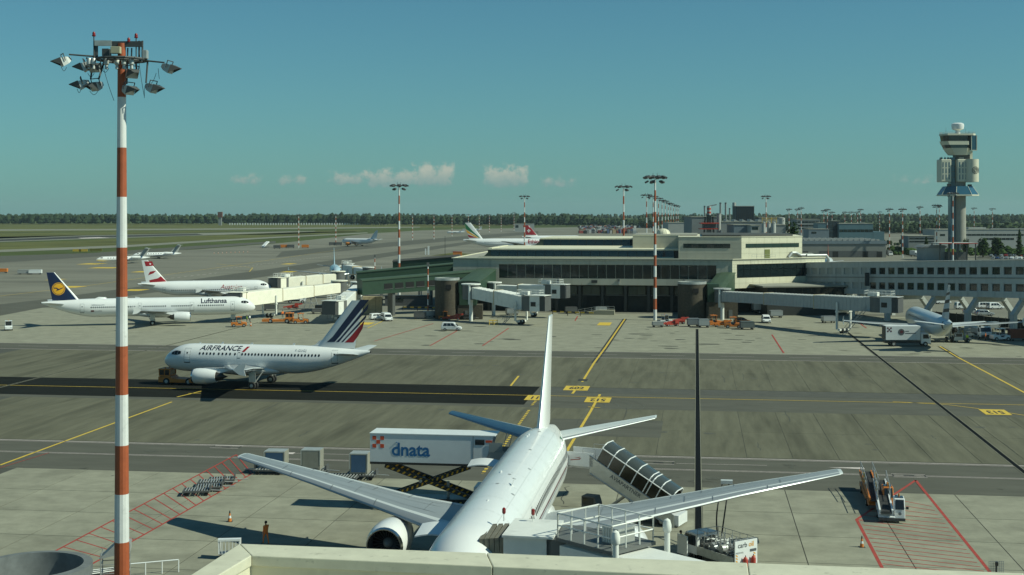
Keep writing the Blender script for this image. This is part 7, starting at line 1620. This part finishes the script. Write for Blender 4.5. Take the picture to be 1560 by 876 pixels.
# trucks
t, o = boxtruck('white box truck with red checker mark, parked behind the blue grey airliner', G(1381,527).to_tuple(), 0.0, 8.6, 2.45, 2.65, 1.25, rear=BLKV, name='catering_truck')
W_ = 2.45/2
for i, j in ((0,0),(2,0),(1,1),(0,2),(2,2)): MB().bz(-4.05+i*.3,-3.76+i*.3,-W_-.02,-W_,3.35-j*.3,3.64-j*.3).build('red_square', MAR, o)
MB().disc((-1.35,-W_-.02,2.75),.62,'y',18).build('round_emblem', LGREY, o); MB().disc((-1.3,-W_-.03,2.8),.3,'y',12).build('emblem_heart', MAR, o)
text_mb('sky', .5, .01).xf(Matrix.Translation((-.1,-W_-.02,2.95)) @ Matrix.Rotation(pi/2,4,'X')).build('lettering', MAR, o) if False else None
b = MB(); b.bz(-.6,.1,-W_-.02,-W_,2.85,2.98).bz(-.6,1.4,-W_-.02,-W_,2.45,2.6).build('small_lettering', LGREY, o, kind='stuff')
t, o = boxtruck('white truck facing us with a dark windscreen, right of the blue grey airliner', G(1494,515).to_tuple(), -1.62, 7.0, 2.5, 1.0, 1.1, boxm=SILV)
for px, py, rz, lb, m, L_ in ((1172,478,.05,'grey tanker truck under the long grey bridge, behind the white hatchback',SILV,8.5),(1188,474,.1,'white truck behind the grey tanker under the bridge',BXW,7),(1215,475.5,.05,'small white truck under the bridge, right of the tanker',BXW,6)): boxtruck(lb, G(px,py).to_tuple(), rz, L_, 2.4, 2.0, 1.1, boxm=m)
g1 = G(1461,521); t = beltloader('grey belt loader reaching the tail of the blue grey airliner', G(1479,521), G(1449,521), GREY, SILV)
tug('white open tug right of the white truck', G(1524,519).to_tuple(), .1, m=WHV, scale=1.25); cart('rust red container cart at the right edge behind the white tug', G(1551,519).to_tuple(), 0, mat('rust_red', (.22,.06,.03), .7, var=.2), 3.6, 1.7, 2.2)
for k,(px,py) in enumerate(((1512,503),(1530,503),(1548,502),(1521,499),(1541,498))): cart('open rail cart in the group behind the white truck, '+('front left','front middle','front right','back left','back right')[k], G(px,py).to_tuple(), .05, cover=(k%2 == 0), m=SILV, group='baggage carts right of the blue grey airliner')
for px, py, rz, m, lb, hh in ((1500,470,.1,WHV,'white jeep parked in the sun under the pier, left of two',1.8),(1516,471,.2,WHV,'white jeep parked in the sun under the pier, right of two',1.8),(1481,478,.1,SILV,'silver car in the shade under the pier, left of the wagon',1.5),(1500,481,.05,SILV,'silver estate car in the shade in front of the two jeeps',1.5),(1467,471,.1,WHV,'white van in the shade left of the two jeeps under the pier',1.9),(1436,463,.1,WHV,'white van showing between the left portal legs of the pier',1.9)): car('parked_car', lb, G(px,py).to_tuple(), rz, m, 'car', 4.3, 1.75, hh, hh > 1.6)
# far small vehicles
for k,(px,py,m,lb) in enumerate(((37,418,GREY,'small grey cart far left, left one of the pair'),(54,418,WHV,'small white cart far left, right one of the pair'),(2,416,ORANGE,'orange cart cut by the left edge, far apron'),(432,378,ORANGE,'small orange cart right of the thin striped mast, far apron'),(465,378,ORANGE,'small orange flat cart far apron, right of the other'),(443,378,DGREY,'small dark cart between two orange ones, far apron'),(422,379,DGREY,'small dark cart left of the orange carts, far apron'),(506,374,DGREY,'small dark cart left of the airliner with the orange engine'),(516,374,DGREY,'small dark cart just under the nose of the airliner with the orange engine'))): cart(lb, G(px,py).to_tuple(), .1, m, 5, 2.2, 2.4 if py < 400 else 1.8)
def farstairs(label, loc, rz):
    t = thing('passenger_stairs', label, 'stairs', loc, rz); MB().side([(-3,.4),(3,3.6),(3.8,3.6),(3.8,4.6),(3,4.6),(-3,1.4)],-1.1,1.1).build('flight', WHV, t); MB().bz(-2.6,3.6,-.9,.9,.4,.9).build('chassis', DGREY, t); wheels((-1.8,2.6),.9,.4,.25,t); return t
for k,(px,py,rz) in enumerate(((530,372.5,.2),(548,373,.2),(562,371,.2),(404,377.5,.3))): farstairs(('white stairs at the front door of the far airliner with orange engine','white stairs at the middle of the far airliner with orange engine','white stairs at the rear door of the far airliner with orange engine','white stairs standing alone left of the thin striped mast')[k], G(px,py).to_tuple(), rz+.9)
# apron clutter under the walkways
def barrier(label, p, q, grp):
    p = Vector(p); q = Vector(q); L = (q-p).length; t = thing('striped_barrier', label, 'barrier', p.to_tuple(), HD(q-p), grp); b = MB(); n = max(2, int(L/.9))
    for i in range(n): b.bz(L*i/n,L*(i+1)/n,-.06,.06,.7,1.05,i%2)
    b.build('striped_board', [YELV,BLKV], t, kind='stuff')
    for i in range(0,n+1,4): MB().bz(L*i/n-.06,L*i/n+.06,-.1,.1,0,1.2).build('post', BLKV, t)
    return t
GB = 'yellow and black striped barriers along the terminal'
for k,(a,c,lb) in enumerate((((842,480),(882,481.5),'striped barrier in front of the dark terminal bays, left half'),((884,481.5),(904,482),'striped barrier in front of the dark terminal bays, right half'),((614,473),(664,474),'front striped barrier under the green walkway with windows'),((577,461),(655,462),'rear striped barrier in the shade under the green walkway'))): barrier(lb, G(*a), G(*c), GB)
t = thing('container_stack', 'beige block of stacked crates behind the tip of the striped tail', 'crates', G(567,478).to_tuple(), 0)
for i in range(3):
    for j in range(4): MB().bz(-2.4+i*1.62,-2.4+i*1.62+1.56,0,1.5,j*1.1,j*1.1+1.06).build('crate', RUST, t)
t = thing('office_cabin', 'dark low cabin in the shade under the green walkway', 'cabin', G(620,466).to_tuple(), 0); MB().bz(-6,6,0,3,0,2.6).build('wall', DGREY, t); MB().bz(-6.2,6.2,-.2,3.2,2.6,2.8).build('roof', FRAME, t); MB().bz(-5,-1,-.06,.02,1.1,2.1).build('window', PANE, t)
for px, py, lb in ((470,470,'left of two frame trestles behind the tow tractor'),(478,470,'right of two frame trestles behind the tow tractor')):
    t = thing('maintenance_trestle', lb, 'trestle', G(px,py).to_tuple(), .1); b = MB()
    for s in (-1,1):
        for y in (-.7,.7): b.tube((s*1.2,y,0),(s*.4,y*.6,3.2),.07,.07,5)
    b.bz(-.6,.6,-.6,.6,3.2,3.35); b.bz(-.9,.9,-.5,.5,1.4,1.5); b.build('frame', STEEL, t)
boxtruck('white box truck beyond the cream bridge, between its legs', G(450,462).to_tuple(), .2, 6, 2.3, 2, 1.1); cart('dark loaded cart under the cream bridge, behind the tow tractor', G(412,473).to_tuple(), .1, DGREY, 4, 1.8, 1.6)
conveyor('red conveyor in the shade under the cream bridge', G(447,471).to_tuple(), .1, REDP); cart('low dark cart in the bridge shadow left of the empty bridge', G(492,474).to_tuple(), .1, BLKV, 4, 1.8, 1.5); cart('second low dark cart in the bridge shadow', G(484,478).to_tuple(), .3, DGREY, 3, 1.6, 1.2)

for k, (a, y, lb) in enumerate(((26.5,4.65,'left'),(26.5,-4.65,'right'))):
    for dx in (-1.5,1.5):
        w = wide.o+wide.h*(26.5-a+dx)+wide.lv*y; o = MB().side([(-.18,0),(.18,0),(0,.22)],-.5,.5).build('wheel_chock', YELV); o.location = w; o.rotation_euler = (0,0,wide.th); tag(o, 'yellow wheel chock '+('in front of' if dx > 0 else 'behind')+' the '+lb+' main wheels of the big foreground airliner', 'chock')
for k,(px,py,m,hh,lb) in enumerate(((1182,484,SILV,1.7,'silver baggage cart left of the small parked row under the long bridge'),(1262,492,SILV,1.5,'pale cart at the foot of the long bridge, left of its drive wheels'),(1240,478,BLKV,1.6,'dark cart in the shade under the middle of the long bridge'),(640,486,DGREY,1.6,'dark cart left of the left brown drum'),(655,484,SILV,1.5,'pale cart tucked beside the left brown drum'),(780,480,SILV,1.5,'pale cart under the slanting bridge'),(870,478,DGREY,1.6,'dark cart in front of the terminal bays near the striped barrier'),(915,478,SILV,1.6,'pale cart by the terminal bay right of the striped barriers'))): cart(lb, G(px,py).to_tuple(), .1+.1*(k%3), m, 3.0, 1.6, hh)
t = thing('loading_ramp', 'low pale concrete ramp with rails in front of the terminal bays', 'ramp', G(918,479).to_tuple(), RZ); MB().side([(-7,0),(3,0),(3,1.1),(-1,1.1)],-1.5,1.5).build('ramp_block', CON, t); rail('ramp_railing', [(-6,-1.4,.2),(-1,-1.4,1.1),(3,-1.4,1.1)], 1.0, t, STEEL, r=.04)
# ---------------------------------------------------------------- car park, cargo yard, far details
sheet('car_park', [G(1484,399),G(1640,401),G(1640,378),G(1500,378)], .012, ASPH)
CARC = [WHV, SILV, BLKV, mat('car_blue', (.03,.06,.14), .3), mat('car_grey', (.12,.125,.13), .3, metal=.3), mat('car_red', (.25,.02,.02), .3), WHV, SILV]
protos = []
rk = random.Random(21); n = 0
for r, (py, k) in enumerate(((384.5,10),(387.5,10),(391,9),(395,8))):
    for i in range(k):
        px = 1508+i*7.2+r*1.5+rk.uniform(-1,1)
        if px > 1590: continue
        g1 = G(px, py); c = rk.randrange(len(CARC)); key = c
        pr = next((o for q, o in protos if q == key), None); lb = 'small '+('white','silver','black','blue','dark grey','red','white','silver')[c]+' car parked in the '+('back','second','third','front')[r]+' row of the car park below the conifer'
        if pr is None: o = car('parked_car', lb, g1.to_tuple(), rk.choice((.9,.95,1.0,-2.1)), CARC[c], 'car', 4.2, 1.75, 1.5, group='cars in the car park', light=True); protos.append((key, o))
        else: o = dup(pr, g1, rk.choice((.9,.95,1.0,-2.1)), lb)
for k, (px, py, m, lb) in enumerate(((1251,388,BXW,'left white truck docked along the cargo hall'),(1262,388,BXW,'white truck docked just left of the red and lime fin'),(1278,388,BXW,'white truck docked just right of the red and lime fin'),(1287,388.5,SILV,'small truck docked right of the fin, second one'),(1325,386.5,BXW,'white truck at the right part of the cargo hall'),(1333,386.5,BXW,'second white truck at the right part of the cargo hall'),(1341,390,DGREY,'dark truck standing off the right end of the cargo hall, left of two'),(1353,390,DGREY,'dark truck standing off the right end of the cargo hall, right of two'),(1394,391,BXW,'white truck alone on the apron left of the red edged canopy'))):
    boxtruck(lb, G(px,py).to_tuple(), -1.5+.1*(k%3), 7.5, 2.5, 2.4, 1.1, boxm=m)
for k, (px, py, lb) in enumerate(((1383,383,'pale aircraft nose or loader parked far left of the canopy'),)):
    farstairs('row of pale steps parked left of the canopy', G(1378,385).to_tuple(), .3); farstairs('second pale steps parked left of the canopy', G(1389,384).to_tuple(), .1)
# colourful container yard behind the terminal roof
ry = random.Random(9); ycol = [mat('yard_'+nm, c, .7) for nm, c in (('red',(.28,.06,.05)),('blue',(.08,.12,.22)),('white',(.5,.5,.48)),('grey',(.2,.2,.2)),('tan',(.3,.22,.13)),('dark',(.04,.04,.04)))]
b = MB()
for i in range(420):
    px = ry.uniform(884,968); py = ry.uniform(346.5,356); p = G(px,py); h = ry.choice((1.7,3.4,3.4,5)); b.box((p.x,p.y,h/2),(ry.uniform(2,5),ry.uniform(2,6),h),ry.uniform(-.2,.2),ry.randrange(6))
b.build('container_yard', ycol, kind='stuff')
# white posts along the runway end, and the black and white fence
src = None
for i in range(62):
    px = 350+i*3.9; p = at(px, 341.8, 2700); p.z = 0
    if src is None: src = MB().bz(-1.2,1.2,-.4,.4,0,4.2).build('runway_marker_board', WHV); o = src
    else: o = src.copy(); C.objects.link(o)
    o.location = p; tag(o, 'small white board in the long row at the runway end before the wood', 'marker board', 'row of white boards at the runway end')
t = thing('striped_fence', 'long black and white striped fence far behind the terminal roof', 'fence', (at(880,344,2200).x,2200,0)); n = 44
for i in range(n): MB().bz(i*4.1,i*4.1+4.05,-.2,.2,0,3.6).build('fence_panel', WHV if i%2 else BLK, t)
for px, py, lb in ((117,384,'left of the low yellow signs by the business jets'),(127,384,'middle of the low yellow signs by the business jets')):
    t = thing('taxiway_sign', lb, 'sign', G(px,py).to_tuple()); MB().bz(-2.6,2.6,-.2,.2,.4,1.9).build('sign_face', YELV, t); MB().bz(-2,-1.8,-.1,.1,0,.4).build('leg', BLKV, t); MB().bz(1.8,2,-.1,.1,0,.4).build('leg', BLKV, t)
t = thing('taxiway_sign', 'low dark olive sign box right of the yellow ones by the business jets', 'sign', G(146,383).to_tuple()); MB().bz(-4,4,-.3,.3,.3,1.9).build('sign_face', mat('olive', (.16,.15,.03), .7), t); MB().bz(-3,-2.7,-.1,.1,0,.3).build('leg', BLKV, t)
g1 = G(650,388); t = thing('wind_mast', 'white two post unit on the far apron behind the green walkways', 'post', g1.to_tuple()); MB().bz(-1,-.3,-.3,.3,0,3.6).build('cabinet', WHV, t); MB().bz(.6,1.6,-.3,.3,0,5.2).build('cabinet', WHV, t)
g1 = G(690,391); t = thing('equipment_cabin', 'small orange red cabin on the grass strip left of the terminal roof', 'cabin', G(697,390).to_tuple()); MB().bz(-2.6,2.6,-1,1,0,2.4).build('wall', ORANGE, t); MB().bz(-2.7,2.7,-1.1,1.1,2.4,2.6).build('roof', REDP, t)
t = thing('aerial_mast', 'thin aerial on the grass strip left of the terminal roof', 'mast', G(678,391).to_tuple()); MB().tube((0,0,0),(0,0,12),.15,.08,6).build('pole', BLKV, t)
for k, px in enumerate((803,820,837,850,866,877,889,900)): pass
for k in range(9):
    o = cone('traffic cone in the far row on the apron below the thin striped mast', G(326+k*6.4,386.5-.25*k).to_tuple(), 1.6); o['group'] = 'row of far cones'
# ---------------------------------------------------------------- people
def person(label, loc, rz, top, legs, pose='stand', hair=HAIR, arms=((.10,.0,-.0),(.10,.0,0.0)), lean=0):
    V_ = {}; E_ = []; Rr = {}
    def v(n, x, y, z, r, par=None):
        V_[n] = (x+lean*max(0,z-.9), y, z); Rr[n] = r
        if par: E_.append((par, n))
    v('pel',0,0,.96,.135); v('waist',0,0,1.10,.125,'pel'); v('chest',.01,0,1.30,.155,'waist'); v('neckb',0,0,1.46,.075,'chest'); v('neck',.01,0,1.53,.055,'neckb'); v('chin',.025,0,1.59,.075,'neck'); v('head',.02,0,1.68,.098,'chin'); v('crown',.01,0,1.76,.07,'head'); v('nose',.125,0,1.655,.014,'head')
    st = .16 if pose == 'walk' else .03
    for s, sg in (('l',1),('r',-1)):
        f = st*sg
        v('hip'+s,0,sg*.10,.90,.095,'pel'); v('knee'+s,f*.8+.03,sg*.11,.50,.065,'hip'+s); v('ank'+s,f*1.3-.02,sg*.11,.09,.048,'knee'+s); v('toe'+s,f*1.3+.17,sg*.125,.045,.042,'ank'+s)
        v('sh'+s,0,sg*.20,1.42,.068,'chest'); v('el'+s,-f*.6+.02,sg*.27,1.14,.048,'sh'+s)
        a = arms[0 if sg > 0 else 1]; v('wr'+s,-f*.4+a[0],sg*(.27+a[1]),.90+a[2],.034,'el'+s); wx,wy,wz = V_['wr'+s]; v('palm'+s,wx+.02,wy,wz-.085,.034,'wr'+s)
        for k in range(4): v('f%d%s'%(k,s),wx+.03-.024*k+.02,wy,wz-.165+.008*abs(k-1.3),.0095,'palm'+s); v('g%d%s'%(k,s),wx+.035-.024*k+.03,wy-sg*.008,wz-.195+.01*abs(k-1.3),.0085,'f%d%s'%(k,s))
        v('th'+s,wx+.065,wy-sg*.01,wz-.10,.011,'palm'+s)
    names = list(V_); ix = {n:i for i,n in enumerate(names)}
    me = bpy.data.meshes.new('body'); me.from_pydata([V_[n] for n in names], [(ix[a],ix[b_]) for a,b_ in E_], []); o = bpy.data.objects.new('body', me); C.objects.link(o)
    sk = o.modifiers.new('skin','SKIN'); sk.use_smooth_shade = True; su = o.modifiers.new('sub','SUBSURF'); su.levels = su.render_levels = 1
    for n in names: d = me.skin_vertices[0].data[ix[n]]; d.radius = (Rr[n],Rr[n]*(1.25 if n in ('chest','waist','pel') else 1)); d.use_root = n == 'pel'
    dg = bpy.context.evaluated_depsgraph_get(); dg.update(); m2 = bpy.data.meshes.new_from_object(o.evaluated_get(dg)); bpy.data.objects.remove(o); bpy.data.meshes.remove(me)
    for m in (SKIN, top, legs, RUB): m2.materials.append(m)
    for p in m2.polygons:
        z = p.center.z; y = abs(p.center.y)
        p.material_index = 3 if z < .10 else 2 if z < 1.0 and y < .22 else 0 if (z > 1.49 or (y > .22 and z < .92+min(arms[0][2],arms[1][2])*.5)) else 1
        p.use_smooth = True
    t = thing('person', label, 'person', loc, rz); bo = bpy.data.objects.new('body', m2); C.objects.link(bo); bo.parent = t
    b = MB(); b.lathe([(.001,1.80),(.06,1.79),(.10,1.74),(.112,1.68),(.10,1.63)],12,Matrix.Translation((-.005+lean*.8,0,0)) @ Matrix.Rotation(-pi/2,4,'Y')); b.build('hair', hair, t, smooth=60)
    return t
HELM = mat('helmet_white', (.6,.6,.58), .5)
person('person in orange work clothes walking in the big wing shadow near the parapet', G(405,829).to_tuple(), 2.4, HIVO, HIVO, 'walk')
person('person in yellow high visibility vest standing behind the belt loader by the pier', G(1473.5,522).to_tuple(), -1.4, HIVIS, NAVY)
person('person in red top standing in front of the white truck by the pier', G(1501.5,519.5).to_tuple(), 2.8, HIVO, NAVY)
person('person in yellow vest standing under the nose of the navy tailed airliner', G(376,492).to_tuple(), .4, HIVIS, NAVY)
person('person in white shirt beside the one in yellow under the navy tailed airliner', G(380.5,491).to_tuple(), 2.6, WHV, NAVY)
person('person in orange standing behind the long low tow tractor', G(430.5,484).to_tuple(), -1.2, HIVO, NAVY)
person('person in dark clothes walking between the low carts under the cream bridge', G(497,472).to_tuple(), .3, NAVY, NAVY, 'walk')
person('person in yellow vest standing in the open door of the fuel dispenser', (12.55,97.6,0), -1.0, HIVIS, NAVY)
# ---------------------------------------------------------------- the air
hz = bpy.data.materials.new('air'); hz.use_nodes = True; nt = hz.node_tree; nt.nodes.remove(nt.nodes['Principled BSDF']); pv = nt.nodes.new('ShaderNodeVolumePrincipled'); pv.inputs['Density'].default_value = 4.2e-5; pv.inputs['Color'].default_value = (.72,.90,.92,1); pv.inputs['Anisotropy'].default_value = 0.2
nt.links.new(pv.outputs[0], nt.nodes['Material Output'].inputs['Volume'])
hb = MB().bz(-8100,8100,-700,9600,-1.2,96).build('haze', hz, kind='stuff')
